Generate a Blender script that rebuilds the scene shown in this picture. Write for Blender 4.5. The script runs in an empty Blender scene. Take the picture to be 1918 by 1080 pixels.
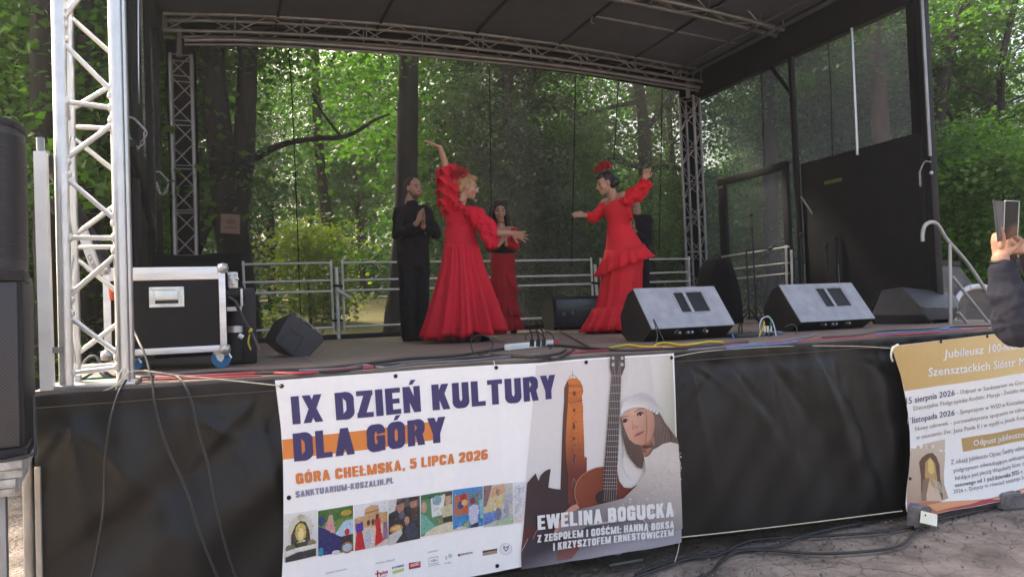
import bpy, bmesh, math, random
import numpy as np
from mathutils import Vector, Matrix
from mathutils.geometry import tessellate_polygon
random.seed(7); RNG = np.random.default_rng(7)
S = bpy.context.scene; COL = S.collection
rad = math.radians

# ------------------------------------------------------------------ camera, sky, sun, exposure
FPX, YAW, PITCH, ROLL = 1400.0, 0.3765, 0.0265, -0.0379
CAM = np.array([0.0, -4.393, 0.33])            # z = 0 is the stage deck, the ground is at -1.4
_cy, _sy, _cp, _sp = math.cos(YAW), math.sin(YAW), math.cos(PITCH), math.sin(PITCH)
FW = np.array([_sy*_cp, _cy*_cp, _sp]); _r0 = np.array([_cy, -_sy, 0.0]); _u0 = np.cross(_r0, FW)
RT = math.cos(ROLL)*_r0 + math.sin(ROLL)*_u0; UP = -math.sin(ROLL)*_r0 + math.cos(ROLL)*_u0
cam = bpy.data.cameras.new('camera'); cam.sensor_width = 36.0; cam.lens = 36.0*FPX/1918.0
cam.clip_start = 0.05; cam.clip_end = 600
camo = bpy.data.objects.new('camera', cam); COL.objects.link(camo)
camo.matrix_world = Matrix(((RT[0], UP[0], -FW[0], CAM[0]), (RT[1], UP[1], -FW[1], CAM[1]), (RT[2], UP[2], -FW[2], CAM[2]), (0, 0, 0, 1)))
S.camera = camo
SUN_EL, SUN_AZ = rad(41), rad(-28)             # azimuth from +Y towards +X: behind the stage, to the left
w = bpy.data.worlds.new('World'); S.world = w; w.use_nodes = True
nt = w.node_tree; bg = nt.nodes['Background']; sky = nt.nodes.new('ShaderNodeTexSky')
sky.sky_type = 'NISHITA'; sky.sun_disc = False; sky.sun_elevation = SUN_EL; sky.sun_rotation = SUN_AZ
sky.air_density = 0.75; sky.dust_density = 9.0; sky.ozone_density = 0.2
nt.links.new(sky.outputs[0], bg.inputs[0]); bg.inputs[1].default_value = 0.15
sl = bpy.data.lights.new('sun', 'SUN'); sl.energy = 2.6; sl.angle = rad(8.0); sl.color = (1.0, 0.95, 0.86)
so = bpy.data.objects.new('sun', sl); COL.objects.link(so)
sd = Vector((math.sin(SUN_AZ)*math.cos(SUN_EL), math.cos(SUN_AZ)*math.cos(SUN_EL), math.sin(SUN_EL)))
so.rotation_euler = sd.to_track_quat('Z', 'Y').to_euler(); so.location = (0, 20, 30)
S.view_settings.view_transform = 'Standard'; S.view_settings.look = 'None'; S.view_settings.gamma = 1.0
S.view_settings.exposure = 2.45
S.view_settings.use_white_balance = True; S.view_settings.white_balance_temperature = 7100; S.view_settings.white_balance_tint = 8
S.cycles.max_bounces = 10; S.cycles.transparent_max_bounces = 16; S.cycles.diffuse_bounces = 6
S.cycles.use_denoising = True; S.cycles.caustics_reflective = False; S.cycles.caustics_refractive = False

# ------------------------------------------------------------------ pixel (1918x1080) -> point at real distance
def ray(x, y): return RT*(x-959.0)/FPX - UP*(y-540.0)/FPX + FW
def at(x, y, axis, val):
    d = ray(x, y); return CAM + d*((val-CAM[axis])/d[axis])
def dep(x, y, D): return CAM + ray(x, y)*D
def depth_of(P): return float((np.array(P, float)-CAM) @ FW)

# ------------------------------------------------------------------ materials
def lin(c):
    return tuple((v/255.0/12.92 if v/255.0 <= 0.04045 else ((v/255.0+0.055)/1.055)**2.4) for v in c)
MATS = {}
def M(name, col, rough=0.6, metal=0.0, var=0.12, scale=6.0, bump=0.0, bscale=60.0, spec=0.5, stretch=(1, 1, 1), trans=0.0):
    if name in MATS: return MATS[name]
    m = bpy.data.materials.new(name); m.use_nodes = True; n = m.node_tree.nodes; l = m.node_tree.links
    b = n['Principled BSDF']; b.inputs['Roughness'].default_value = rough; b.inputs['Metallic'].default_value = metal
    b.inputs['Specular IOR Level'].default_value = spec
    if trans: b.inputs['Transmission Weight'].default_value = trans
    tc = n.new('ShaderNodeTexCoord'); mp = n.new('ShaderNodeMapping'); mp.inputs['Scale'].default_value = stretch
    l.new(tc.outputs['Object'], mp.inputs[0])
    nz = n.new('ShaderNodeTexNoise'); nz.inputs['Scale'].default_value = scale; nz.inputs['Detail'].default_value = 5
    l.new(mp.outputs[0], nz.inputs['Vector'])
    mx = n.new('ShaderNodeMix'); mx.data_type = 'RGBA'
    mx.inputs[6].default_value = (*[c*(1-var) for c in col], 1); mx.inputs[7].default_value = (*[min(1, c*(1+var)) for c in col], 1)
    rp = n.new('ShaderNodeValToRGB'); rp.color_ramp.elements[0].position = 0.3; rp.color_ramp.elements[1].position = 0.7
    l.new(nz.outputs[0], rp.inputs[0]); l.new(rp.outputs[0], mx.inputs[0]); l.new(mx.outputs[2], b.inputs['Base Color'])
    mr = n.new('ShaderNodeMapRange'); mr.inputs[3].default_value = max(0.02, rough-0.08); mr.inputs[4].default_value = min(1, rough+0.08)
    l.new(nz.outputs[0], mr.inputs[0]); l.new(mr.outputs[0], b.inputs['Roughness'])
    if bump:
        n2 = n.new('ShaderNodeTexNoise'); n2.inputs['Scale'].default_value = bscale; n2.inputs['Detail'].default_value = 6
        l.new(mp.outputs[0], n2.inputs['Vector'])
        bp = n.new('ShaderNodeBump'); bp.inputs['Strength'].default_value = bump; bp.inputs['Distance'].default_value = 0.02
        l.new(n2.outputs[0], bp.inputs['Height']); l.new(bp.outputs[0], b.inputs['Normal'])
    MATS[name] = m; return m

def leaf_mat(name, dark, light, tl=0.45):
    m = bpy.data.materials.new(name); m.use_nodes = True; n = m.node_tree.nodes; l = m.node_tree.links
    b = n['Principled BSDF']; out = n['Material Output']
    g = n.new('ShaderNodeNewGeometry'); oi = n.new('ShaderNodeObjectInfo')
    ad = n.new('ShaderNodeMath'); ad.operation = 'MULTIPLY_ADD'; ad.inputs[1].default_value = 0.35
    l.new(oi.outputs['Random'], ad.inputs[0])
    sc = n.new('ShaderNodeMath'); sc.operation = 'MULTIPLY'; sc.inputs[1].default_value = 0.65
    l.new(g.outputs['Random Per Island'], sc.inputs[0]); l.new(sc.outputs[0], ad.inputs[2])
    mx = n.new('ShaderNodeMix'); mx.data_type = 'RGBA'; mx.inputs[6].default_value = (*dark, 1); mx.inputs[7].default_value = (*light, 1)
    l.new(ad.outputs[0], mx.inputs[0]); l.new(mx.outputs[2], b.inputs['Base Color'])
    b.inputs['Roughness'].default_value = 0.45
    t = n.new('ShaderNodeBsdfTranslucent')
    hs = n.new('ShaderNodeMix'); hs.data_type = 'RGBA'; hs.blend_type = 'MULTIPLY'; hs.inputs[0].default_value = 1
    hs.inputs[7].default_value = (1.15, 1.65, 0.5, 1); l.new(mx.outputs[2], hs.inputs[6]); l.new(hs.outputs[2], t.inputs[0])
    ms = n.new('ShaderNodeMixShader'); ms.inputs[0].default_value = tl
    l.new(b.outputs[0], ms.inputs[1]); l.new(t.outputs[0], ms.inputs[2]); l.new(ms.outputs[0], out.inputs[0])
    return m

def net_mat(name, col, openness):
    m = bpy.data.materials.new(name); m.use_nodes = True; n = m.node_tree.nodes; l = m.node_tree.links
    b = n['Principled BSDF']; out = n['Material Output']; b.inputs['Roughness'].default_value = 0.7
    tc = n.new('ShaderNodeTexCoord'); nz = n.new('ShaderNodeTexNoise'); nz.inputs['Scale'].default_value = 1.3; nz.inputs['Detail'].default_value = 4
    l.new(tc.outputs['Object'], nz.inputs['Vector'])
    mx = n.new('ShaderNodeMix'); mx.data_type = 'RGBA'; mx.inputs[6].default_value = (*[c*0.6 for c in col], 1); mx.inputs[7].default_value = (*[c*1.5 for c in col], 1)
    l.new(nz.outputs[0], mx.inputs[0]); l.new(mx.outputs[2], b.inputs['Base Color'])
    t = n.new('ShaderNodeBsdfTransparent'); tl = n.new('ShaderNodeBsdfTranslucent'); l.new(mx.outputs[2], tl.inputs[0])
    m1 = n.new('ShaderNodeMixShader'); m1.inputs[0].default_value = 0.5; l.new(b.outputs[0], m1.inputs[1]); l.new(tl.outputs[0], m1.inputs[2])
    m2 = n.new('ShaderNodeMixShader'); m2.inputs[0].default_value = openness
    l.new(m1.outputs[0], m2.inputs[1]); l.new(t.outputs[0], m2.inputs[2]); l.new(m2.outputs[0], out.inputs[0])
    return m

def print_mat(name, rough=0.45):
    m = bpy.data.materials.new(name); m.use_nodes = True; n = m.node_tree.nodes; l = m.node_tree.links
    b = n['Principled BSDF']; b.inputs['Roughness'].default_value = rough
    a = n.new('ShaderNodeAttribute'); a.attribute_name = 'Col'
    tc = n.new('ShaderNodeTexCoord'); nz = n.new('ShaderNodeTexNoise'); nz.inputs['Scale'].default_value = 25
    l.new(tc.outputs['Object'], nz.inputs['Vector'])
    mr = n.new('ShaderNodeMapRange'); mr.inputs[3].default_value = 0.95; mr.inputs[4].default_value = 1.03; l.new(nz.outputs[0], mr.inputs[0])
    mx = n.new('ShaderNodeMix'); mx.data_type = 'RGBA'; mx.blend_type = 'MULTIPLY'; mx.inputs[0].default_value = 1
    l.new(a.outputs['Color'], mx.inputs[6]); l.new(mr.outputs[0], mx.inputs[7]); l.new(mx.outputs[2], b.inputs['Base Color'])
    return m

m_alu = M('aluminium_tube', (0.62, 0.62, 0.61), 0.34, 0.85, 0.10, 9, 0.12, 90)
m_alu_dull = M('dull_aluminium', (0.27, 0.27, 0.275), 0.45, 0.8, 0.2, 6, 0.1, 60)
m_galv = M('galvanised_rail', (0.6, 0.6, 0.6), 0.42, 0.6, 0.15, 8)
m_white = M('white_paint', (0.72, 0.72, 0.69), 0.45, 0, 0.12, 5, 0.1, 30)
m_black = M('black_metal', (0.012, 0.012, 0.014), 0.5, 0.0, 0.25, 7, 0, 60, 0.3)
m_blackw = M('black_painted_wood', (0.007, 0.007, 0.0085), 0.6, 0, 0.3, 5, 0.1, 40, 0.22)
m_blkcloth = M('black_cloth', (0.008, 0.008, 0.0095), 0.9, 0, 0.3, 8, 0.3, 200, 0.15)
m_tarp = M('black_tarpaulin', (0.0085, 0.0078, 0.0078), 0.47, 0, 0.3, 2.5, 0.15, 22, 0.38)
m_roof = M('dark_roof_membrane', (0.085, 0.09, 0.118), 0.7, 0, 0.15, 3)
m_panel = M('dark_side_panel', (0.010, 0.010, 0.012), 0.6, 0, 0.3, 4, 0.1, 30, 0.25)
m_cab = M('black_textured_cabinet', (0.011, 0.0105, 0.0125), 0.55, 0, 0.2, 20, 0.35, 160, 0.3)
m_grille = M('grey_sheen_grille', (0.31, 0.31, 0.335), 0.5, 0.1, 0.16, 9, 0.25, 160)  # pale grey: sky sheen on the grilles put into the base colour
m_plastic = M('grey_moulded_plastic', (0.034, 0.033, 0.037), 0.5, 0, 0.15, 12, 0.2, 200)
m_cable = M('black_cable_rubber', (0.018, 0.018, 0.02), 0.42, 0, 0.2, 10)
m_cgrey = M('grey_cable', (0.16, 0.16, 0.18), 0.45, 0, 0.2, 10)
m_cred = M('red_cable', (0.36, 0.03, 0.05), 0.5, 0, 0.2, 10)
m_cyel = M('yellow_cable', (0.62, 0.48, 0.02), 0.5, 0, 0.15, 10)
m_cblue = M('blue_cable', (0.05, 0.17, 0.42), 0.5, 0, 0.15, 10)
m_cgreen = M('green_cable', (0.02, 0.2, 0.13), 0.5, 0, 0.15, 10)
m_twine = M('pale_twine', (0.6, 0.52, 0.4), 0.9, 0, 0.2, 60)
m_stone = M('grey_concrete_block', (0.16, 0.15, 0.15), 0.85, 0, 0.35, 14, 0.6, 40)
m_chain = M('steel_chain', (0.45, 0.45, 0.44), 0.4, 0.8, 0.2, 30)
m_chrome = M('chromed_rod', (0.6, 0.6, 0.6), 0.3, 0.9, 0.05, 10)
m_blue = M('blue_caster_rubber', (0.02, 0.16, 0.36), 0.5)
m_zinc = M('zinc_plate', (0.62, 0.68, 0.7), 0.32, 0.75, 0.2, 12)
m_red = M('red_dress_cloth', (0.56, 0.008, 0.028), 0.75, 0, 0.10, 5, 0.15, 40, 0.3)
m_red2 = M('bright_red_dress_cloth', (0.60, 0.012, 0.024), 0.75, 0, 0.10, 5, 0.15, 40, 0.3)
m_red3 = M('wine_red_dress_cloth', (0.36, 0.010, 0.020), 0.8, 0, 0.12, 5, 0.15, 40, 0.3)
m_suit = M('black_suit_cloth', (0.009, 0.008, 0.011), 0.85, 0, 0.25, 6, 0.2, 60, 0.3)
m_skin = M('skin', (0.42, 0.23, 0.155), 0.55, 0, 0.06, 9, 0.05, 60, 0.4)
m_skin2 = M('tanned_skin', (0.37, 0.205, 0.14), 0.55, 0, 0.06, 9, 0.05, 60, 0.4)
m_hairb = M('blonde_hair', (0.34, 0.20, 0.09), 0.5, 0, 0.4, 30, 0.4, 90, 0.4, (1, 1, 0.25))
m_haird = M('dark_hair', (0.018, 0.011, 0.009), 0.45, 0, 0.4, 30, 0.4, 90, 0.4, (1, 1, 0.25))
m_lip = M('lips', (0.42, 0.06, 0.06), 0.5); m_eye = M('dark_eyes', (0.02, 0.014, 0.012), 0.3)
m_denim = M('dark_jacket_cloth', (0.026, 0.027, 0.038), 0.9, 0, 0.3, 10, 0.12, 60, 0.25)
m_glass = M('dark_phone_glass', (0.02, 0.02, 0.022), 0.12)
m_paper = M('pinkish_paper', (0.42, 0.27, 0.22), 0.8, 0, 0.12, 12)
m_card = M('white_card', (0.8, 0.78, 0.62), 0.7)
m_bark = M('dark_bark', (0.030, 0.025, 0.022), 0.95, 0, 0.5, 5, 1.0, 9, 0.2, (1, 1, 0.22))
m_bark2 = M('brown_bark', (0.085, 0.06, 0.045), 0.95, 0, 0.45, 5, 1.0, 9, 0.2, (1, 1, 0.22))
m_print = print_mat('printed_vinyl'); 

# ------------------------------------------------------------------ objects
def wloc(o):
    v = Vector((0, 0, 0))
    while o is not None: v += o.location; o = o.parent
    return v
def thing(name, label, cat, loc, group=None):
    o = bpy.data.objects.new(name, None); COL.objects.link(o); o.location = loc; o.empty_display_size = 0.1
    o['label'] = label; o['category'] = cat
    if group: o['group'] = group
    return o
def tag(o, label, cat, group=None):
    o['label'] = label; o['category'] = cat
    if group: o['group'] = group
    return o

class MB:
    """collects shapes in world coordinates; build() links them as ONE mesh object"""
    def __init__(s): s.v = []; s.f = []; s.n = 0; s.c = []
    def add(s, vs, fs):
        vs = np.asarray(vs, float).reshape(-1, 3); s.v.append(vs)
        n = s.n; s.f += [tuple(i+n for i in f) for f in fs]; s.n += len(vs); return s
    def box(s, lo, hi, bev=0.0):
        lo = np.array(lo, float); hi = np.array(hi, float)
        return s.obox((lo+hi)/2, np.eye(3), (hi-lo)/2, bev)
    def obox(s, c, R, h, bev=0.0):
        """box with centre c, axes = rows of R, half sizes h; bev = chamfer width"""
        bm = bmesh.new(); bmesh.ops.create_cube(bm, size=2.0)
        for v in bm.verts: v.co = Vector((v.co.x*h[0], v.co.y*h[1], v.co.z*h[2]))
        if bev: bmesh.ops.bevel(bm, geom=bm.edges[:], offset=min(bev, 0.9*min(h)), segments=2, affect='EDGES', profile=0.6)
        bm.verts.index_update()
        vs = np.array([v.co for v in bm.verts]) @ np.asarray(R) + np.asarray(c)
        s.add(vs, [tuple(v.index for v in f.verts) for f in bm.faces]); bm.free(); return s
    def tube(s, pts, r, n=8, cap=True, closed=False):
        P = np.asarray(pts, float); k = len(P)
        rs = np.full(k, r) if np.isscalar(r) else np.asarray(r, float)
        T = np.gradient(P, axis=0) if not closed else (np.roll(P, -1, 0)-np.roll(P, 1, 0))
        T /= np.linalg.norm(T, axis=1)[:, None]+1e-12
        a = np.array([0, 0, 1.0]) if abs(T[0][2]) < 0.9 else np.array([1.0, 0, 0])
        U = np.cross(T[0], a); U /= np.linalg.norm(U); rows = []
        ang = np.arange(n)*2*math.pi/n
        for i in range(k):
            U = U - T[i]*(U @ T[i]); U /= np.linalg.norm(U)+1e-12; V = np.cross(T[i], U)
            rows.append(P[i] + rs[i]*(np.cos(ang)[:, None]*U + np.sin(ang)[:, None]*V))
        fs = []
        for i in range(k if closed else k-1):
            j = (i+1) % k
            for q in range(n): fs.append((i*n+q, i*n+(q+1) % n, j*n+(q+1) % n, j*n+q))
        if cap and not closed: fs += [tuple(range(n))[::-1], tuple((k-1)*n+q for q in range(n))]
        return s.add(np.concatenate(rows), fs)
    def prism(s, poly, d):
        """closed polygon (3-D points) extruded along vector d"""
        P = np.asarray(poly, float); k = len(P); d = np.asarray(d, float)
        fs = [tuple(range(k)), tuple(range(2*k-1, k-1, -1))]
        fs += [(i, i+k, (i+1) % k+k, (i+1) % k) for i in range(k)]
        return s.add(np.concatenate([P, P+d]), fs)
    def loft(s, rings, cap=True, closed=True):
        k = len(rings); n = len(rings[0]); fs = []
        for i in range(k-1):
            for q in range(n if closed else n-1): fs.append((i*n+q, i*n+(q+1) % n, (i+1)*n+(q+1) % n, (i+1)*n+q))
        if cap: fs += [tuple(range(n))[::-1], tuple((k-1)*n+q for q in range(n))]
        return s.add(np.concatenate(rings), fs)
    def grid(s, P):
        a, b = P.shape[:2]
        return s.add(P.reshape(-1, 3), [(i*b+j, i*b+j+1, (i+1)*b+j+1, (i+1)*b+j) for i in range(a-1) for j in range(b-1)])
    def ell(s, c, R, h, nu=14, nv=9):
        """ellipsoid, axes = rows of R, half sizes h"""
        R = np.asarray(R, float); rows = []
        for i in range(nv+1):
            th = math.pi*i/nv
            th = min(max(th, 0.02), math.pi-0.02)
            a = np.arange(nu)*2*math.pi/nu
            rows.append(np.stack([math.sin(th)*np.cos(a)*h[0], math.sin(th)*np.sin(a)*h[1], np.full(nu, math.cos(th)*h[2])], 1) @ R + np.asarray(c))
        return s.loft(rows)
    def caps(s, p0, p1, r0, r1, n=10):
        """tapered capsule"""
        p0 = np.asarray(p0, float); p1 = np.asarray(p1, float); d = p1-p0; L = np.linalg.norm(d)
        if L < 1e-6: d = np.array([0, 0, 1.0]); L = 1e-6
        d = d/L; pts = []; rs = []
        for t in (0.05, 0.35, 0.7): a = t*math.pi/2; pts.append(p0-d*r0*math.cos(a)); rs.append(r0*math.sin(a))
        pts += [p0, p1]; rs += [r0, r1]
        for t in (0.7, 0.35, 0.05): a = t*math.pi/2; pts.append(p1+d*r1*math.cos(a)); rs.append(r1*math.sin(a))
        P = np.array(pts); a = np.array([0, 0, 1.0]) if abs(d[2]) < 0.9 else np.array([1.0, 0, 0])
        U = np.cross(d, a); U /= np.linalg.norm(U); V = np.cross(d, U); ang = np.arange(n)*2*math.pi/n
        return s.loft([P[i]+rs[i]*(np.cos(ang)[:, None]*U+np.sin(ang)[:, None]*V) for i in range(len(P))])
    def mesh(s, off=(0, 0, 0)):
        me = bpy.data.meshes.new('m'); V = np.concatenate(s.v) - np.asarray(off)
        me.from_pydata([tuple(p) for p in V], [], s.f); me.update(); return me
    def build(s, name, mat, parent=None, smooth=True, base=None):
        off = wloc(parent) if parent is not None else Vector(base if base is not None else s.base())
        me = s.mesh(off); me.materials.append(mat); me.name = name
        o = bpy.data.objects.new(name, me); COL.objects.link(o)
        if parent is not None: o.parent = parent
        else: o.location = off
        if smooth: shade(me)
        return o
    def base(s):
        V = np.concatenate(s.v); lo = V.min(0); hi = V.max(0); return ((lo[0]+hi[0])/2, (lo[1]+hi[1])/2, lo[2])
def shade(me, angle=38):
    me.polygons.foreach_set('use_smooth', [True]*len(me.polygons))
    try: me.set_sharp_from_angle(angle=rad(angle))
    except Exception: pass
def spline(pts, m=6):
    P = np.asarray(pts, float); Q = np.vstack([2*P[0]-P[1], P, 2*P[-1]-P[-2]]); out = []
    for i in range(1, len(Q)-2):
        for t in np.arange(m)/m:
            a, b, c, d = Q[i-1], Q[i], Q[i+1], Q[i+2]
            out.append(0.5*((2*b)+(-a+c)*t+(2*a-5*b+4*c-d)*t*t+(-a+3*b-3*c+d)*t**3))
    out.append(P[-1]); return np.array(out)
def structure(o): o['kind'] = 'structure'; return o
def remeshed(mb, name, mat, parent, vox=0.008, smooth_it=2, crease=0.0, csize=0.09):
    """one continuous skin round overlapping closed shapes"""
    off = wloc(parent); me = mb.mesh(off); tmp = bpy.data.objects.new('tmp', me); COL.objects.link(tmp)
    r = tmp.modifiers.new('r', 'REMESH'); r.mode = 'VOXEL'; r.voxel_size = vox; r.use_smooth_shade = True
    sm = tmp.modifiers.new('s', 'SMOOTH'); sm.factor = 0.5; sm.iterations = smooth_it
    if crease:                                  # folds of the cloth
        for sz, st in ((csize, crease), (csize*0.4, crease*0.45)):
            tx_ = bpy.data.textures.new('folds', 'CLOUDS'); tx_.noise_scale = sz; tx_.noise_depth = 2
            d = tmp.modifiers.new('d', 'DISPLACE'); d.texture = tx_; d.strength = st; d.mid_level = 0.5
    dg = bpy.context.evaluated_depsgraph_get(); out = bpy.data.meshes.new_from_object(tmp.evaluated_get(dg))
    bpy.data.objects.remove(tmp); out.materials.clear(); out.materials.append(mat); out.name = name
    out.polygons.foreach_set('use_smooth', [True]*len(out.polygons))
    o = bpy.data.objects.new(name, out); COL.objects.link(o); o.parent = parent; return o
# ------------------------------------------------------------------ ground, lawn, path
GZ = -1.4
def ground_mat():
    m = bpy.data.materials.new('cracked_dirt'); m.use_nodes = True; n = m.node_tree.nodes; l = m.node_tree.links
    b = n['Principled BSDF']; b.inputs['Roughness'].default_value = 0.9
    tc = n.new('ShaderNodeTexCoord')
    nz = n.new('ShaderNodeTexNoise'); nz.inputs['Scale'].default_value = 2.6; nz.inputs['Detail'].default_value = 10; nz.inputs['Roughness'].default_value = 0.65
    l.new(tc.outputs['Object'], nz.inputs['Vector'])
    rp = n.new('ShaderNodeValToRGB'); e = rp.color_ramp.elements
    e[0].position = 0.3; e[0].color = (0.085, 0.067, 0.057, 1); e[1].position = 0.66; e[1].color = (0.33, 0.275, 0.24, 1)
    l.new(nz.outputs[0], rp.inputs[0])
    nw = n.new('ShaderNodeTexNoise'); nw.inputs['Scale'].default_value = 3.0; nw.inputs['Detail'].default_value = 4
    l.new(tc.outputs['Object'], nw.inputs['Vector'])
    va = n.new('ShaderNodeMix'); va.data_type = 'RGBA'; va.inputs[0].default_value = 0.22
    l.new(tc.outputs['Object'], va.inputs[6]); l.new(nw.outputs['Color'], va.inputs[7])
    vo = n.new('ShaderNodeTexVoronoi'); vo.feature = 'DISTANCE_TO_EDGE'; vo.inputs['Scale'].default_value = 5.5
    l.new(va.outputs[2], vo.inputs['Vector'])
    cr = n.new('ShaderNodeValToRGB'); cr.color_ramp.elements[0].position = 0.0; cr.color_ramp.elements[1].position = 0.03
    cr.color_ramp.elements[0].color = (0.55, 0.53, 0.52, 1)
    l.new(vo.outputs['Distance'], cr.inputs[0])
    # cracks only show where the old asphalt survives
    ms = n.new('ShaderNodeTexNoise'); ms.inputs['Scale'].default_value = 0.8; l.new(tc.outputs['Object'], ms.inputs['Vector'])
    mr = n.new('ShaderNodeValToRGB'); mr.color_ramp.elements[0].position = 0.42; mr.color_ramp.elements[1].position = 0.55; l.new(ms.outputs[0], mr.inputs[0])
    mm = n.new('ShaderNodeMix'); mm.data_type = 'RGBA'; mm.blend_type = 'MULTIPLY'
    l.new(mr.outputs[0], mm.inputs[0]); l.new(rp.outputs[0], mm.inputs[6]); l.new(cr.outputs[0], mm.inputs[7])
    l.new(mm.outputs[2], b.inputs['Base Color'])
    n3 = n.new('ShaderNodeTexNoise'); n3.inputs['Scale'].default_value = 26; n3.inputs['Detail'].default_value = 8; l.new(tc.outputs['Object'], n3.inputs['Vector'])
    sm = n.new('ShaderNodeMath'); sm.operation = 'MULTIPLY_ADD'; sm.inputs[1].default_value = 0.35
    l.new(cr.outputs[0], sm.inputs[0]); l.new(n3.outputs[0], sm.inputs[2])
    bp = n.new('ShaderNodeBump'); bp.inputs['Strength'].default_value = 1.0; bp.inputs['Distance'].default_value = 0.05
    l.new(sm.outputs[0], bp.inputs['Height']); l.new(bp.outputs[0], b.inputs['Normal'])
    return m
def noise2(X, Y, s=1.0, seed=0):
    r = np.random.default_rng(seed); out = np.zeros_like(X)
    for k in range(6):
        a = r.uniform(0, 6.28); f = s*r.uniform(0.6, 2.2); out += np.sin((X*math.cos(a)+Y*math.sin(a))*f+r.uniform(0, 6.28))/(6*(0.5+f/s/2))
    return out
xs = np.concatenate([np.linspace(-200, -12, 12), np.linspace(-10, 14, 170), np.linspace(17, 200, 12)])
ys = np.concatenate([np.linspace(-120, -9, 8), np.linspace(-7, 7, 120), np.linspace(9, 260, 16)])
X, Y = np.meshgrid(xs, ys, indexing='ij')
Z = GZ + 0.012*noise2(X, Y, 3.0, 1) + 0.008*noise2(X, Y, 9.0, 2) - 0.012
mb = MB(); mb.grid(np.stack([X, Y, Z], -1)); structure(mb.build('ground', ground_mat(), base=(0, 0, GZ)))
# loose lumps and chips lying along the foot of the stage
mb = MB(); r = np.random.default_rng(5)
for i in range(700):
    u = r.uniform(2.4, 6.6) if i % 3 else r.uniform(-1, 6.5); v = -abs(r.normal(0.0, 0.55))+0.12; sz = r.uniform(0.003, 0.011)*(1.9 if i % 37 == 0 else 1)
    q = r.normal(size=(3, 3)); q, _ = np.linalg.qr(q)
    mb.ell((u, v, GZ+sz*0.3), q, (sz*1.3, sz, sz*0.6), 6, 4)
g = mb.build('gravel', M('dirt_lumps', (0.15, 0.122, 0.105), 0.95, 0, 0.4, 20), base=(3, 0, GZ), smooth=False); g['kind'] = 'stuff'

def grass_mat():
    m = bpy.data.materials.new('dry_lawn'); m.use_nodes = True; n = m.node_tree.nodes; l = m.node_tree.links
    b = n['Principled BSDF']; b.inputs['Roughness'].default_value = 0.95
    tc = n.new('ShaderNodeTexCoord'); nz = n.new('ShaderNodeTexNoise'); nz.inputs['Scale'].default_value = 0.5; nz.inputs['Detail'].default_value = 9
    l.new(tc.outputs['Object'], nz.inputs['Vector'])
    rp = n.new('ShaderNodeValToRGB'); e = rp.color_ramp.elements; e[0].position = 0.35; e[0].color = (0.16, 0.18, 0.05, 1); e[1].position = 0.65; e[1].color = (0.36, 0.28, 0.13, 1)
    l.new(nz.outputs[0], rp.inputs[0]); l.new(rp.outputs[0], b.inputs['Base Color'])
    return m
xs = np.linspace(-60, 70, 70); ys = np.concatenate([np.linspace(6.6, 12, 16), np.linspace(12.6, 90, 56)]); X, Y = np.meshgrid(xs, ys, indexing='ij')
LY, LZ = [6.6, 7.2, 9.5, 16, 26, 40, 90], [GZ-0.03, GZ+0.1, -0.30, 0.15, 0.95, 1.3, 2.5]
Z = np.interp(Y, LY, LZ) + 0.10*noise2(X, Y, 0.5, 3)*np.clip((Y-8)/4, 0, 1)
def lawn_z(x, y): return float(np.interp(y, LY, LZ))
mb = MB(); mb.grid(np.stack([X, Y, Z], -1)); structure(mb.build('lawn', grass_mat(), base=(0, 9, GZ)))
# path and low stone behind the lawn
a = at(530, 556, 1, 26.0); c = at(700, 556, 1, 26.0); mb = MB()
mb.grid(np.array([[(a[0]+t*(c[0]-a[0]), 25.2+dy, lawn_z(0, 25.2+dy)+0.12) for dy in (0, 1.6)] for t in np.linspace(-1.2, 1.6, 9)]))
structure(mb.build('path', M('pale_gravel_path', (0.33, 0.3, 0.26), 0.95, 0, 0.2, 3)))
p = at(575, 557, 1, 25.0); mb = MB(); mb.obox((p[0], 25.0, lawn_z(0, 25)+0.2), np.eye(3), (0.26, 0.2, 0.2), 0.05)
tag(mb.build('stone_block', m_stone), 'small brownish stone block lying by the pale path beyond the lawn', 'stone')

# ------------------------------------------------------------------ stage deck
def wood_mat():
    m = M('weathered_plywood', (0.19, 0.142, 0.118), 0.6, 0, 0.55, 4.0, 0.4, 30, 0.4, (0.5, 9, 1)); return m
st = thing('stage_deck', 'dark weathered wooden deck of the open air stage the dancers stand on', 'stage', (3.3, 2.8, 0))
mb = MB()
for i, y0 in enumerate(np.arange(0.0, 6.0, 1.2)):
    for j, x0 in enumerate(np.arange(-0.88, 8.1, 1.5)):
        mb.box((x0, y0+0.001, -0.05), (min(x0+1.493, 8.1), y0+1.193, -0.0008*((i+j) % 2)), 0.0)
mb.build('floorboards', wood_mat(), st, smooth=False)
mb = MB(); mb.box((-0.88, -0.022, -0.075), (8.1, -0.002, 0.006), 0.003); mb.build('edge_trim', M('worn_wood_edge', (0.17, 0.135, 0.11), 0.7, 0, 0.4, 6, 0.3, 40, 0.4, (0.4, 4, 4)), st)
mb = MB()
for y in (0.12, 1.65, 5.6): mb.box((-0.85, y-0.04, -0.22), (8.05, y+0.04, -0.052))
for x in np.arange(-0.8, 8.1, 1.1): mb.box((x-0.03, 0.17, -0.2), (x+0.03, 5.5, -0.053))
mb.build('frame', m_black, st)
for px, yy in ((1156, 0.16), (1162, 2.6), (60, 0.2), (1500, 2.6), (1640, 3.0)):
    p = at(px, 1050, 1, yy); x = p[0]; mb = MB()
    mb.tube([(x, yy, GZ+0.03), (x, yy, -0.23)], 0.036, 14); mb.tube([(x, yy, GZ+0.03), (x, yy, GZ+0.20)], 0.03, 14)
    mb.box((x-0.13, yy-0.13, GZ), (x+0.13, yy+0.13, GZ+0.018), 0.004); mb.build('jack_leg', m_alu_dull, st)
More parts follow.
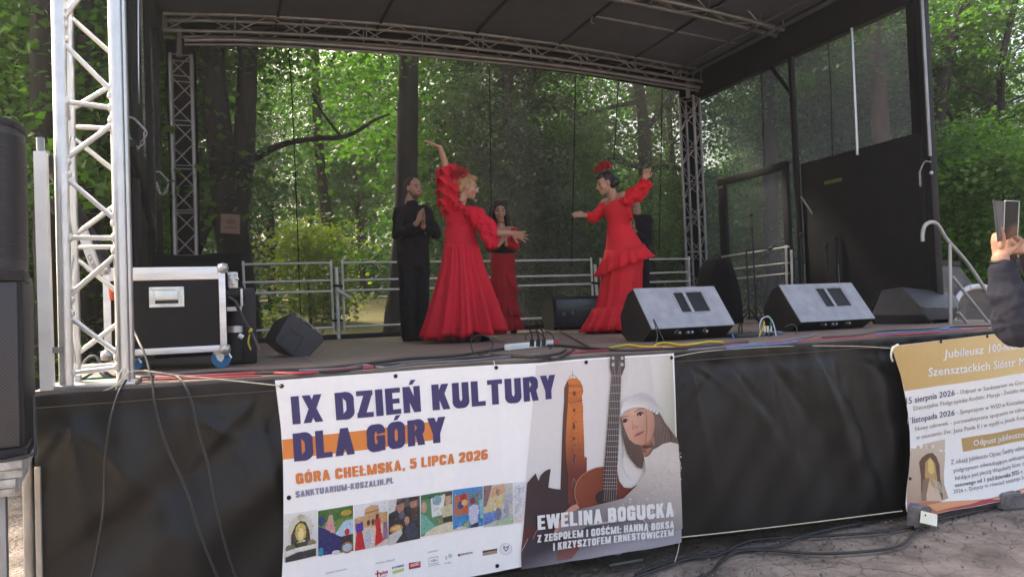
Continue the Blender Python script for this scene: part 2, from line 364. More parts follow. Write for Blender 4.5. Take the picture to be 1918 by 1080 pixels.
mb = MB(); mb.box((-0.5, 2.2, -1.0), (7.6, 5.2, -0.25), 0.02)
mb.build('chassis', m_black, st)
for x in (2.4, 3.4):
    mb = MB(); mb.tube([(x, 2.1, GZ+0.36), (x, 2.35, GZ+0.36)], 0.36, 24); mb.build('wheel', m_cable, st)

# ------------------------------------------------------------------ black skirt along the stage front
_rc = random.Random(9)
CREASES = [(_rc.choice((3.0, 3.3, 3.7, 4.1, 4.5, 4.9, -0.7, -0.2, 0.2)), -0.04-_rc.uniform(0, 0.12), _rc.uniform(0.35, 2.5), _rc.uniform(0.3, 0.8), _rc.choice((-1, 1))*_rc.uniform(0.010, 0.022)) for _ in range(34)]
def skirt_y(x, z):
    """depth of the cloth: hem sag, broad diagonal folds, gathers under the rail"""
    t = (-z)/1.35
    y = -0.045 - 0.02*t
    y += 0.035*np.exp(-((z+0.12)/0.05)**2)*0.4
    d = x*0.75 - z                                  # diagonal coordinate (falls to the right)
    y += -0.07*np.exp(-((x+0.55-0.50*t)/0.15)**2)*np.clip(t*1.6, 0, 1)      # big fold fanning from the left corner
    y += 0.05*np.exp(-((d-0.36)/0.13)**2)*np.clip(t*2, 0, 1)
    y += -0.05*np.exp(-((d-0.70)/0.20)**2)*np.clip(t*2, 0, 1)
    y += -0.055*np.exp(-((x-4.05-0.55*t)/0.15)**2)*np.clip(t*3, 0, 1)*np.clip(1.2-t, 0, 1)
    y += 0.04*np.exp(-((x-4.40-0.40*t)/0.12)**2)*np.clip(t*3, 0, 1)
    y += -0.04*np.exp(-((x-4.72-0.1*t)/0.10)**2)*np.clip(t*3, 0, 1)
    y += -0.03*np.exp(-((x-3.25+0.15*t)/0.2)**2)*np.clip(t*3, 0, 1)*np.clip(1.3-t, 0, 1)
    y += 0.011*np.sin(x*26+2*np.sin(x*3))*np.exp(-t*2.4)*np.clip(t*12, 0, 1)
    for cx, cz, ang, ln, am in CREASES:
        ux, uz = math.cos(ang), -math.sin(ang); al = (x-cx)*ux+(z-cz)*uz; pe = -(x-cx)*uz+(z-cz)*ux; w_ = 0.014+0.05*np.clip(al, 0, 2)
        y += am*np.exp(-(pe/w_)**2)*np.clip(al*8, 0, 1)*np.exp(-(np.clip(al, 0, 9)/ln)**2)
    y += 0.006*np.sin(x*9+z*5)+0.004*np.sin(x*17-z*13)
    y += -0.04*np.clip((x-4.7)/0.3, 0, 1)*t
    return np.maximum(y, -0.15)
xs = np.linspace(-0.86, 7.7, 420); ts = np.linspace(0, 1, 90)
X, T = np.meshgrid(xs, ts, indexing='ij')
bot = np.interp(X, [-0.9, 2.5, 2.9, 4.95, 7.7], [-1.34, -1.27, -1.275, -1.375, -1.39])
Z = -0.012 + T*(bot+0.012)
P = np.stack([X, np.minimum(skirt_y(X, Z), -0.028), Z], -1)
mb = MB(); mb.grid(P)
sk = mb.build('stage_skirt', m_tarp, base=(3.3, 0, GZ)); md = sk.modifiers.new('t', 'SOLIDIFY'); md.thickness = 0.002
tag(sk, 'black tarpaulin skirt hung along the front of the stage with broad folds', 'skirt')
mb = MB(); pts = [(x, float(np.minimum(skirt_y(x, -0.075), -0.028))-0.004, -0.075) for x in np.linspace(-0.85, 7.6, 120)]
mb.tube(pts, 0.0022, 5); mb.build('hem_seam', M('grey_stitching', (0.11, 0.11, 0.115), 0.8), sk)
# left end of the skirt turned round the corner
mb = MB(); mb.grid(np.array([[(-0.868+0.008*math.sin(y*9+z*4), y, z) for z in np.linspace(-0.015, -1.3, 14)] for y in np.linspace(-0.02, 5.6, 30)]))
e = mb.build('stage_skirt', m_tarp, base=(-0.87, 2.8, GZ)); tag(e, 'black tarpaulin closing the left end of the stage behind the loudspeaker', 'skirt')
p0 = at(71, 873, 1, -0.05); p1 = at(75, 1080, 1, -0.05); mb = MB()
mb.box((p0[0]-0.012, -0.075, GZ), (p0[0]+0.012, -0.045, p0[2]), 0.003)
tag(mb.build('wooden_post', M('pale_wood', (0.4, 0.36, 0.3), 0.8, 0, 0.2, 6)), 'thin pale upright batten at the left edge of the black skirt', 'post')

# ------------------------------------------------------------------ trusses
def truss_box(parent, c4, r, rb, step, mat, faces=((0, 1), (1, 2), (2, 3), (3, 0)), lacing='X', rung=0):
    """c4: four chord paths (k,3); diagonals laced between the pairs in faces"""
    for c in c4:
        mb = MB(); mb.tube(c, r, 12); mb.build('chord', mat, parent)
    L = np.linalg.norm(np.diff(c4[0], axis=0), axis=1).sum(); n = max(2, int(round(L/step)))
    def pt(c, t):
        s = np.concatenate([[0], np.cumsum(np.linalg.norm(np.diff(c, axis=0), axis=1))]); s /= s[-1]
        return np.array([np.interp(t, s, c[:, k]) for k in range(3)])
    mb = MB()
    for fi, (a, b) in enumerate(faces):
        for i in range(n):
            t0, t1 = i/n, (i+1)/n
            e0 = 0.03/max(1, n)
            if (i+fi) % 2 == 0: p, q = pt(c4[a], t0+e0), pt(c4[b], t1-e0)
            else: p, q = pt(c4[b], t0+e0), pt(c4[a], t1-e0)
            mb.tube([p, q], rb, 7)
            if rung and i % rung == 0: mb.tube([pt(c4[a], t0), pt(c4[b], t0)], rb, 7)
        mb.tube([pt(c4[a], 0.004), pt(c4[b], 0.004)], rb, 7); mb.tube([pt(c4[a], 0.996), pt(c4[b], 0.996)], rb, 7)
    mb.build('bracing', mat, parent)
# front left tower
tw = thing('truss_tower', 'bright aluminium box truss tower on the front left corner of the stage', 'truss', (-0.61, 0.15, 0))
cl = [at(108, 0, 1, 0.05), at(126, 735, 1, 0.05)]; cr = [at(213.5, 0, 1, 0.05), at(232.5, 720, 1, 0.05)]
xl = (cl[0][0]+cl[1][0])/2; xr = (cr[0][0]+cr[1][0])/2; dyT = 0.24
def vert(x, y, z0, z1): return np.array([(x, y, z0), (x, y, (z0+z1)/2), (x, y, z1)])
ct = [vert(xl, 0.05, 0.02, 3.9), vert(xr, 0.05, 0.02, 3.9), vert(xr, 0.05+dyT, 0.02, 3.9), vert(xl, 0.05+dyT, 0.02, 3.9)]
for c in ct: mb = MB(); mb.tube(c, 0.034, 16); mb.build('chord', m_alu, tw)
zz = [at(170, y, 1, 0.05)[2] for y in (690, 455, 210)]
mb = MB(); ybr = 0.05
pairs = [((355, 545), (578, 790)), ((350, 185-18), (560, 170)), ((350, 860), (585, 840))]
def tpt(side, y, back=False):      # height on the chord seen at picture row y
    x = xl if side == 'l' else xr; z = at(175, y, 1, 0.05)[2]; return (x, 0.05+(dyT if back else 0), z)
rows = [(-330, -10), (-5, 55), (80, 178), (190+2, 215-2), (217, 312), (325, 425), (442, 459), (462, 570), (580, 682), (695, 697)]
for a, b in ((-140, -50), (-35, 55)): pass
front = [('r', -95, 'l', 52), ('l', 78, 'r', 178), ('l', 193, 'r', 201), ('r', 224, 'l', 305), ('l', 328, 'r', 418), ('l', 445, 'r', 446), ('r', 470, 'l', 560), ('l', 585, 'r', 672), ('l', 697, 'r', 690)]
back = [('l', 0, 'r', 86), ('r', 122, 'l', 190), ('l', 220, 'r', 220), ('l', 235, 'r', 318), ('r', 360, 'l', 436), ('l', 455, 'r', 455), ('l', 470, 'r', 560), ('r', 595, 'l', 668), ('l', 690, 'r', 690)]
for s0, y0, s1, y1 in front:
    mb.tube([tpt(s0, y0), tpt(s1, y1)], 0.0135, 10)
    for s_, y_ in ((s0, y0), (s1, y1)): p = np.array(tpt(s_, y_)); mb.ell(p+np.array((0.030 if s_ == 'l' else -0.030, -0.004, 0)), np.eye(3), (0.016, 0.019, 0.024), 10, 7)
for s0, y0, s1, y1 in back: mb.tube([tpt(s0, y0, True), tpt(s1, y1, True)], 0.0135, 10)
for sx in (xl, xr):
    for i in range(11): 
        z0 = 0.1+i*0.33; a, b = (0.05, 0.05+dyT) if i % 2 else (0.05+dyT, 0.05); mb.tube([(sx, a, z0), (sx, b, z0+0.3)], 0.0135, 8)
for i in range(6):
    z0 = tpt('l', 0)[2]+0.1+0.33*i
    mb.tube([(xl if i % 2 else xr, 0.05, z0), (xr if i % 2 else xl, 0.05, z0+0.3)], 0.0135, 8)
mb.build('bracing', m_alu, tw)
mb = MB(); mb.box((xl-0.06, 0.0, 0.004), (xr+0.06, 0.05+dyT+0.06, 0.022), 0.004); mb.build('base_plate', m_alu, tw)

D = 5.6
# rear corner towers
def rear_tower(px0, px1, ytop, ybot, ang, label, zt=3.63, w=0.24):
    a = at(px0, 300, 1, D); b = at(px1, 300, 1, D); cx = (a[0]+b[0])/2
    t = thing('truss_tower', label, 'truss', (cx, D+0.12, 0)); R = np.array([[math.cos(ang), math.sin(ang)], [-math.sin(ang), math.cos(ang)]])
    c4 = []
    for sx, sy in ((-1, -1), (1, -1), (1, 1), (-1, 1)):
        o = np.array([sx*w/2, sy*w/2]) @ R; c4.append(vert(cx+o[0], D+0.12+o[1], 0.02, zt))
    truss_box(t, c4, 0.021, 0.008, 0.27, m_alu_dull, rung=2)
    mb = MB(); mb.tube([(cx-0.02, D+0.12, zt), (cx-0.02, D+0.12, zt+0.3)], 0.035, 12); mb.build('post', m_alu_dull, t)
    mb = MB(); mb.box((cx-w/2-0.04, D+0.12-w/2-0.04, 0.003), (cx+w/2+0.04, D+0.12+w/2+0.04, 0.02)); mb.build('base_plate', m_alu_dull, t)
rear_tower(325, 362, 100, 475, 0.0, 'slim truss tower at the rear left corner standing behind the flight case')
rear_tower(1287, 1322, 185, 500, 0.55, 'slim truss tower at the rear right corner of the stage')
# arched trusses across the roof
def arch(px, Y): return spline([at(x, y, 1, Y) for x, y in px], 5)
t = thing('roof_truss', 'arched aluminium truss spanning the rear of the roof above the net', 'truss', (3.4, D, 3.8))
top = arch([(305, 26), (500, 31), (780, 51), (1060, 86), (1316, 131)], D); low = arch([(305, 57), (500, 62), (780, 80), (1060, 113), (1316, 153)], D)
sh = np.array([0, 0.22, 0])
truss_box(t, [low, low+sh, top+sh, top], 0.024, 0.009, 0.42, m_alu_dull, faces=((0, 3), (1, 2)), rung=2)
pipe = arch([(345, 75), (500, 77), (780, 96), (1060, 125), (1310, 164)], D+0.05); mb = MB(); mb.tube(pipe, 0.03, 12); mb.tube(pipe+np.array([0, 0.03, -0.05]), 0.018, 10); mb.build('net_rail', m_alu_dull, t)
D2 = 3.55
t = thing('roof_truss', 'arched aluminium truss under the roof nearer the front, top right of the photo', 'truss', (3.4, D2, 3.9))
low2 = np.array([(x, D2, 4.20-0.016*(x-3.4)**2) for x in np.linspace(-0.55, 7.25, 24)])
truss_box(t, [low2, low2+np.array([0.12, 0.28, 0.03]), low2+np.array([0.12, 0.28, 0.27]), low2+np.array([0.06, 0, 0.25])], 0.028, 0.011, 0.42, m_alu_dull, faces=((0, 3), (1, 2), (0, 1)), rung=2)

# ------------------------------------------------------------------ roof
rf = thing('stage_roof', 'dark arched membrane roof over the stage with ribs and side beams', 'roof', (3.4, 3.5, 4.0))
def roof_z(x): return float(np.interp(x, top[:, 0], top[:, 2]))+0.05
xs = np.linspace(-0.75, 7.7, 40)
mb = MB(); mb.grid(np.array([[(x, y, roof_z(min(max(x, -0.5), 7.4))+0.02*math.sin(y*2.1)*math.sin(x*1.3)-0.03*abs(x-3.4)*0+0.07*(y < 5.5)*0) for y in np.linspace(1.2, 6.15, 24)] for x in xs]))
o = mb.build('membrane', m_roof, rf); md = o.modifiers.new('t', 'SOLIDIFY'); md.thickness = 0.03; md.offset = 1
for x in (0.83, 2.17, 3.56, 4.86, 6.16, 7.3):
    mb = MB(); z = roof_z(x)-0.035; mb.tube([(x, 1.25, z), (x, 3.5, z), (x, 6.0, z)], 0.026, 8); mb.build('rib', m_black, rf)
for x, zb in ((7.53, 3.66), (-0.62, 3.66)):
    mb = MB(); mb.box((x-0.07, 1.25, zb), (x+0.07, 6.05, 4.12), 0.01); mb.build('side_beam', m_panel, rf)
mb = MB(); mb.tube([at(1112, 30, 1, 4.5), at(1240, 54, 1, 4.5), at(1377, 80, 1, 4.5)], 0.019, 10)
p = at(1112, 30, 1, 4.5); mb.tube(spline([p, p+(-0.03, 0, -0.03), p+(-0.04, 0, -0.09), p+(0.0, 0, -0.11)], 4), 0.009, 7); mb.build('pipe', m_alu_dull, rf)
mb = MB(); mb.tube([(6.9, 1.3, 4.02), (6.9, 5.6, 4.0)], 0.02, 8); mb.tube([(7.1, 1.3, 3.95), (7.1, 5.6, 3.95)], 0.02, 8); mb.build('pipe', m_roof, rf)

# ------------------------------------------------------------------ nets and side walls
m_net = net_mat('black_mesh_net', (0.05, 0.052, 0.055), 0.56); m_net2 = net_mat('black_mesh_net_side_hazed', (0.10, 0.105, 0.115), 0.42)  # side net is greyer and denser: hazy veil put into its colour
bn = thing('rear_net', 'see-through black mesh net closing the rear of the stage', 'net', (3.4, 5.95, 0))
xs = np.linspace(-0.35, 7.45, 60)
def net_top(x): return roof_z(x)-0.33
mb = MB(); mb.grid(np.array([[(x, 5.95+0.012*math.sin(x*2.3+z), z) for z in np.linspace(0.0, net_top(x), 12)] for x in xs])); mb.build('netting', m_net, bn)
mb = MB(); mb.grid(np.array([[(x, 5.93, z) for z in np.linspace(net_top(x)-0.01, roof_z(x)+0.02, 4)] for x in xs])); o = mb.build('valance', m_blkcloth, bn); md = o.modifiers.new('t', 'SOLIDIFY'); md.thickness = 0.006
for pl in ([(541, 95), (548, 200), (556, 400), (563, 588)], [(917, 130), (919, 300), (922, 480)], [(1078, 145), (1075, 300), (1070, 500)], [(1158, 155), (1154, 230), (1150, 300)], [(1240, 165), (1238, 300), (1234, 480)]):
    mb = MB(); mb.tube(spline([at(x, y, 1, 5.92) for x, y in pl], 3), 0.008, 6); mb.build('cord', m_blkcloth, bn)
mb = MB(); mb.box((-0.35, 5.9, 0.001), (7.45, 5.94, 0.07), 0.005); mb.build('base_rail', m_black, bn)
for xa, xb in ((-0.52, -0.17), (7.16, 7.56)):
    mb = MB(); mb.box((xa, 5.895, 0.071), (xb, 5.925, 3.9), 0.003); mb.build('side_hem', m_blkcloth, bn)
# right side
WX = 7.5
sn = thing('side_net', 'see-through black mesh net closing the upper right side of the stage', 'net', (WX, 3.7, 2.1))
mb = MB(); mb.grid(np.array([[(WX+0.03+0.006*math.sin(y*5), y, z) for z in np.linspace(0.0, 3.68, 10)] for y in np.linspace(1.72, 5.9, 24)])); mb.build('netting', m_net2, sn)
mb = MB(); mb.box((WX+0.0, 1.72, 2.1), (WX+0.06, 1.86, 3.68), 0.004); mb.build('hem', m_blkcloth, sn)
for y in (3.05, 4.35):
    mb = MB(); mb.tube([(WX-0.01, y, 2.15), (WX-0.01, y-0.03, 3.0), (WX-0.01, y-0.02, 3.65)], 0.007, 6); mb.build('cord', m_blkcloth, sn)
pn = thing('stage_side_wall', 'solid black panel standing at the right side of the stage below the net', 'wall panel', (WX, 2.65, 0))
mb = MB(); mb.box((WX-0.03, 1.75, 0.003), (WX+0.02, 3.6, 2.15), 0.005); mb.build('board', m_panel, pn)
p = at(1555, 341, 0, WX-0.03); q = at(1577, 337, 0, WX-0.03)
mb = MB(); mb.box((WX-0.036, q[1], q[2]-0.012), (WX-0.031, p[1]+0.1, q[2]+0.03)); mb.build('sticker', M('yellow_green_tape', (0.10, 0.13, 0.01), 0.6), pn)
fr = thing('side_post', 'tall black corner post at the front right of the stage wall', 'post', (WX, 1.66, 0))
mb = MB(); mb.box((WX-0.05, 1.60, 0.0), (WX+0.05, 1.70, 3.75), 0.006); mb.build('post', m_panel, fr)
mb = MB(); mb.tube([(WX-0.055, 1.6, 1.85), (WX-0.055, 1.6, 3.72)], 0.02, 10); mb.build('cover_strip', m_alu_dull, fr)
mb = MB(); mb.ell((WX-0.06, 1.59, 1.66), np.eye(3), (0.02, 0.02, 0.02)); mb.build('bolt', m_alu, fr)
def chain(p, hookdir, drop, label, sag=None, n=9):
    t = thing('hook_chain', label, 'chain', p); p = np.array(p, float); h = np.array(hookdir, float)
    mb = MB(); mb.tube(spline([p-h*0.05, p, p+h*0.5+np.array((0, 0, 0.01)), p+h+np.array((0, 0, -0.09))], 5), 0.008, 8); mb.build('hook', m_chain, t)
    mb = MB(); e = p+h+np.array((0, 0, -0.09))
    for i in range(n):
        u0, u1 = i/n, (i+1)/n
        def pos(u): return e+np.array((-h[0]*0.9*u if sag else 0, -h[1]*0.9*u if sag else 0, -drop*(4*u*(1-u)) if sag else -drop*u))
        a, b = pos(u0), pos(u1); d = b-a; L = np.linalg.norm(d); d /= L; s = np.cross(d, (0, 1, 0.2)) if i % 2 else np.cross(d, (1, 0, 0.2)); s /= np.linalg.norm(s); c = (a+b)/2
        mb.tube([c+d*L*0.72*math.cos(k)+s*0.011*math.sin(k) for k in np.arange(10)*2*math.pi/10], 0.0042, 6, closed=True)
    mb.build('links', m_chain, t)
chain(at(1742, 303, 0, WX-0.08), (-0.02, 0.12, 0), 0.16, 'short steel chain and hook on the right corner post', None, 6)
dr = thing('door_frame', 'black frame of the side doorway at the rear right of the stage', 'doorway', (WX, 4.6, 0))
mb = MB(); X0 = WX-0.02
mb.box((X0-0.03, 3.86, 0.003), (X0+0.03, 3.96, 2.24), 0.005); mb.box((X0-0.03, 5.24, 0.003), (X0+0.03, 5.40, 2.24), 0.005); mb.box((X0-0.032, 3.86, 2.14), (X0+0.032, 5.40, 2.242), 0.005); mb.build('frame', m_panel, dr)
mb = MB(); mb.box((X0-0.034, 5.26, 2.10), (X0-0.03, 5.38, 2.13)); mb.build('bracket', m_alu_dull, dr)
sp = thing('side_post', 'black pole between the doorway and the solid panel on the right', 'post', (WX, 3.63, 0))
mb = MB(); mb.tube([(WX-0.05, 3.66, 0.0), (WX-0.05, 3.66, 1.9), (WX-0.05, 3.66, 3.64)], 0.045, 12); mb.build('post', m_panel, sp)
mb = MB(); mb.tube([(WX-0.05, 3.66, 3.1), (WX-0.05, 4.05, 3.62)], 0.03, 10); mb.build('brace', m_panel, sp)
mb = MB(); mb.tube([at(1595, 53, 0, WX-0.1), at(1606, 290, 0, WX-0.1)], 0.017, 10); tag(mb.build('piston_rod', m_chrome), 'shiny steel lifting rod hanging inside the right wall', 'rod')
mb = MB(); mb.tube([at(1500, 368, 0, WX-0.12), at(1553, 447, 1, 3.3), at(1573, 471, 1, 3.2)], [0.012, 0.012, 0.012], 8); mb.tube([at(1548, 440, 1, 3.3), at(1557, 452, 1, 3.28)], 0.02, 8)
tag(mb.build('stay_rod', m_alu_dull), 'thin slanting metal stay between the pole and the black panel', 'rod')
# left side
lw = thing('side_wall', 'black folding wall closing the left side of the stage behind the truss tower', 'panel', (-0.62, 3.3, 0))
mb = MB()
for y0, y1 in ((1.62, 2.75), (2.78, 3.95), (3.98, 4.9)): mb.box((-0.66, y0, 0.003), (-0.62, y1, 1.95), 0.004)
for y0, y1 in ((1.62, 2.7), (2.73, 3.7)): mb.box((-0.67, y0, 1.955), (-0.63, y1, 3.7), 0.004)
mb.build('board', m_panel, lw)
mb = MB()
for y in (2.3, 3.75, 4.93): mb.box((-0.61, y-0.04, 0.004), (-0.55, y+0.04, 3.66), 0.004)
mb.tube([(-0.56, 1.7, 1.65), (-0.56, 2.9, 1.35), (-0.56, 3.9, 1.15)], 0.03, 8)
mb.build('frame', m_panel, lw)
mb = MB(); mb.grid(np.array([[(-0.64, y, z) for z in np.linspace(0, 3.7, 8)] for y in np.linspace(3.7, 5.9, 8)])); tag(mb.build('side_net', m_net2), 'narrow strip of black mesh net at the left side of the stage', 'net')
mb = MB(); mb.tube([at(258.5, 0, 1, 2.4), at(258.5, 194, 1, 2.4)], 0.011, 10); mb.tube([at(258.5, 194, 1, 2.4), at(259, 216, 1, 2.4)], 0.004, 6)
tag(mb.build('piston_rod', m_chrome), 'thin bright lifting rod hanging beside the left truss tower', 'rod')
def chain_px(pl, hook, Y, label):
    t = thing('hook_chain', label, 'chain', at(*pl[0], 1, Y)); mb = MB(); mb.tube(spline([at(x, y, 1, Y) for x, y in hook], 4), 0.009, 7); mb.build('hook', m_chain, t)
    P = spline([at(x, y, 1, Y) for x, y in pl], 6); mb = MB()
    s = np.concatenate([[0], np.cumsum(np.linalg.norm(np.diff(P, axis=0), axis=1))]); n = int(s[-1]/0.034)
    for i in range(n):
        a, b = [np.array([np.interp(s[-1]*u, s, P[:, k]) for k in range(3)]) for u in (i/n, (i+1)/n)]
        d = b-a; L = np.linalg.norm(d); d /= L; c = (a+b)/2; sd_ = np.cross(d, (0, 1, 0.15)) if i % 2 else np.cross(np.cross(d, (0, 1, 0.15)), d)*0.8+np.cross(d, (0, 1, 0))*0.4; sd_ /= np.linalg.norm(sd_)
        mb.tube([c+d*L*0.72*math.cos(k)+sd_*0.012*math.sin(k) for k in np.arange(10)*2*math.pi/10], 0.0042, 6, closed=True)
    mb.build('links', m_chain, t)
chain_px([(240, 250), (246, 268), (254, 278), (263, 274), (270, 258), (273, 247)], [(234, 220), (248, 221), (257, 228), (273, 245)], 2.2, 'steel chain with a bent hook hanging on the left wall nearer the truss tower')
chain_px([(294, 342), (297, 356), (303, 365), (310, 360), (315, 346)], [(292, 322), (299, 322), (306, 329), (315, 339)], 4.0, 'smaller looped steel chain hanging by the rear left truss tower')
# ------------------------------------------------------------------ printed banners
class Print:
    """flat ink shapes traced on a banner's own surface; layer = how far the ink stands proud (1 mm steps)"""
    def __init__(s, Y, wave, cut=0.06): s.Y = Y; s.wave = wave; s.cut = cut; s.v = []; s.f = []; s.c = []
    def xz(s, p): q = at(p[0], p[1], 1, s.Y); return q[0], q[2]
    def _emit(s, bm, layer, colf):
        xs = [v.co.x for v in bm.verts]
        if not xs: bm.free(); return
        for k in range(int(math.floor(min(xs)/s.cut))+1, int(math.ceil(max(xs)/s.cut))):
            bmesh.ops.bisect_plane(bm, geom=bm.verts[:]+bm.edges[:]+bm.faces[:], plane_co=(k*s.cut, 0, 0), plane_no=(1, 0, 0), dist=1e-5)
        bmesh.ops.triangulate(bm, faces=bm.faces[:]); bm.verts.index_update(); n = len(s.v)
        for v in bm.verts:
            x, z = v.co.x, v.co.z; s.v.append((x, s.Y + s.wave(x, z) - 0.001*layer, z)); s.c.append(colf(x, z))
        for f in bm.faces: s.f.append(tuple(v.index+n for v in f.verts))
        bm.free()
    def poly(s, pts, c0, layer=1, c1=None, g=None, alb=0.82):
        c0 = np.array(lin(c0))*alb; P = [s.xz(p) for p in pts]
        if c1 is not None:
            c1 = np.array(lin(c1))*alb; a = np.array(s.xz(g[0])); d = np.array(s.xz(g[1]))-a; L2 = d @ d
            colf = lambda x, z: c0+(c1-c0)*min(1, max(0, ((np.array((x, z))-a) @ d)/L2))
        else: colf = lambda x, z: c0
        bm = bmesh.new(); vs = [bm.verts.new((x, 0, z)) for x, z in P]
        for t in tessellate_polygon([[Vector((x, z, 0)) for x, z in P]]):
            try: bm.faces.new([vs[i] for i in t])
            except ValueError: pass
        if c1 is not None:
            zs = [p[1] for p in P]
            for k in np.arange(math.floor(min(zs)/0.05)*0.05+0.05, max(zs), 0.05):
                bmesh.ops.bisect_plane(bm, geom=bm.verts[:]+bm.edges[:]+bm.faces[:], plane_co=(0, 0, k), plane_no=(0, 0, 1), dist=1e-5)
        s._emit(bm, layer, colf); return s
    def rect(s, tl, tr, br, bl, *a, **k): return s.poly([tl, tr, br, bl], *a, **k)
    def ellipse(s, c, rx, ry, col, layer=1, n=14, rot=0.0, **k):
        cr, sr = math.cos(rot), math.sin(rot)
        return s.poly([(c[0]+rx*math.cos(a)*cr-ry*math.sin(a)*sr, c[1]+rx*math.cos(a)*sr+ry*math.sin(a)*cr) for a in np.arange(n)*2*math.pi/n], col, layer, **k)
    def line(s, pts, wpx, col, layer=1):
        for a, b in zip(pts[:-1], pts[1:]):
            a = np.array(a, float); b = np.array(b, float); d = b-a; d /= np.linalg.norm(d)+1e-9; nn = np.array([-d[1], d[0]])*wpx/2
            s.poly([a+nn, b+nn, b-nn, a-nn], col, layer)
        return s
    def text(s, body, bl, br, tl, tr, col, layer=2, bold=0.03, cap=0.729, alb=0.82):
        """bold: stroke thickening in em, by overprinting shifted copies a hair apart"""
        cu = bpy.data.curves.new('tmp', 'FONT'); cu.body = body; cu.size = 1.0; cu.fill_mode = 'FRONT'; cu.resolution_u = 2
        cu.space_character = 1.0+bold*1.6
        o = bpy.data.objects.new('tmp', cu); COL.objects.link(o); dg = bpy.context.evaluated_depsgraph_get()
        me = bpy.data.meshes.new_from_object(o.evaluated_get(dg)); bpy.data.objects.remove(o)
        co = np.array([v.co for v in me.vertices]); x0, x1 = co[:, 0].min()-bold, co[:, 0].max()+bold
        B0, B1, T0, T1 = [np.array(s.xz(p)) for p in (bl, br, tl, tr)]; c = np.array(lin(col))*alb
        if bold > 0.02: sh = [(-1, -0.55), (-1, 0.55), (1, -0.55), (1, 0.55), (-0.35, -0.55), (0.35, 0.55), (0, 0)]
        elif bold > 0.006: sh = [(-1, 0), (1, 0.3)]
        else: sh = [(0, 0)]
        for k, (dx, dy) in enumerate(sh):
            u = (co[:, 0]+dx*bold-x0)/(x1-x0); v = (co[:, 1]+dy*bold+bold*0.55)/(cap+bold*1.1)
            P = ((1-u)*(1-v))[:, None]*B0+(u*(1-v))[:, None]*B1+((1-u)*v)[:, None]*T0+(u*v)[:, None]*T1
            bm = bmesh.new(); vs = [bm.verts.new((p[0], 0, p[1])) for p in P]
            for f in me.polygons:
                try: bm.faces.new([vs[i] for i in f.vertices])
                except ValueError: pass
            s._emit(bm, layer+0.07*k, lambda x, z: c)
        bpy.data.meshes.remove(me); return s
    def build(s, name, parent, label=None):
        off = wloc(parent); me = bpy.data.meshes.new(name); me.from_pydata([tuple(Vector(v)-off) for v in s.v], [], s.f); me.update()
        at_ = me.color_attributes.new('Col', 'FLOAT_COLOR', 'POINT')
        at_.data.foreach_set('color', np.concatenate([np.array(s.c), np.ones((len(s.c), 1))], 1).astype(np.float32).ravel())
        me.materials.append(m_print); o = bpy.data.objects.new(name, me); COL.objects.link(o); o.parent = parent
        if label: o['label'] = label
        return o
def eyelets(parent, pts, Y, wave):
    mb = MB()
    for p in pts:
        q = at(p[0], p[1], 1, Y); y = Y+wave(q[0], q[2])-0.003
        mb.tube([(q[0]+0.0085*math.cos(a), y, q[2]+0.0085*math.sin(a)) for a in np.arange(12)*2*math.pi/12], 0.004, 6, closed=True)
        mb.tube([(q[0], y-0.0005, q[2]), (q[0], y+0.001, q[2])], 0.008, 10)
    mb.build('eyelet', m_black, parent)
def zoomed(ox, oy, k): return lambda *pts: [(ox+x/k, oy+y/k) for x, y in pts]

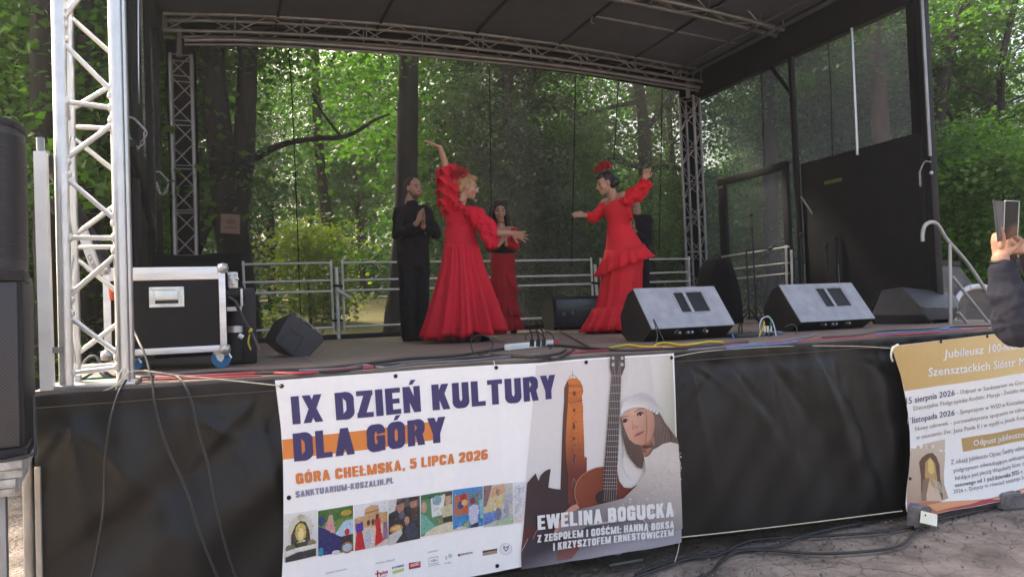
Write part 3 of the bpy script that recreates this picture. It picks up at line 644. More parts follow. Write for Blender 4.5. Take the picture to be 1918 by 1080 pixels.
# heavy condensed capitals drawn from strokes (unit height); each glyph = list of polygons + width
GS = 0.215
def _gl():
    s = GS; h = s*0.86; W = 0.52; G = {}
    R = lambda x0, y0, x1, y1: [(x0, y0), (x1, y0), (x1, y1), (x0, y1)]
    def sweep(path, closed=False):
        P = np.array(path, float); n = len(P); out = []; L = []
        for i in range(n):
            d = P[(i+1) % n]-P[i-1] if closed else P[min(i+1, n-1)]-P[max(i-1, 0)]
            d = d/np.linalg.norm(d); nn = np.array((-d[1], d[0])); wv = s/2*abs(nn[0])+h/2*abs(nn[1]); L.append((P[i]+nn*wv, P[i]-nn*wv))
        for i in range(n if closed else n-1): a, b = L[i], L[(i+1) % n]; out.append([a[0], b[0], b[1], a[1]])
        return out
    def arc(cx, cy, rx, ry, a0, a1, n=9): return [(cx+rx*math.cos(math.radians(a)), cy+ry*math.sin(math.radians(a))) for a in np.linspace(a0, a1, n)]
    def rr(x0, y0, x1, y1, a0=0, segs=('tr', 'tl', 'bl', 'br'), rx=None, ry=None):
        rx = rx or (x1-x0)/2; ry = ry or min(0.26, (y1-y0)/2); out = []
        for q in segs: out += {'tr': arc(x1-rx, y1-ry, rx, ry, 0, 90), 'tl': arc(x0+rx, y1-ry, rx, ry, 90, 180), 'bl': arc(x0+rx, y0+ry, rx, ry, 180, 270), 'br': arc(x1-rx, y0+ry, rx, ry, 270, 360)}[q]
        return out
    a, b, lo, hi = s/2, W-s/2, h/2, 1-h/2
    diag = lambda x0, y0, x1, y1, w: [[(x0-w/2, y0), (x0+w/2, y0), (x1+w/2, y1), (x1-w/2, y1)]]
    G['I'] = ([R(0, 0, s, 1)], s); G['L'] = ([R(0, 0, s, 1), R(0, 0, 0.44, h)], 0.44)
    G['E'] = ([R(0, 0, s, 1), R(0, 0, 0.45, h), R(0, 0.5-h/2, 0.42, 0.5+h/2), R(0, 1-h, 0.45, 1)], 0.45)
    G['F'] = ([R(0, 0, s, 1), R(0, 0.5-h/2, 0.40, 0.5+h/2), R(0, 1-h, 0.44, 1)], 0.44)
    G['T'] = ([R(0.24-s/2, 0, 0.24+s/2, 1), R(0, 1-h, 0.48, 1)], 0.48)
    G['H'] = ([R(0, 0, s, 1), R(W-s, 0, W, 1), R(0, 0.5-h/2, W, 0.5+h/2)], W)
    G['N'] = ([R(0, 0, s*0.9, 1), R(W-s*0.9, 0, W, 1)]+diag(W-s*0.5, 0, s*0.5, 1, s*0.95), W)
    G['M'] = ([R(0, 0, s*0.9, 1), R(0.7-s*0.9, 0, 0.7, 1)]+diag(0.35, 0, s*0.55, 1, s*0.85)+diag(0.35, 0, 0.7-s*0.55, 1, s*0.85), 0.7)
    G['W'] = (diag(0.22, 0, 0.10, 1, s)+diag(0.24, 0, 0.40, 1, s*0.8)+diag(0.56, 0, 0.40, 1, s*0.8)+diag(0.58, 0, 0.70, 1, s), 0.8)
    G['A'] = (diag(s/2, 0, 0.27, 1, s)+diag(0.54-s/2, 0, 0.27, 1, s)+[R(0.14, 0.2, 0.40, 0.2+h*0.9)], 0.54)
    G['V'] = (diag(0.27, 0, s/2, 1, s)+diag(0.27, 0, 0.54-s/2, 1, s), 0.54)
    G['X'] = (diag(s/2, 0, 0.54-s/2, 1, s)+diag(0.54-s/2, 0, s/2, 1, s), 0.54)
    G['Y'] = (diag(0.27, 0.36, s/2, 1, s)+diag(0.27, 0.36, 0.54-s/2, 1, s)+[R(0.27-s/2, 0, 0.27+s/2, 0.46)], 0.54)
    G['Z'] = ([R(0, 0, 0.46, h), R(0, 1-h, 0.46, 1)]+diag(s*0.55, h*0.5, 0.46-s*0.55, 1-h*0.5, s*1.1), 0.46)
    G['K'] = ([R(0, 0, s, 1)]+diag(0.54-s*0.55, 0, 0.26, 0.66, s)+diag(s*0.8, 0.34, 0.51-s*0.5, 1, s), 0.54)
    G['U'] = (sweep([(a, 1), (a, 0.5)]+rr(a, lo, b, hi, 0, ('bl', 'br'))+[(b, 0.5), (b, 1)]), W)
    G['J'] = (sweep([(a, 0.3)]+rr(a, lo, b-0.04, hi, 0, ('bl', 'br'))+[(b-0.04, 0.5), (b-0.04, 1)]), W-0.04)
    G['O'] = (sweep(rr(a, lo, b, hi), True), W)
    G['C'] = (sweep([(b, 0.66)]+rr(a, lo, b, hi, 0, ('tr', 'tl', 'bl', 'br'))+[(b, 0.35)]), W)
    G['G'] = (sweep([(b, 0.68)]+rr(a, lo, b, hi, 0, ('tr', 'tl', 'bl', 'br'))+[(b, 0.46)])+[R(0.27, 0.42, W, 0.42+h*0.85), R(W-s*0.8, 0, W, 0.5)], W)
    G['D'] = ([R(0, 0, s, 1)]+sweep([(s*0.5, hi)]+rr(0.0, lo, b, hi, 0, ('tr',), 0.2)[::-1]+rr(0.0, lo, b, hi, 0, ('br',), 0.2)[::-1]+[(s*0.5, lo)]), W)
    m = 0.47
    bowl = lambda y0, y1, xr: sweep([(s*0.5, y1)]+rr(0.0, y0, xr, y1, 0, ('tr',), 0.17, (y1-y0)/2)[::-1]+rr(0.0, y0, xr, y1, 0, ('br',), 0.17, (y1-y0)/2)[::-1]+[(s*0.5, y0)])
    G['P'] = ([R(0, 0, s, 1)]+bowl(0.44, hi, b-0.01), 0.5)
    G['R'] = ([R(0, 0, s, 1)]+bowl(0.47, hi, b-0.01)+diag(W-s*0.5, 0, 0.33, 0.48, s), W)
    G['B'] = ([R(0, 0, s, 1)]+bowl(0.5, hi, b-0.02)+bowl(lo, 0.5, b), W)
    def S_(): return sweep([(b, 0.68), (b, 0.74)]+rr(a, 0.52, b, hi, 0, ('tr', 'tl'), None, 0.2)+arc(a+0.15, 0.70, 0.15, 0.17, 180, 245, 4)+[(W/2, 0.5)]+arc(b-0.15, 0.29, 0.15, 0.17, 65, 0, 4)+rr(a, lo, b, 0.48, 0, ('br',), None, 0.2)[::-1]+rr(a, lo, b, 0.48, 0, ('bl',), None, 0.2)[::-1]+[(a, 0.33)])
    G['S'] = (S_(), W)
    G['0'] = G['O']; G['2'] = (sweep([(a, 0.66), (a, 0.72)]+rr(a, 0.5, b, hi, 0, ('tl',))[::-1]+rr(a, 0.5, b, hi, 0, ('tr',))[::-1]+[(b, 0.6), (b-0.06, 0.45), (a+0.07, 0.2), (a+0.02, lo)])+[R(0, 0, W-0.02, h)], W)
    G['5'] = ([R(0.03, 0.5, 0.03+s*0.85, 1), R(0.03, 1-h, W-0.03, 1)]+sweep([(a, 0.3)]+rr(a, lo, b, 0.62, 0, ('bl', 'br'), None, 0.22)+rr(a, lo, b, 0.62, 0, ('tr',), None, 0.2)+[(a+0.05, 0.58)]), W)
    G['6'] = (sweep(rr(a, lo, b, 0.54, 0, ('tr', 'tl', 'bl', 'br'), None, 0.2), True)+sweep(rr(a, lo, b, hi, 0, ('tr', 'tl'), None, 0.2)[2:]+[(a, 0.3)]), W)
    G['1'] = ([R(0.14, 0, 0.14+s, 1)]+diag(0.06, 0.72, 0.22, 1, 0.14), 0.40)
    G['.'] = ([R(0, 0, s, h)], s); G[','] = ([R(0, 0, s, h), [(0.06, -0.16), (0.13, -0.16), (s, 0.02), (0.08, 0.02)]], s); G[':'] = ([R(0, 0, s, h), R(0, 0.5, s, 0.5+h)], s)
    G['-'] = ([R(0, 0.34, 0.3, 0.34+h)], 0.3); G[' '] = ([], 0.2)
    ac = lambda c: [[(c-0.07, 1.07), (c+0.04, 1.07), (c+0.15, 1.25), (c-0.0, 1.25)]]
    for ch, base in (('Ń', 'N'), ('Ó', 'O'), ('Ś', 'S'), ('Ć', 'C')): G[ch] = (G[base][0]+ac(G[base][1]/2), G[base][1])
    G['Ł'] = (G['L'][0]+[[(-0.07, 0.36), (-0.07, 0.48), (0.34, 0.68), (0.34, 0.56)]], 0.44)
    G['Ą'] = (G['A'][0]+[[(0.42, 0), (0.52, 0), (0.50, -0.1), (0.56, -0.16), (0.50, -0.22), (0.42, -0.14)]], 0.54)
    return G
GLYPHS = _gl()
def gothic(self, body, bl, br, tl, tr, col, layer=2, alb=0.82, gap=0.075):
    B0, B1, T0, T1 = [np.array(self.xz(p)) for p in (bl, br, tl, tr)]; c = np.array(lin(col))*alb
    tot = sum(GLYPHS[ch][1]+gap for ch in body)-gap; x = 0.0; k = 0
    for ch in body:
        polys, w_ = GLYPHS[ch]
        for pl in polys:
            bm = bmesh.new(); vs = []
            for px, py in pl:
                u = (x+px)/tot; v = py; p = (1-u)*(1-v)*B0+u*(1-v)*B1+(1-u)*v*T0+u*v*T1; vs.append(bm.verts.new((p[0], 0, p[1])))
            try: bm.faces.new(vs)
            except ValueError: pass
            k += 1; self._emit(bm, layer+0.03*(k % 24), lambda x_, z_: c)
        x += w_+gap
    return self
Print.gothic = gothic

# ---- the festival banner
YB = -0.17
def wave1(x, z): return 0.007*math.sin(x*6.3+0.6)+0.004*math.sin(x*13.7)+0.002*math.sin(x*29)
bn1 = thing('event_banner', 'white festival banner with big navy lettering, brick tower and woman with guitar', 'banner', (1.6, YB, -1.2))
B = Print(YB, wave1)
out1 = [(515, 712), (620, 704), (741, 695.5), (840, 688), (930, 682.5), (1010, 679), (1098, 671), (1180, 666), (1262, 661), (1264, 720), (1266, 790), (1268, 870), (1270, 940), (1271, 1005), (1190, 1018), (1100, 1034), (1000, 1054), (940, 1068), (830, 1090), (700, 1112), (610, 1125), (526, 1135), (528, 1080), (531, 1020), (531, 930), (530, 860), (526, 800), (520, 750)]
B.poly(out1, (253, 252, 252), 0, alb=0.92)
B.build('sheet', bn1)
zA = zoomed(960, 650, 5.144); zB = zoomed(960, 840, 5.144)
A = Print(YB, wave1)
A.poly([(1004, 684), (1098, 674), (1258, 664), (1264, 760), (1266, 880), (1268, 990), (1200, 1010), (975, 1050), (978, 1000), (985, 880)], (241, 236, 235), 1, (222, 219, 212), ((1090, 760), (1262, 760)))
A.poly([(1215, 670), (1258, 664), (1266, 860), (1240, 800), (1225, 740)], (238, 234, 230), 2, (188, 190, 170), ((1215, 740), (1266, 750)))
# tower
lit = zA((535, 315), (560, 298), (620, 298), (652, 325), (675, 375), (682, 425), (668, 470), (668, 500), (680, 575), (678, 640), (684, 780), (690, 920), (692, 1080)) + zB((694, 70), (716, 85), (714, 230), (700, 560), (640, 590), (480, 600), (468, 480)) + zA((478, 940), (490, 700), (500, 560), (500, 430), (512, 365))
A.poly(lit, (222, 128, 62), 3, (118, 48, 46), ((1080, 790), (1072, 880)))
A.poly(zA((512, 365), (535, 315), (545, 370), (540, 480), (530, 640), (515, 900), (520, 1080)) + zB((540, 260), (535, 560), (468, 600), (464, 380)) + zA((478, 920), (490, 660), (500, 520), (500, 400)), (112, 72, 56), 4, (70, 44, 44), ((1060, 720), (1052, 900)))
A.line(zA((578, 225), (580, 300)), 0.7, (110, 90, 85), 4); A.line(zA((545, 300), (560, 272), (600, 270), (622, 300)), 0.9, (150, 120, 105), 4)
A.line(zA((505, 420), (560, 445), (640, 430), (678, 415)), 0.8, (150, 70, 40), 5); A.line(zA((505, 505), (560, 530), (640, 520), (674, 505)), 1.4, (140, 66, 40), 5)
for x in range(530, 670, 14): A.line(zA((x, 355), (x+4, 385)), 0.8, (150, 70, 45), 5)
for x in range(515, 670, 16): A.line(zA((x, 480), (x+6, 515)), 0.9, (150, 74, 45), 5)
for x, y, h in ((597, 445, 26), (595, 605, 14), (594, 760, 36), (594, 875, 14), (596, 1050, 24)): A.ellipse(zA((x, y))[0], 2.4, h/5.144, (92, 52, 48), 5, 10)
for x, y in ((592, 100), (592, 330)): A.ellipse(zB((x, y))[0], 3.4, 9, (160, 96, 90), 5, 10); A.ellipse(zB((x, y+8))[0], 2.3, 7, (84, 62, 72), 6, 10)
# dark pleated shape, lower left
A.poly(zB((130, 320), (215, 230), (242, 305), (262, 252), (300, 215), (340, 193), (364, 194), (352, 270), (340, 368), (400, 382), (466, 390), (540, 520), (640, 600), (600, 760), (420, 1010), (340, 1060), (150, 1075), (72, 1070), (72, 980), (100, 700), (118, 460)), (58, 44, 48), 7, (78, 58, 66), ((1000, 900), (1000, 1040)))
A.poly(zB((72, 980), (135, 850), (190, 870), (600, 760), (1100, 690), (1618, 640), (1618, 895), (1200, 975), (700, 1060), (300, 1120), (75, 1150)), (64, 56, 66), 8, (176, 172, 184), ((1100, 985), (1120, 1045)))
A.poly(zB((75, 975), (100, 760), (230, 740), (190, 840), (138, 850)), (96, 42, 46), 8)
A.poly(zB((420, 1075), (440, 900), (560, 860), (700, 880), (640, 960), (570, 1056)), (112, 52, 50), 9, (150, 96, 92), ((1060, 1010), (1060, 1045)))
A.line(zB((72, 985), (135, 855)), 1.0, (200, 190, 190), 9); A.line(zB((185, 860), (228, 770)), 0.8, (190, 180, 180), 9)
# guitar
A.poly(zB((872, 170), (800, 180), (730, 208), (665, 255), (620, 315), (598, 390), (600, 465), (625, 530), (700, 600), (860, 620), (1040, 540), (1130, 430), (1198, 338), (1140, 376), (1070, 368), (1025, 310), (1006, 220), (1006, 170)), (150, 72, 46), 9, (112, 48, 34), ((1085, 890), (1150, 940)))
A.line(zB((872, 168), (800, 178), (730, 206), (665, 253), (620, 313), (598, 390), (600, 465), (625, 530)), 0.9, (205, 170, 130), 10)
A.ellipse(zB((900, 470))[0], 21, 15, (50, 34, 38), 10, 20)
A.poly(zA((948, 272), (1043, 272), (1010, 1080)) + zB((1004, 170), (998, 400), (960, 500), (862, 510), (868, 330)) + zA((884, 1080)), (84, 68, 70), 11, (58, 42, 46), ((1150, 700), (1135, 920)))
A.poly(zA((937, 88), (1076, 85), (1079, 190), (1046, 272), (950, 273), (932, 192)), (86, 74, 76), 11)
for i, (yy, xa, xb) in enumerate(((272, 948, 1043), (362, 940, 1039), (440, 933, 1036), (517, 926, 1033), (588, 920, 1030), (657, 914, 1027), (723, 908, 1024), (786, 903, 1020), (845, 898, 1017), (899, 894, 1015), (953, 890, 1013), (1004, 886, 1011), (1053, 884, 1010))): A.line(zA((xa, yy), (xb, yy)), 0.75, (214, 204, 200), 12)
for yy in (28, 75, 120, 163, 205, 243, 281, 317, 350, 381): A.line(zB((884-yy*0.055, yy), (1008-yy*0.02, yy)), 0.7, (205, 196, 192), 12)
for k in range(6):
    t = (k+0.5)/6; A.line([zA((948+95*t, 272))[0], zB((868+132*t, 500))[0]], 0.45, (196, 188, 184), 12); A.line([zA((952+90*t, 272))[0], zA((962+(k % 2)*18+(60 if k > 2 else 0), 130))[0]], 0.4, (190, 176, 170), 12)
for x, y in ((962, 103), (1050, 103), (962, 165), (1050, 165)): A.ellipse(zA((x, y))[0], 2.6, 3.2, (228, 224, 224), 13, 10); A.ellipse(zA((x, y))[0], 1.2, 1.5, (150, 146, 150), 14, 8); A.line([zA((x, y))[0], zA((x+(-42 if x < 1000 else 42), y+12))[0]], 0.9, (176, 172, 176), 12)
# woman with a white lace cap
A.poly(zA((1380, 600), (1420, 660), (1460, 735), (1520, 815), (1580, 885), (1580, 930), (1480, 925), (1380, 960), (1300, 1020), (1250, 1080)) + zB((1245, 110), (1235, 190), (1190, 172), (1130, 95)) + zA((1098, 1020), (1062, 900), (1045, 780), (1036, 690), (1060, 640)), (88, 66, 62), 13, (132, 110, 104), ((1180, 860), (1240, 760)))
A.poly(zA((1040, 660), (1090, 610), (1160, 580), (1240, 570), (1310, 590), (1345, 660), (1350, 730), (1345, 800), (1320, 870), (1280, 915), (1225, 938), (1165, 925), (1115, 880), (1080, 800), (1055, 730)), (222, 172, 150), 14, (190, 132, 112), ((1180, 790), (1222, 815)))
A.poly(zA((1225, 936), (1290, 905), (1345, 840), (1352, 930), (1300, 1010), (1250, 1060), (1235, 1000)), (176, 118, 98), 13)
A.poly(zA((1030, 665), (1034, 600), (1055, 540), (1100, 485), (1160, 448), (1230, 432), (1300, 455), (1355, 510), (1398, 600), (1385, 622), (1340, 596), (1300, 570), (1240, 560), (1180, 566), (1130, 586), (1085, 606), (1055, 640)), (236, 233, 232), 15, (205, 203, 204), ((1180, 760), (1190, 735)))
for k in range(9): a0 = (1060+k*38, 600-60*math.sin(k*0.42)); A.line(zA((a0[0]+20, a0[1]-100+k*6), (a0[0]+70, a0[1]-70+k*8)), 0.5, (182, 180, 182), 16)
for k in range(12): A.ellipse(zA((1050+k*29, 628-66*math.sin((k+0.6)*0.27)))[0], 3.2, 2.4, (243, 241, 240), 16, 8)
for (x, y, rx) in ((1078, 710, 5.4), (1214, 642, 6.4)):
    A.ellipse(zA((x, y-4))[0], rx, 4.6, (104, 72, 66), 15, 12, -0.4); A.ellipse(zA((x+4, y+6))[0], rx*0.66, 2.8, (224, 208, 204), 16, 10, -0.4); A.ellipse(zA((x, y))[0], 2.7, 2.9, (46, 30, 30), 17, 10)
A.line(zA((1045, 682), (1075, 660), (1110, 664)), 1.1, (116, 78, 66), 16); A.line(zA((1160, 622), (1200, 592), (1250, 584)), 1.2, (116, 78, 66), 16)
A.poly(zA((1140, 690), (1155, 740), (1196, 762), (1180, 775), (1148, 782), (1140, 760)), (204, 148, 126), 15)
A.ellipse(zA((1150, 780))[0], 1.6, 1.0, (130, 76, 66), 16, 8); A.ellipse(zA((1186, 764))[0], 1.6, 1.0, (130, 76, 66), 16, 8)
A.poly(zA((1154, 858), (1190, 818), (1215, 812), (1248, 796), (1240, 820), (1205, 842)), (176, 92, 88), 16); A.line(zA((1158, 856), (1206, 826), (1246, 800)), 0.7, (112, 56, 56), 17)
A.line(zA((1262, 600), (1275, 760), (1262, 920), (1268, 1010)), 0.6, (120, 84, 72), 16); A.line(zA((1046, 720), (1050, 900), (1060, 1060)), 0.8, (120, 96, 88), 13)
A.line(zB((1050, 40), (1052, 150), (1085, 240), (1130, 290)), 0.5, (150, 130, 122), 9)
A.poly(zB((1245, 75), (1290, 60), (1330, 0)) + zA((1370, 960), (1430, 922), (1500, 906), (1580, 925)) + zB((1604, 300), (1612, 500), (1620, 760), (1500, 790), (1300, 690), (1060, 660), (760, 720), (520, 830), (420, 850), (430, 740), (500, 640), (640, 572), (830, 528), (1060, 470), (1190, 342), (1262, 200)), (226, 216, 208), 18, (142, 132, 136), ((1225, 860), (1180, 985)))
A.poly(zB((500, 600), (560, 545), (610, 525), (640, 560), (600, 590), (560, 600), (500, 700), (440, 760), (380, 860), (350, 880), (400, 760)), (206, 150, 132), 19)
rr = random.Random(3)
for k in range(420):
    x = rr.uniform(1000, 1610); y = rr.uniform(-40, 640)
    if y > 560-(x-1000)*0.98 and y > 30 and not (y > 540 and x < 1100): A.ellipse(zB((x, y))[0], rr.uniform(0.8, 2.6), rr.uniform(0.6, 1.4), rr.choice([(206, 194, 184), (190, 178, 174), (226, 218, 212), (214, 204, 198)]), 19+0.02*(k % 40), 7, rr.uniform(0, 3))
A.poly(zB((1215, 640), (1260, 690), (1330, 760), (1300, 740), (1240, 680)), (220, 205, 190), 19)
for k in range(150):                            # brick courses of the tower
    t = rr.uniform(0.02, 1); x = rr.uniform(545, 665); y = 420+t*640; A.line(zA((x, y), (x+rr.uniform(8, 20), y-1)), rr.uniform(0.5, 0.9), rr.choice([(176, 92, 50), (236, 150, 84), (150, 74, 48)] if y < 930 else [(110, 48, 46), (146, 70, 62)]), 5+0.02*(k % 30))
for k in range(26):                             # strands of the hair
    x = 1390+k*7; A.line(zA((x, 640+k*9), (x+34, 740+k*9), (x+20, 880+k*3)), 0.5, rr.choice([(120, 94, 86), (60, 44, 42), (140, 116, 108)]), 13.2+0.02*k)
for k in range(16): A.line(zA((1050+k*4, 740+k*12), (1078+k*3, 900+k*8), (1110+k*2, 1040)), 0.5, rr.choice([(120, 98, 90), (62, 46, 44), (146, 124, 114)]), 13.2+0.02*k)
A.poly(zA((1290, 700), (1345, 690), (1340, 810), (1300, 890), (1270, 900), (1285, 800)), (192, 138, 118), 14.4, (212, 160, 138), ((1218, 800), (1208, 800)))
A.poly(zA((1085, 770), (1120, 760), (1140, 800), (1110, 840)), (226, 164, 144), 14.4)
A.poly(zA((1120, 600), (1200, 580), (1170, 640), (1110, 650)), (228, 184, 162), 14.4)
A.build('printed_portrait', bn1)
# orange band, lettering
T = Print(YB, wave1)
T.poly([(528.5, 823), (670, 806), (823, 788), (812, 824), (670, 843), (530, 860)], (243, 145, 66), 1)
navy = (58, 52, 112)
T.gothic('IX DZIEŃ KULTURY', (548, 794), (1042, 745.5), (544, 742), (1040, 701), navy, 3)
T.gothic('DLA GÓRY', (551, 863.5), (835, 827), (547.6, 811.3), (834, 779.4), navy, 3)
T.gothic('GÓRA CHEŁMSKA, 5 LIPCA 2026', (554.6, 905.7), (913.2, 859), (553, 885.8), (913.4, 840.4), (238, 138, 72), 3)
T.gothic('SANKTUARIUM-KOSZALIN.PL', (553.8, 930.8), (737, 903.7), (553, 919), (737, 892.5), (150, 150, 176), 3)
T.gothic('EWELINA BOGUCKA', (1003.7, 989.7), (1257.4, 964.4), (1003, 962.9), (1256.5, 937.2), (252, 252, 252), 22)
T.gothic('Z ZESPOŁEM I GOŚĆMI: HANNĄ BOKSĄ', (1003, 1013), (1257.4, 985.4), (1003, 999), (1257.4, 972), (248, 248, 248), 22)
T.gothic('I KRZYSZTOFEM ERNESTOWICZEM', (1033, 1028.5), (1256.5, 1000), (1033, 1014.4), (1256.5, 987.8), (248, 248, 248), 22)
T.build('lettering', bn1)
# row of small photographs
Ph = Print(YB, wave1)
def quad_map(tl, tr, br, bl):
    tl, tr, br, bl = [np.array(q, float) for q in (tl, tr, br, bl)]
    return lambda *uv: [tuple((1-u)*(1-v)*tl+u*(1-v)*tr+u*v*br+(1-u)*v*bl) for u, v in uv]
def photo(q, bgc, shapes, bg1=None):
    f = quad_map(*q); Ph.poly(f((0, 0), (1, 0), (1, 1), (0, 1)), bgc, 1, bg1, (f((0.5, 0))[0], f((0.5, 1))[0]) if bg1 else None)
    for L, (col, pts) in enumerate(shapes): Ph.poly(f(*pts), col, 2+L*0.35)
    rq = random.Random(int(q[0][0])); ins = lambda p, u, v: sum(((b[1] > v) != (a[1] > v)) and (u < (a[0]-b[0])*(v-b[1])/(a[1]-b[1]+1e-9)+b[0]) for a, b in zip(p, p[1:]+p[:1])) % 2
    for k in range(130):                       # printed grain: small light and dark patches of the picture
        u, v = rq.uniform(0.03, 0.97), rq.uniform(0.03, 0.97); col = bgc
        for cc, pts in shapes:
            if ins(list(pts), u, v): col = cc
        j = rq.choice((-38, -26, -16, 14, 24, 34)); col = tuple(min(252, max(10, c_+j+rq.uniform(-14, 14))) for c_ in col); c = f((u, v))[0]
        Ph.ellipse(c, rq.uniform(0.5, 2.6), rq.uniform(0.4, 2.0), col, 7.5+0.02*k, 6, rq.uniform(0, 3))
def el(cx, cy, rx, ry, n=10): return [(cx+rx*math.cos(a), cy+ry*math.sin(a)) for a in np.arange(n)*2*math.pi/n]
photo([(531, 962.6), (594.4, 953.5), (594.8, 1040), (532, 1053)], (244, 243, 240), [((226, 222, 205), el(.5, .35, .38, .3)), ((70, 66, 54), [(.2, .75), (.22, .45), (.35, .25), (.5, .18), (.65, .22), (.76, .42), (.8, .75)]), ((222, 196, 110), el(.5, .42, .17, .2)), ((248, 232, 170), el(.5, .45, .09, .13)), ((205, 190, 170), el(.5, .1, .1, .06)), ((120, 120, 96), el(.2, .72, .16, .08)), ((150, 140, 112), el(.82, .7, .14, .09)), ((244, 240, 232), [(0, .78), (.4, .73), (1, .72), (1, .8), (.4, .82), (0, .88)]), ((58, 54, 60), [(.04, .9), (.4, .83), (.95, .82), (.95, .98), (.04, 1)])], (226, 226, 220))
photo([(595.6, 956), (661, 944.7), (661.7, 1030), (596, 1040)], (70, 118, 52), [((110, 150, 70), [(0, .3), (1, .22), (1, .5), (0, .5)]), ((190, 160, 60), el(.8, .14, .16, .07)), ((190, 215, 235), [(.5, .55), (.75, .3), (1, .3), (1, .62), (.5, .66)]), ((225, 160, 165), [(.2, .4), (.3, .18), (.42, .2), (.5, .55), (.25, .55)]), ((210, 175, 150), el(.36, .2, .07, .08)), ((38, 44, 112), [(0, .35), (.2, .42), (.5, .58), (.7, .66), (.75, .9), (.4, 1), (0, 1)]), ((50, 64, 120), el(.1, .24, .1, .12)), ((40, 150, 190), el(.08, .92, .08, .1)), ((200, 50, 70), el(.82, .56, .07, .08)), ((60, 40, 60), [(.6, .66), (.95, .62), (.95, .82), (.7, .84)]), ((176, 116, 66), el(.82, .9, .17, .13)), ((180, 205, 220), el(.82, .9, .13, .09)), ((225, 215, 225), el(.5, .97, .12, .05))])
photo([(663, 944.7), (725.4, 934.7), (726, 1018), (664, 1030)], (238, 238, 242), [((214, 170, 122), [(0, .3), (.3, .27), (.32, .12), (.5, .05), (.72, .08), (.74, .25), (1, .26), (1, .55), (0, .55)]), ((176, 126, 92), [(.32, .2), (.74, .16), (.74, .2), (.32, .24)]), ((90, 66, 60), el(.42, .44, .05, .07)), ((90, 66, 60), el(.55, .43, .05, .07)), ((90, 66, 60), el(.66, .42, .05, .07)), ((226, 210, 192), [(0, .55), (1, .5), (1, 1), (0, 1)]), ((190, 200, 220), el(.4, .78, .1, .2)), ((206, 38, 52), [(.06, .6), (.22, .58), (.32, 1), (0, 1)]), ((84, 62, 170), [(.03, .42), (.25, .38), (.27, .58), (.05, .62)]), ((214, 168, 140), el(.14, .34, .06, .08)), ((210, 36, 48), [(.6, .4), (.76, .36), (.78, .6), (.86, .9), (.6, .97), (.64, .6)]), ((90, 50, 44), el(.68, .32, .05, .06)), ((150, 112, 140), [(.86, .5), (.98, .46), (1, .85), (.85, .88)])])
photo([(727, 936), (787, 928), (787.5, 1008), (727.4, 1019.6)], (90, 92, 100), [((222, 220, 216), [(0, 0), (.28, 0), (.2, .3), (0, .32)]), ((54, 54, 62), [(.02, .3), (.25, .25), (.6, .2), (1, .25), (1, 1), (.3, 1), (.02, .7)]), ((186, 130, 112), el(.38, .18, .13, .16)), ((70, 60, 58), [(.25, .06), (.52, .02), (.52, .1), (.25, .14)]), ((180, 132, 110), el(.8, .16, .12, .13)), ((80, 62, 52), [(.68, .26), (.93, .24), (.9, .55), (.75, .56)]), ((58, 46, 42), [(.66, .0), (.95, .0), (.95, .08), (.66, .1)]), ((98, 104, 120), el(.42, .38, .09, .1)), ((196, 150, 128), el(.58, .52, .08, .1)), ((214, 150, 84), el(.24, .66, .22, .09)), ((236, 190, 130), el(.24, .65, .16, .05)), ((214, 212, 206), [(0, .78), (.4, .68), (.44, .8), (.2, 1), (0, 1)]), ((64, 70, 88), el(.72, .78, .2, .2))])
photo([(788.7, 927.6), (846.5, 917.6), (847.3, 994.5), (789, 1005)], (96, 150, 108), [((62, 116, 74), [(0, 0), (1, 0), (1, .1), (0, .12)]), ((236, 240, 240), [(.32, .12), (.78, .06), (.7, .55), (.36, .58)]), ((150, 180, 186), el(.52, .18, .15, .12)), ((206, 170, 140), el(.1, .3, .1, .14)), ((120, 190, 170), [(0, .45), (.15, .5), (.45, .8), (.4, .9), (0, .95)]), ((216, 205, 170), [(.62, .4), (.9, .3), (1, .35), (1, .6), (.7, .62)]), ((214, 170, 140), el(.86, .2, .1, .14)), ((90, 60, 52), [(.78, .04), (1, .02), (1, .1), (.8, .12)]), ((60, 52, 50), [(.66, .64), (1, .6), (1, .74), (.7, .74)]), ((232, 222, 196), [(.15, .92), (.5, .8), (1, .74), (1, 1), (.1, 1)]), ((180, 140, 116), el(.62, .68, .08, .06))])
photo([(847.7, 916.8), (904, 909.7), (905, 983.7), (848.5, 993.3)], (70, 150, 214), [((196, 120, 84), [(.05, .14), (.52, .12), (.52, .62), (.05, .66)]), ((190, 60, 60), el(.35, .22, .12, .1)), ((70, 84, 150), el(.25, .4, .1, .1)), ((236, 190, 120), el(.38, .36, .1, .09)), ((214, 96, 60), el(.42, .52, .09, .1)), ((120, 140, 150), [(.56, .14), (.98, .1), (.98, .55), (.56, .5)]), ((150, 60, 66), el(.66, .34, .09, .09)), ((206, 206, 232), [(.52, .5), (.68, .42), (.85, .46), (.82, .92), (.6, .95), (.52, .72)]), ((60, 60, 76), [(.6, .92), (.82, .88), (.84, 1), (.58, 1)]), ((150, 200, 210), [(.86, .34), (1, .3), (1, .8), (.9, .8)]), ((160, 180, 130), [(.34, .86), (.55, .8), (.5, 1), (.36, 1)]), ((220, 214, 200), [(0, .96), (.3, .9), (.5, 1), (0, 1)])])
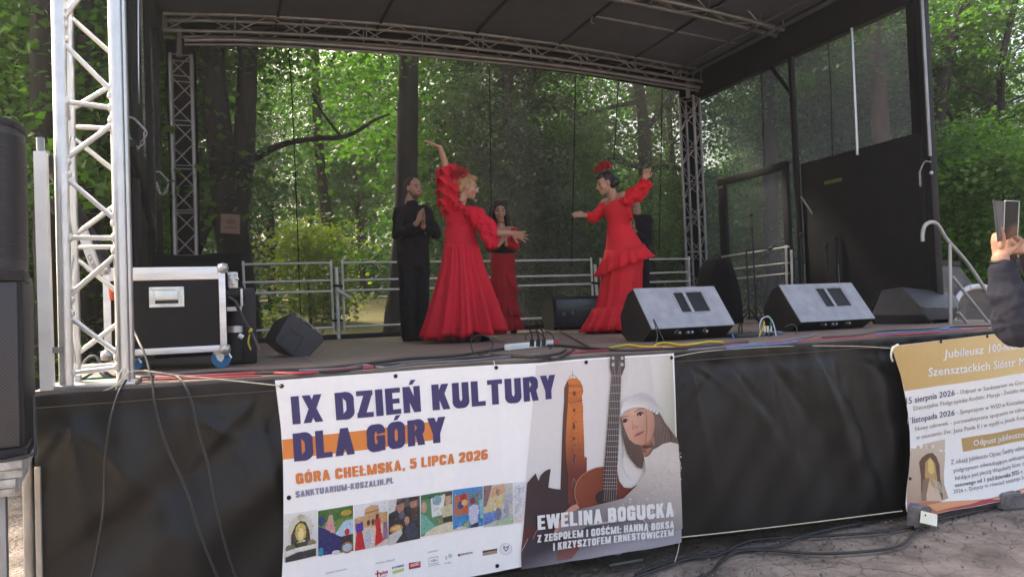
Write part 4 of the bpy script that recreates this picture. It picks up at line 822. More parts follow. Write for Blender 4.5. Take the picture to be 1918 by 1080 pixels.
photo([(905.3, 909.3), (959.5, 902.7), (960, 979), (905.3, 987)], (206, 210, 200), [((150, 116, 116), [(0, 0), (.3, 0), (.1, .5), (0, .5)]), ((226, 178, 140), [(.2, .3), (.32, .06), (.72, .0), (.74, .2), (.3, .3)]), ((140, 130, 130), el(.5, .16, .08, .12)), ((238, 208, 140), [(.3, .3), (.44, .26), (.24, .62), (.04, .66)]), ((238, 208, 140), [(.54, .24), (.68, .22), (.56, .6), (.34, .66)]), ((110, 146, 214), [(0, .66), (.5, .62), (.6, .8), (.2, .92), (0, .94)]), ((120, 132, 160), el(.5, .72, .12, .16)), ((180, 206, 170), [(.5, .9), (1, .78), (1, 1), (.3, 1)]), ((180, 178, 196), el(.78, .68, .09, .2)), ((190, 190, 204), el(.88, .38, .12, .16))])
photo([(960.8, 902.6), (983.6, 900.5), (976.6, 976), (960.8, 978)], (240, 240, 246), [((226, 228, 238), [(.1, .2), (.6, .1), (.6, .7), (.1, .8)]), ((246, 228, 232), [(0, .85), (1, .75), (1, 1), (0, 1)])])
Ph.build('printed_photos', bn1)
# sponsors' marks along the bottom
def tx(S_, t, x0, y0, x1, y1, h, col, b=0.02, L=2): S_.text(t, (x0, y0), (x1, y1), (x0, y0-h), (x1, y1-h), col, L, b)
def logo(name='sponsor_logo'):
    S_ = Print(YB, wave1); LOGOS.append((S_, name)); return S_
LOGOS = []
S_ = logo('small_print'); tx(S_, 'PATRONAT MEDIALNY', 703, 1054.5, 740, 1048, 3.0, (140, 140, 150))
S_ = logo('small_print'); tx(S_, 'PATRONAT HONOROWY', 609.5, 1074, 650, 1065, 3.0, (150, 150, 158))
S_ = logo('small_print'); tx(S_, 'PARTNERZY', 802, 1036, 822, 1031.5, 3.0, (150, 150, 158))
S_ = logo(); tx(S_, 'plus', 711, 1075, 726, 1071, 7.5, (200, 30, 50), 0.04); S_.line([(706.5, 1066), (706.5, 1078)], 2.4, (200, 30, 50), 2); S_.line([(702, 1073), (711, 1070.6)], 2.4, (200, 30, 50), 2.1); tx(S_, 'radio', 713, 1079.5, 725, 1076.5, 2.6, (214, 120, 130))
S_ = logo(); tx(S_, 'DOBRE', 734, 1064.5, 757, 1060, 4.5, (70, 110, 150), 0.04); S_.poly([(735, 1068), (757, 1063), (757, 1069), (735, 1074)], (212, 220, 130), 1)
S_ = logo(); S_.poly([(766, 1054), (788, 1050.5), (788.5, 1062), (766.5, 1066)], (186, 40, 62), 1); tx(S_, 'GOŚĆ', 769, 1061.5, 786, 1057.5, 5.4, (250, 250, 250), 0.04)
S_ = logo()
for a, b in (((804, 1045), (821, 1042)), ((804, 1057), (821, 1054))): S_.line([a, b], 0.8, (130, 130, 140), 1)
tx(S_, '-105-', 806, 1053.5, 819.5, 1050.5, 5.0, (90, 92, 104), 0.02); tx(S_, 'KOSZALIN', 803, 1061.5, 825, 1057, 2.2, (160, 160, 168)); S_.line([(804, 1045), (804, 1057)], 0.6, (130, 130, 140), 1.1); S_.line([(821, 1042), (821, 1054)], 0.6, (130, 130, 140), 1.1)
S_ = logo(); tx(S_, 'FMŁ', 833, 1056.5, 845, 1053.5, 3.5, (186, 194, 190)); S_.ellipse((843, 1040), 4, 4, (208, 226, 200), 1); S_.ellipse((836, 1044), 2, 4, (216, 222, 224), 1.1)
S_ = logo(); tx(S_, 'DRUKLIN', 862, 1039.5, 885, 1035.5, 3.8, (70, 70, 80), 0.03); S_.ellipse((859.5, 1038.5), 2.2, 2.6, (190, 50, 60), 1)
S_ = logo(); S_.poly([(904, 1030.5), (931, 1026), (931, 1035), (904, 1040)], (176, 156, 130), 1); S_.poly([(904, 1030.5), (931, 1026), (931, 1029), (918, 1031), (904, 1034.5)], (70, 58, 50), 2)
S_ = logo()
S_.ellipse((947, 1027), 11.5, 11.5, (226, 226, 232), 1, 20); S_.ellipse((947, 1027), 10, 10, (250, 250, 252), 2, 20)
S_.line([(943, 1021), (943.5, 1026), (947, 1031), (951, 1025.5), (951.5, 1020.5)], 1.5, (66, 76, 104), 3); S_.line([(943, 1021), (947, 1025), (951.5, 1020.5)], 1.2, (66, 76, 104), 3.1)
for S_, nm in LOGOS: S_.build(nm, bn1)
eyelets(bn1, [(527.5, 722.5), (741, 704), (929, 688), (1098, 678), (1256.5, 669.5), (541, 931), (931, 1058.5), (1103.5, 1031), (1261.5, 1007.5), (1261.5, 842.5)], YB, wave1)
md = None

# ---- the jubilee banner on the right
YC = -0.18
def wave2(x, z): return 0.010*math.sin(x*5.1+1.0)+0.004*math.sin(x*16) - 0.07*max(0.0, (-z-0.75)/0.6)**2
bn2 = thing('jubilee_banner', 'gold and white text banner with a printed shrine at the right of the stage', 'banner', (5.8, YC, -1.3))
B = Print(YC, wave2)
edgeL = [(1670, 648), (1678, 672), (1688, 700), (1696, 735), (1702, 770), (1706, 810), (1706, 850), (1701, 885), (1693, 915), (1687, 940), (1686, 952)]
right = 2040
B.poly(edgeL+[(1690, 958), (1720, 962), (1830, 940), (1918, 921), (right, 894), (right, 606), (1918, 618), (1820, 630), (1740, 640)], (250, 248, 245), 0, alb=0.9)
B.build('sheet', bn2)
G = Print(YC, wave2)
G.poly([(1671, 649), (1740, 640.5), (1820, 630.5), (1918, 618.5), (right, 606.5), (right, 678), (1918, 698), (1820, 713), (1696, 732), (1688, 700), (1678, 672)], (222, 184, 116), 1, (236, 206, 146), ((1700, 690), (1900, 660)))
W_ = (252, 252, 252)
G.text('Jubileusz 100-lecia', (1767.7, 670.5), (1913.5, 652.5), (1768.8, 653.7), (1914.3, 637), W_, 3, 0.022)
G.text('Szensztackich Sióstr M', (1740.7, 705), (1921, 683), (1740.7, 688), (1921, 667.5), W_, 3, 0.022)
blu, gry = (74, 78, 104), (172, 160, 142)
G.text('15 sierpnia 2026', (1698.6, 757), (1787, 740), (1698.2, 743.8), (1787, 728.5), blu, 3, 0.012)
G.text('- Odpust w Sanktuarium na Górze', (1790, 738.5), (1925, 718), (1790, 730), (1925, 710), gry, 3, 0.008)
G.text('Diecezjalna Pielgrzymka Rodzin: Maryja - Światło nas', (1712, 768.5), (1922, 732), (1712, 760), (1922, 724), gry, 3, 0.008)
G.text('listopada 2026', (1709.6, 792.5), (1787, 777), (1709.6, 780), (1787, 766), blu, 3, 0.012); G.text("1'", (1701, 794), (1707, 793), (1701, 782), (1707, 781), gry, 3, 0.01)
G.text('- Sympozjum w WSD w Koszalinie:', (1790, 775.5), (1923, 754), (1790, 767), (1923, 746), gry, 3, 0.008)
G.text('Nowy człowiek - personalistyczne spojrzenie na człow', (1715, 806.6), (1922, 769), (1715, 798.5), (1922, 761), gry, 3, 0.008)
G.text('w nauczaniu św. Jana Pawła II i w myśli o. Józefa Kent', (1716.6, 823), (1922, 784), (1716.6, 814.5), (1922, 776), gry, 3, 0.008)
G.poly([(1798.5, 820), (1860, 810), (1918, 800), (right, 778), (right, 800), (1918, 824), (1860, 834), (1801, 845)], (206, 168, 104), 1)
G.text('Odpust jubileuszowy', (1821, 834.5), (1933, 815), (1820.7, 822.5), (1933, 803), W_, 3, 0.02)
dk = (118, 112, 112)
G.text('Z okazji Jubileuszu Ojciec Święty udziela', (1779, 868.4), (1922, 840), (1779, 859.5), (1922, 831.5), dk, 3, 0.004)
G.text('pielgrzymom odwiedzającym sanktuaria s', (1782.5, 883), (1922, 856), (1782.5, 875), (1922, 848), dk, 3, 0.004)
G.text('będące pod pieczą Wspólnoty Sióstr odp', (1783.7, 897), (1922, 868), (1783.7, 889), (1922, 860), dk, 3, 0.004)
G.text('uszowego od 1 października 2025 r. do', (1781.8, 909.5), (1922, 882), (1781.8, 902), (1922, 874), (70, 66, 72), 3, 0.016)
G.text('2026 r. Dotyczy to również tutejszego Sankt', (1777.7, 921), (1922, 892), (1777.7, 914), (1922, 885), dk, 3, 0.004)
G.poly([(1708.5, 835.5), (1740, 829), (1771.4, 822), (1771, 845), (1769.6, 862), (1766, 885), (1764, 905), (1768, 930), (1730, 944), (1688, 951), (1693, 916), (1701, 886), (1706, 850)], (226, 206, 184), 1, (190, 158, 132), ((1740, 830), (1730, 940)))
zS = zoomed(1640, 600, 2.701)
G.poly(zS((232, 900), (215, 860), (222, 780), (218, 715), (235, 690), (262, 672), (290, 668), (310, 690), (322, 730), (318, 790), (322, 850), (315, 900)), (112, 82, 66), 2)
G.poly(zS((248, 860), (240, 780), (248, 715), (275, 690), (298, 720), (302, 790), (296, 860)), (206, 166, 112), 3); G.poly(zS((258, 760), (262, 705), (276, 695), (288, 712), (290, 765), (272, 775)), (244, 206, 120), 4)
G.poly(zS((232, 905), (236, 850), (258, 805), (268, 830), (300, 850), (312, 905)), (226, 196, 168), 4); G.poly(zS((225, 800), (262, 790), (250, 830), (225, 905), (210, 900)), (150, 116, 96), 5)
for k in range(5): G.line(zS((280+k*7, 800+k*3), (290+k*8, 860+k*2)), 1.2, (240, 226, 206), 6)
G.text('MTA', (1733, 839.5), (1743, 837.5), (1733, 835), (1743, 833), (212, 160, 90), 3, 0.01)
G.poly([(1688, 951), (1690, 941), (1730, 936), (1790, 938), (1840, 929), (1918, 908), (right, 880), (right, 893), (1918, 920), (1830, 939), (1722, 961)], (214, 120, 84), 2, (190, 70, 80), ((1760, 930), (1780, 950)))
G.poly([(1687, 952), (1695, 938), (1712, 940), (1725, 960), (1700, 958)], (110, 100, 160), 4); G.poly([(1725, 942), (1760, 936), (1830, 930), (1800, 940), (1740, 953)], (236, 170, 120), 4); G.poly([(1840, 930), (1918, 909), (1918, 915), (1860, 932)], (240, 190, 160), 4)
G.poly([(1873, 922), (1890, 915), (1900, 917), (1884, 926)], (80, 40, 44), 5); G.poly([(1690, 949), (1722, 944), (1722, 948), (1692, 953)], (88, 84, 60), 5)
G.build('printed_text', bn2)
eyelets(bn2, [(1763.5, 639.5), (1846, 629.5), (1702, 895)], YC, wave2)
mb = MB(); mb.tube(spline([at(1682, 645, 1, YC), at(1672, 652, 1, YC-0.01), at(1669, 666, 1, YC-0.012), at(1672, 676, 1, YC)], 4), 0.008, 6); mb.build('tie_knot', m_card, bn2)

# ---- stones and the card lying at its foot
def rock(name, label, c, h, seed, rot=0.3):
    bm = bmesh.new(); bmesh.ops.create_cube(bm, size=2.0); bmesh.ops.bevel(bm, geom=bm.edges[:], offset=0.16, segments=2, affect='EDGES')
    r = random.Random(seed)
    for v in bm.verts: v.co = Vector((v.co.x*h[0]*(1-0.16*v.co.z), v.co.y*h[1], v.co.z*h[2]))+Vector((r.uniform(-1, 1), r.uniform(-1, 1), r.uniform(-1, 1)))*0.004
    bm.verts.index_update(); cr, sr = math.cos(rot), math.sin(rot)
    mb = MB(); mb.add([(c[0]+v.co.x*cr-v.co.y*sr, c[1]+v.co.x*sr+v.co.y*cr, c[2]+h[2]+v.co.z) for v in bm.verts], [tuple(v.index for v in f.verts) for f in bm.faces]); bm.free()
    return tag(mb.build(name, m_stone), label, 'stone')
q = at(1736, 965, 1, -0.33); rock('weight_stone', 'grey concrete block weighing down the lower left corner of the gold banner', (q[0], -0.27, GZ+0.004), (0.088, 0.05, 0.07), 1, 0.15)
q = at(1898, 925, 1, -0.30); rock('weight_stone', 'tilted grey stone lying on the foot of the gold banner further right', (q[0], -0.27, GZ+0.004), (0.10, 0.05, 0.06), 2, -0.2)
q = at(1741, 978, 1, -0.345); mb = MB(); q0 = at(1727, 956, 2, GZ+0.1); 
mb.prism([at(1726, 956, 1, q[1]), at(1756, 963, 1, q[1]-0.0), at(1755, 985, 1, q[1]-0.04), at(1724, 978, 1, q[1]-0.04)], (0, 0.004, 0.001))
cd = mb.build('paper_card', m_card, base=at(1741, 980, 1, q[1])); tag(cd, 'small cream card with a punched hole leaning on the concrete block', 'card')
mb = MB(); c = at(1733, 964, 1, q[1]-0.018); mb.tube([c, c+np.array((0, -0.004, 0.001))], 0.006, 10); mb.build('hole', m_black, cd)

# ------------------------------------------------------------------ flight case and gear, left
fc = thing('flight_case', 'black flight case with aluminium edges, ball corners and blue castors on the stage', 'case', (-0.3, 1.3, 0))
Yc = 1.02; x0 = at(214, 600, 1, Yc)[0]-0.06; x1 = at(424, 600, 1, Yc)[0]; zb = at(330, 662, 1, Yc)[2]; zt = at(320, 500, 1, Yc)[2]; dY = 0.62
mb = MB(); mb.box((x0+0.015, Yc+0.012, zb+0.012), (x1-0.015, Yc+dY, zt-0.012)); mb.build('body', m_blackw, fc)
mb = MB(); ew = 0.042
mb.box((x0, Yc, zt-0.085), (x1, Yc+0.035, zt), 0.004); mb.box((x0, Yc-0.002, zt-0.056), (x1, Yc+0.03, zt-0.052))
mb.box((x0, Yc+0.001, zb), (x1, Yc+0.034, zb+ew), 0.004)
for x in (x0, x1-ew): mb.box((x, Yc-0.003, zb+0.003), (x+ew, Yc+0.037, zt-0.003), 0.004)
for x in (x0, x1-0.03): mb.box((x, Yc+0.04, zt-0.045), (x+0.03, Yc+dY, zt+0.002), 0.004); mb.box((x, Yc+0.04, zb-0.002), (x+0.03, Yc+dY, zb+0.04), 0.004)
mb.box((x0+0.04, Yc+dY-0.03, zt-0.04), (x1-0.04, Yc+dY+0.004, zt+0.001), 0.004)
mb.build('edging', M('brushed_aluminium_edge', (0.72, 0.73, 0.75), 0.38, 0.55, 0.12, 6, 0.1, 60, 0.5, (0.3, 3, 3)), fc)
for x in (x0+0.012, x1-0.012):
    for z in (zb+0.012, zt-0.012):
        mb = MB(); mb.ell((x, Yc-0.002, z), np.eye(3), (0.035, 0.035, 0.035)); mb.box((x-0.035, Yc-0.008, z-0.03), (x+0.03, Yc+0.002, z+0.03), 0.01); mb.build('ball_corner', m_chain, fc)
hx0, hx1 = at(279, 560, 1, Yc)[0], at(345, 560, 1, Yc)[0]; hz0, hz1 = at(312, 575, 1, Yc)[2], at(312, 537, 1, Yc)[2]
hd = MB(); w_ = 0.02
for a, b in (((hx0, hz1-w_), (hx1, hz1)), ((hx0, hz0), (hx1, hz0+w_)), ((hx0, hz0+w_), (hx0+w_, hz1-w_)), ((hx1-w_, hz0+w_), (hx1, hz1-w_))): hd.box((a[0], Yc+0.002, a[1]), (b[0], Yc+0.014, b[1]), 0.004)
hd.box((hx0+w_, Yc+0.011, hz0+w_), (hx1-w_, Yc+0.0135, hz1-w_)); hd.box((hx0+0.035, Yc-0.012, hz0+0.05), (hx1-0.035, Yc+0.004, hz1-0.028), 0.006)
for i in range(7): hd.ell((hx0+0.02+i*(hx1-hx0-0.04)/6, Yc+0.002, hz1-0.008), np.eye(3), (0.004, 0.003, 0.004), 6, 5); hd.ell((hx0+0.02+i*(hx1-hx0-0.04)/6, Yc+0.002, hz0+0.008), np.eye(3), (0.004, 0.003, 0.004), 6, 5)
hh = hd.build('handle', m_zinc, fc); mb = MB(); mb.box((hx0+0.036, Yc-0.006, hz0+0.024), (hx1-0.036, Yc+0.009, hz0+0.045)); mb.build('grip', m_black, hh)
for x, y in ((x0+0.13, Yc+0.1), (x1-0.05, Yc+0.08), (x0+0.13, Yc+0.52), (x1-0.05, Yc+0.52)):
    mb = MB(); mb.box((x-0.035, y-0.04, zb-0.02), (x+0.035, y+0.04, zb), 0.003)
    for s_ in (-1, 1): mb.prism([(x-0.03, y+s_*0.026, zb-0.012), (x+0.03, y+s_*0.026, zb-0.012), (x+0.03, y+s_*0.026, zb-0.05), (x+0.012, y+s_*0.026, zb-0.075), (x-0.012, y+s_*0.026, zb-0.06)], (0, s_*0.004, 0))
    mb.tube([(x+0.03, y-0.03, zb-0.03), (x+0.06, y-0.035, zb-0.02), (x+0.075, y-0.035, zb-0.05)], 0.008, 6)
    cs = mb.build('caster', m_zinc, fc); mb = MB(); r_ = zb*0.5+0.008; mb.tube([(x+0.012, y-0.018, r_), (x+0.012, y+0.018, r_)], r_-0.002, 20); mb.build('wheel', m_blue, cs)
mb = MB()
for t_ in (0.2, 0.5, 0.8):
    mb.ell((x1-ew/2, Yc-0.004, zb+(zt-zb)*t_), np.eye(3), (0.005, 0.003, 0.005), 7, 5); mb.ell((x0+(x1-x0)*t_, Yc-0.001, zb+ew/2), np.eye(3), (0.005, 0.003, 0.005), 7, 5)
mb.build('rivets', m_zinc, fc)
bk = thing('power_rack', 'jumble of black and silver lamps and clamps stacked beside the flight case', 'lighting gear', (0.1, 1.45, 0))
def G_(x, y, Y=1.3): return at(x, y, 1, Y)
Xr = G_(424, 560)[0]
mb = MB(); a = G_(426, 510); b = G_(446, 540); mb.box((a[0], 1.25, b[2]), (b[0], 1.4, a[2]), 0.01)
for i in range(5): c = G_(428+i*4, 514+(i % 3)*9); mb.ell((c[0], 1.24, c[2]), np.eye(3), (0.012, 0.01, 0.012), 8, 6)
mb.build('clamp', m_galv, bk)
mb = MB(); c0, c1 = G_(424, 552), G_(452, 550); mb.tube([c0, c1], 0.05, 16); c = G_(455, 556); mb.tube([c1, c1+np.array((0.02, 0, 0))], 0.055, 16); mb.build('lamp', m_black, bk)
mb = MB(); a, b = G_(449, 541), G_(455, 574); mb.box((a[0], 1.22, b[2]), (b[0], 1.36, a[2]), 0.008); mb.build('lamp_ring', m_galv, bk)
mb = MB(); c0, c1 = G_(440, 585), G_(440, 672); mb.tube([c0, c1], 0.05, 18); mb.ell(c0, np.eye(3), (0.05, 0.05, 0.02)); mb.build('canister', m_black, bk)
mb = MB(); c0, c1 = G_(440, 610), G_(440, 622); mb.tube([c0, c1], 0.053, 18); mb.build('clip', m_galv, bk); mb = MB(); a, b = G_(424, 575), G_(452, 582); mb.box((a[0], 1.2, b[2]), (b[0], 1.3, a[2]), 0.003); mb.build('bracket', m_galv, bk)
mb = MB(); a = G_(424, 540); mb.box((a[0]-0.01, 1.4, 0.003), (a[0]+0.2, 1.62, 0.55), 0.02); mb.build('case', m_black, bk)
for m_, pl, r_ in ((m_cable, [(428, 557), (440, 565), (450, 585), (460, 605), (470, 622), (476, 640)], 0.012), (m_cyel, [(467, 617), (471, 620)], 0.017), (m_cyel, [(469, 622), (465, 640), (470, 655)], 0.006), (m_cred, [(470, 620), (478, 640), (484, 655)], 0.004), (m_cgrey, [(472, 622), (483, 645), (487, 655)], 0.005)):
    mb = MB(); mb.tube(spline([G_(x, y, 1.15) for x, y in pl], 5), r_, 7); mb.build('lead', m_, bk)
mb = MB(); c0, c1 = G_(447, 627, 1.15), G_(455, 632, 1.15); mb.tube([c0, c1], 0.018, 10); mb.build('plug', m_white, bk)
# black cloth covered table behind
mb = MB(); a, b = at(285, 476, 1, 3.0), at(452, 476, 1, 3.0); zt_ = a[2]; rows = []
xs_ = np.linspace(a[0], b[0], 30)
mb.grid(np.array([[(x, 3.0+0.018*math.sin(x*31)*(1-t), 0.004+t*(zt_-0.01+0.012*math.sin(x*7))) for t in np.linspace(0, 1, 8)] + [(x, 3.0+0.6*u, zt_+0.012*math.sin(x*7)+0.01*math.sin(u*9)) for u in (0.05, 0.5, 1.0)] + [(x, 3.62, 0.004)] for x in xs_]))
for e in (0, -1):
    x = xs_[e]; mb.grid(np.array([[(x, 3.0+0.62*u, 0.004+t*(zt_-0.01)) for t in np.linspace(0, 1, 6)] for u in np.linspace(0, 1, 6)]))
tag(mb.build('draped_table', m_blkcloth), 'low table under a plain black cloth behind the flight case', 'table')
# white scaffold pole at the front left corner, leaning barrier board
mb = MB(); Yp = -0.02; a0, a1, b0, b1 = at(62, 283, 1, Yp), at(85, 283, 1, Yp), at(75, 737, 1, Yp), at(99, 737, 1, Yp)
mb.prism([a0, a1, b1, b0], (0, 0.07, 0)); wp = mb.build('white_post', m_white, smooth=False); tag(wp, 'white painted square upright standing left of the truss tower', 'post')
mb = MB(); c = (np.array(a0)+np.array(a1))/2+np.array((0, 0.035, 0)); mb.tube([c, c+np.array((-0.001, 0, 0.075))], 0.019, 12); mb.build('spigot', m_alu_dull, wp)
mb = MB(); c = at(104, 655, 1, 0.02); mb.box((c[0]-0.05, 0.0, c[2]-0.015), (c[0]+0.04, 0.03, c[2]+0.015)); mb.build('bracket', m_alu_dull, wp)
bb = thing('folding_stay', 'folded dark steel stay with a white marked box seen through the front left truss tower', 'arm', at(160, 470, 1, 1.2))
mb = MB(); mb.tube([at(82, 290, 1, 0.6), at(140, 390, 1, 1.0), at(205, 500, 1, 1.4)], 0.035, 10); mb.tube([at(85, 375, 1, 0.6), at(150, 430, 1, 1.0), at(215, 512, 1, 1.4)], 0.03, 10); mb.build('tube', m_plastic, bb)
mb = MB(); mb.prism([at(143, 433, 1, 0.7), at(160, 426, 1, 0.7), at(186, 503, 1, 0.7), at(172, 512, 1, 0.7)], (0.0, 0.1, 0)); mb.build('box', m_white, bb, smooth=False)
class PrintAt(Print): pass
pw = PrintAt(0.7, lambda x, z: -0.003); pw.text('CX 201', (163, 480), (176, 505), (170, 475), (181.5, 499), (50, 50, 56), 1, 0.01); pw.build('lettering', bb)
mb = MB(); mb.tube([at(207, 534, 1, 0.62), at(210, 562, 1, 0.62)], 0.014, 10); tag(mb.build('connector', M('orange_plastic', (0.7, 0.12, 0.05), 0.45)), 'small orange-red connector beside the right leg of the front truss tower', 'connector')

# ------------------------------------------------------------------ loudspeakers at the far left
def hexmesh_mat():
    m = bpy.data.materials.new('perforated_grille'); m.use_nodes = True; n = m.node_tree.nodes; l = m.node_tree.links; b = n['Principled BSDF']; b.inputs['Roughness'].default_value = 0.45
    tc = n.new('ShaderNodeTexCoord'); sx = n.new('ShaderNodeSeparateXYZ'); l.new(tc.outputs['Object'], sx.inputs[0]); ma = n.new('ShaderNodeMath'); ma.operation = 'MULTIPLY_ADD'; ma.inputs[1].default_value = 0.95; l.new(sx.outputs[2], ma.inputs[0]); l.new(sx.outputs[0], ma.inputs[2])
    mz = n.new('ShaderNodeMath'); mz.operation = 'MULTIPLY'; mz.inputs[1].default_value = 1.9; l.new(sx.outputs[2], mz.inputs[0]); cb = n.new('ShaderNodeCombineXYZ'); l.new(ma.outputs[0], cb.inputs[0]); l.new(mz.outputs[0], cb.inputs[1])
    vo = n.new('ShaderNodeTexVoronoi'); vo.voronoi_dimensions = '2D'; vo.inputs['Scale'].default_value = 68; vo.inputs['Randomness'].default_value = 0.0; l.new(cb.outputs[0], vo.inputs['Vector'])
    rp = n.new('ShaderNodeValToRGB'); rp.color_ramp.elements[0].position = 0.36; rp.color_ramp.elements[0].color = (0.006, 0.006, 0.008, 1); rp.color_ramp.elements[1].position = 0.44; rp.color_ramp.elements[1].color = (0.045, 0.045, 0.055, 1)
    l.new(vo.outputs['Distance'], rp.inputs[0]); l.new(rp.outputs[0], b.inputs['Base Color']); return m
m_hex = hexmesh_mat()
Ys = -0.75
xr_ = at(46, 700, 1, Ys)[0]; zt_ = at(40, 506, 1, Ys)[2]; zb_ = at(30, 858, 1, Ys)[2]; xl_ = xr_-0.62
sb = thing('subwoofer', 'big black subwoofer with perforated steel grille at the left edge', 'loudspeaker', (xr_, Ys, zb_))
mb = MB(); mb.box((xl_, Ys, zb_), (xr_, Ys+0.6, zt_), 0.02); mb.build('cabinet', m_cab, sb)
mb = MB(); xg = xr_-0.02; mb.box((xl_+0.03, Ys-0.012, zb_+0.05), (xg, Ys-0.001, zt_-0.05), 0.004); mb.build('grille', m_hex, sb)
mb = MB(); mb.box((xl_-0.01, Ys-0.03, zb_-0.002), (xr_+0.01, Ys+0.3, zb_+0.045), 0.012); mb.build('rim', m_cab, sb); mb = MB(); mb.box((xl_-0.01, Ys-0.025, zt_-0.045), (xr_+0.008, Ys+0.3, zt_+0.003), 0.012); mb.build('rim', m_cab, sb)
sb.rotation_euler = (0, 0, rad(7.5))
xt = at(24, 300, 1, Ys)[0]; zz_ = at(30, 217, 1, Ys)[2]
cs_ = thing('column_speaker', 'tall narrow black speaker with fine ribbed grille standing on the subwoofer', 'loudspeaker', (xt-0.2, Ys+0.19, zt_))
ring = lambda z, s_: np.array([(xt-0.2+0.2*s_*math.copysign(abs(math.cos(a))**0.7, math.cos(a)), Ys+0.19-0.19*s_*math.copysign(abs(math.sin(a))**0.7, math.sin(a)), z) for a in np.arange(28)*2*math.pi/28])
mb = MB(); mb.loft([ring(zt_+0.003, 0.98), ring(zt_+0.03, 1), ring(zz_-0.02, 1.0), ring(zz_, 0.97)]); mb.build('cabinet', m_plastic, cs_)
rg = MB()
for z in np.arange(zt_+0.05, zz_-0.06, 0.0115): rg.loft([ring(z, 1.004), ring(z+0.003, 1.016), ring(z+0.007, 1.016), ring(z+0.0085, 1.004)], cap=False)
rg.build('grille', M('ribbed_grille', (0.022, 0.022, 0.028), 0.5), cs_)
mb = MB(); mb.loft([ring(zz_-0.03, 1.03), ring(zz_-0.005, 1.03), ring(zz_+0.004, 1.0)]); mb.build('top_cap', m_cab, cs_)
xe = at(42, 880, 1, Ys-0.02)[0]
pl_ = thing('platform_stack', 'stack of scuffed pale folding plates carrying the subwoofer', 'platform', (xe, Ys, zb_-0.2))
z1 = zb_-0.003
for k in range(4):
    mb = MB(); h = 0.036; mb.box((xe-0.7, Ys-0.05+0.012*(k % 2), z1-h*(k+1)+0.003), (xe-0.012*k+(0.01 if k % 2 else 0), Ys+0.55, z1-h*k), 0.004)
    mb.build('plate', M('scuffed_pale_paint', (0.42, 0.40, 0.36), 0.6, 0, 0.45, 16, 0.3, 60), pl_)
mb = MB(); xq = at(6, 1000, 1, Ys)[0]; mb.box((xq-0.06, Ys+0.0, GZ), (xq+0.012, Ys+0.08, z1-0.142), 0.006); mb.build('leg', m_alu_dull, pl_)
pl_.rotation_euler = (0, 0, rad(7.0))
mb = MB(); mb.tube(spline([at(0, 864, 1, Ys-0.05), at(30, 858, 1, Ys-0.06), at(60, 850, 1, Ys-0.05), at(66, 838, 1, Ys+0.02), at(63, 740, 1, Ys+0.05)], 5), 0.006, 6); tag(mb.build('strap', m_cable), 'thin black lead running along the foot of the subwoofer', 'cable')

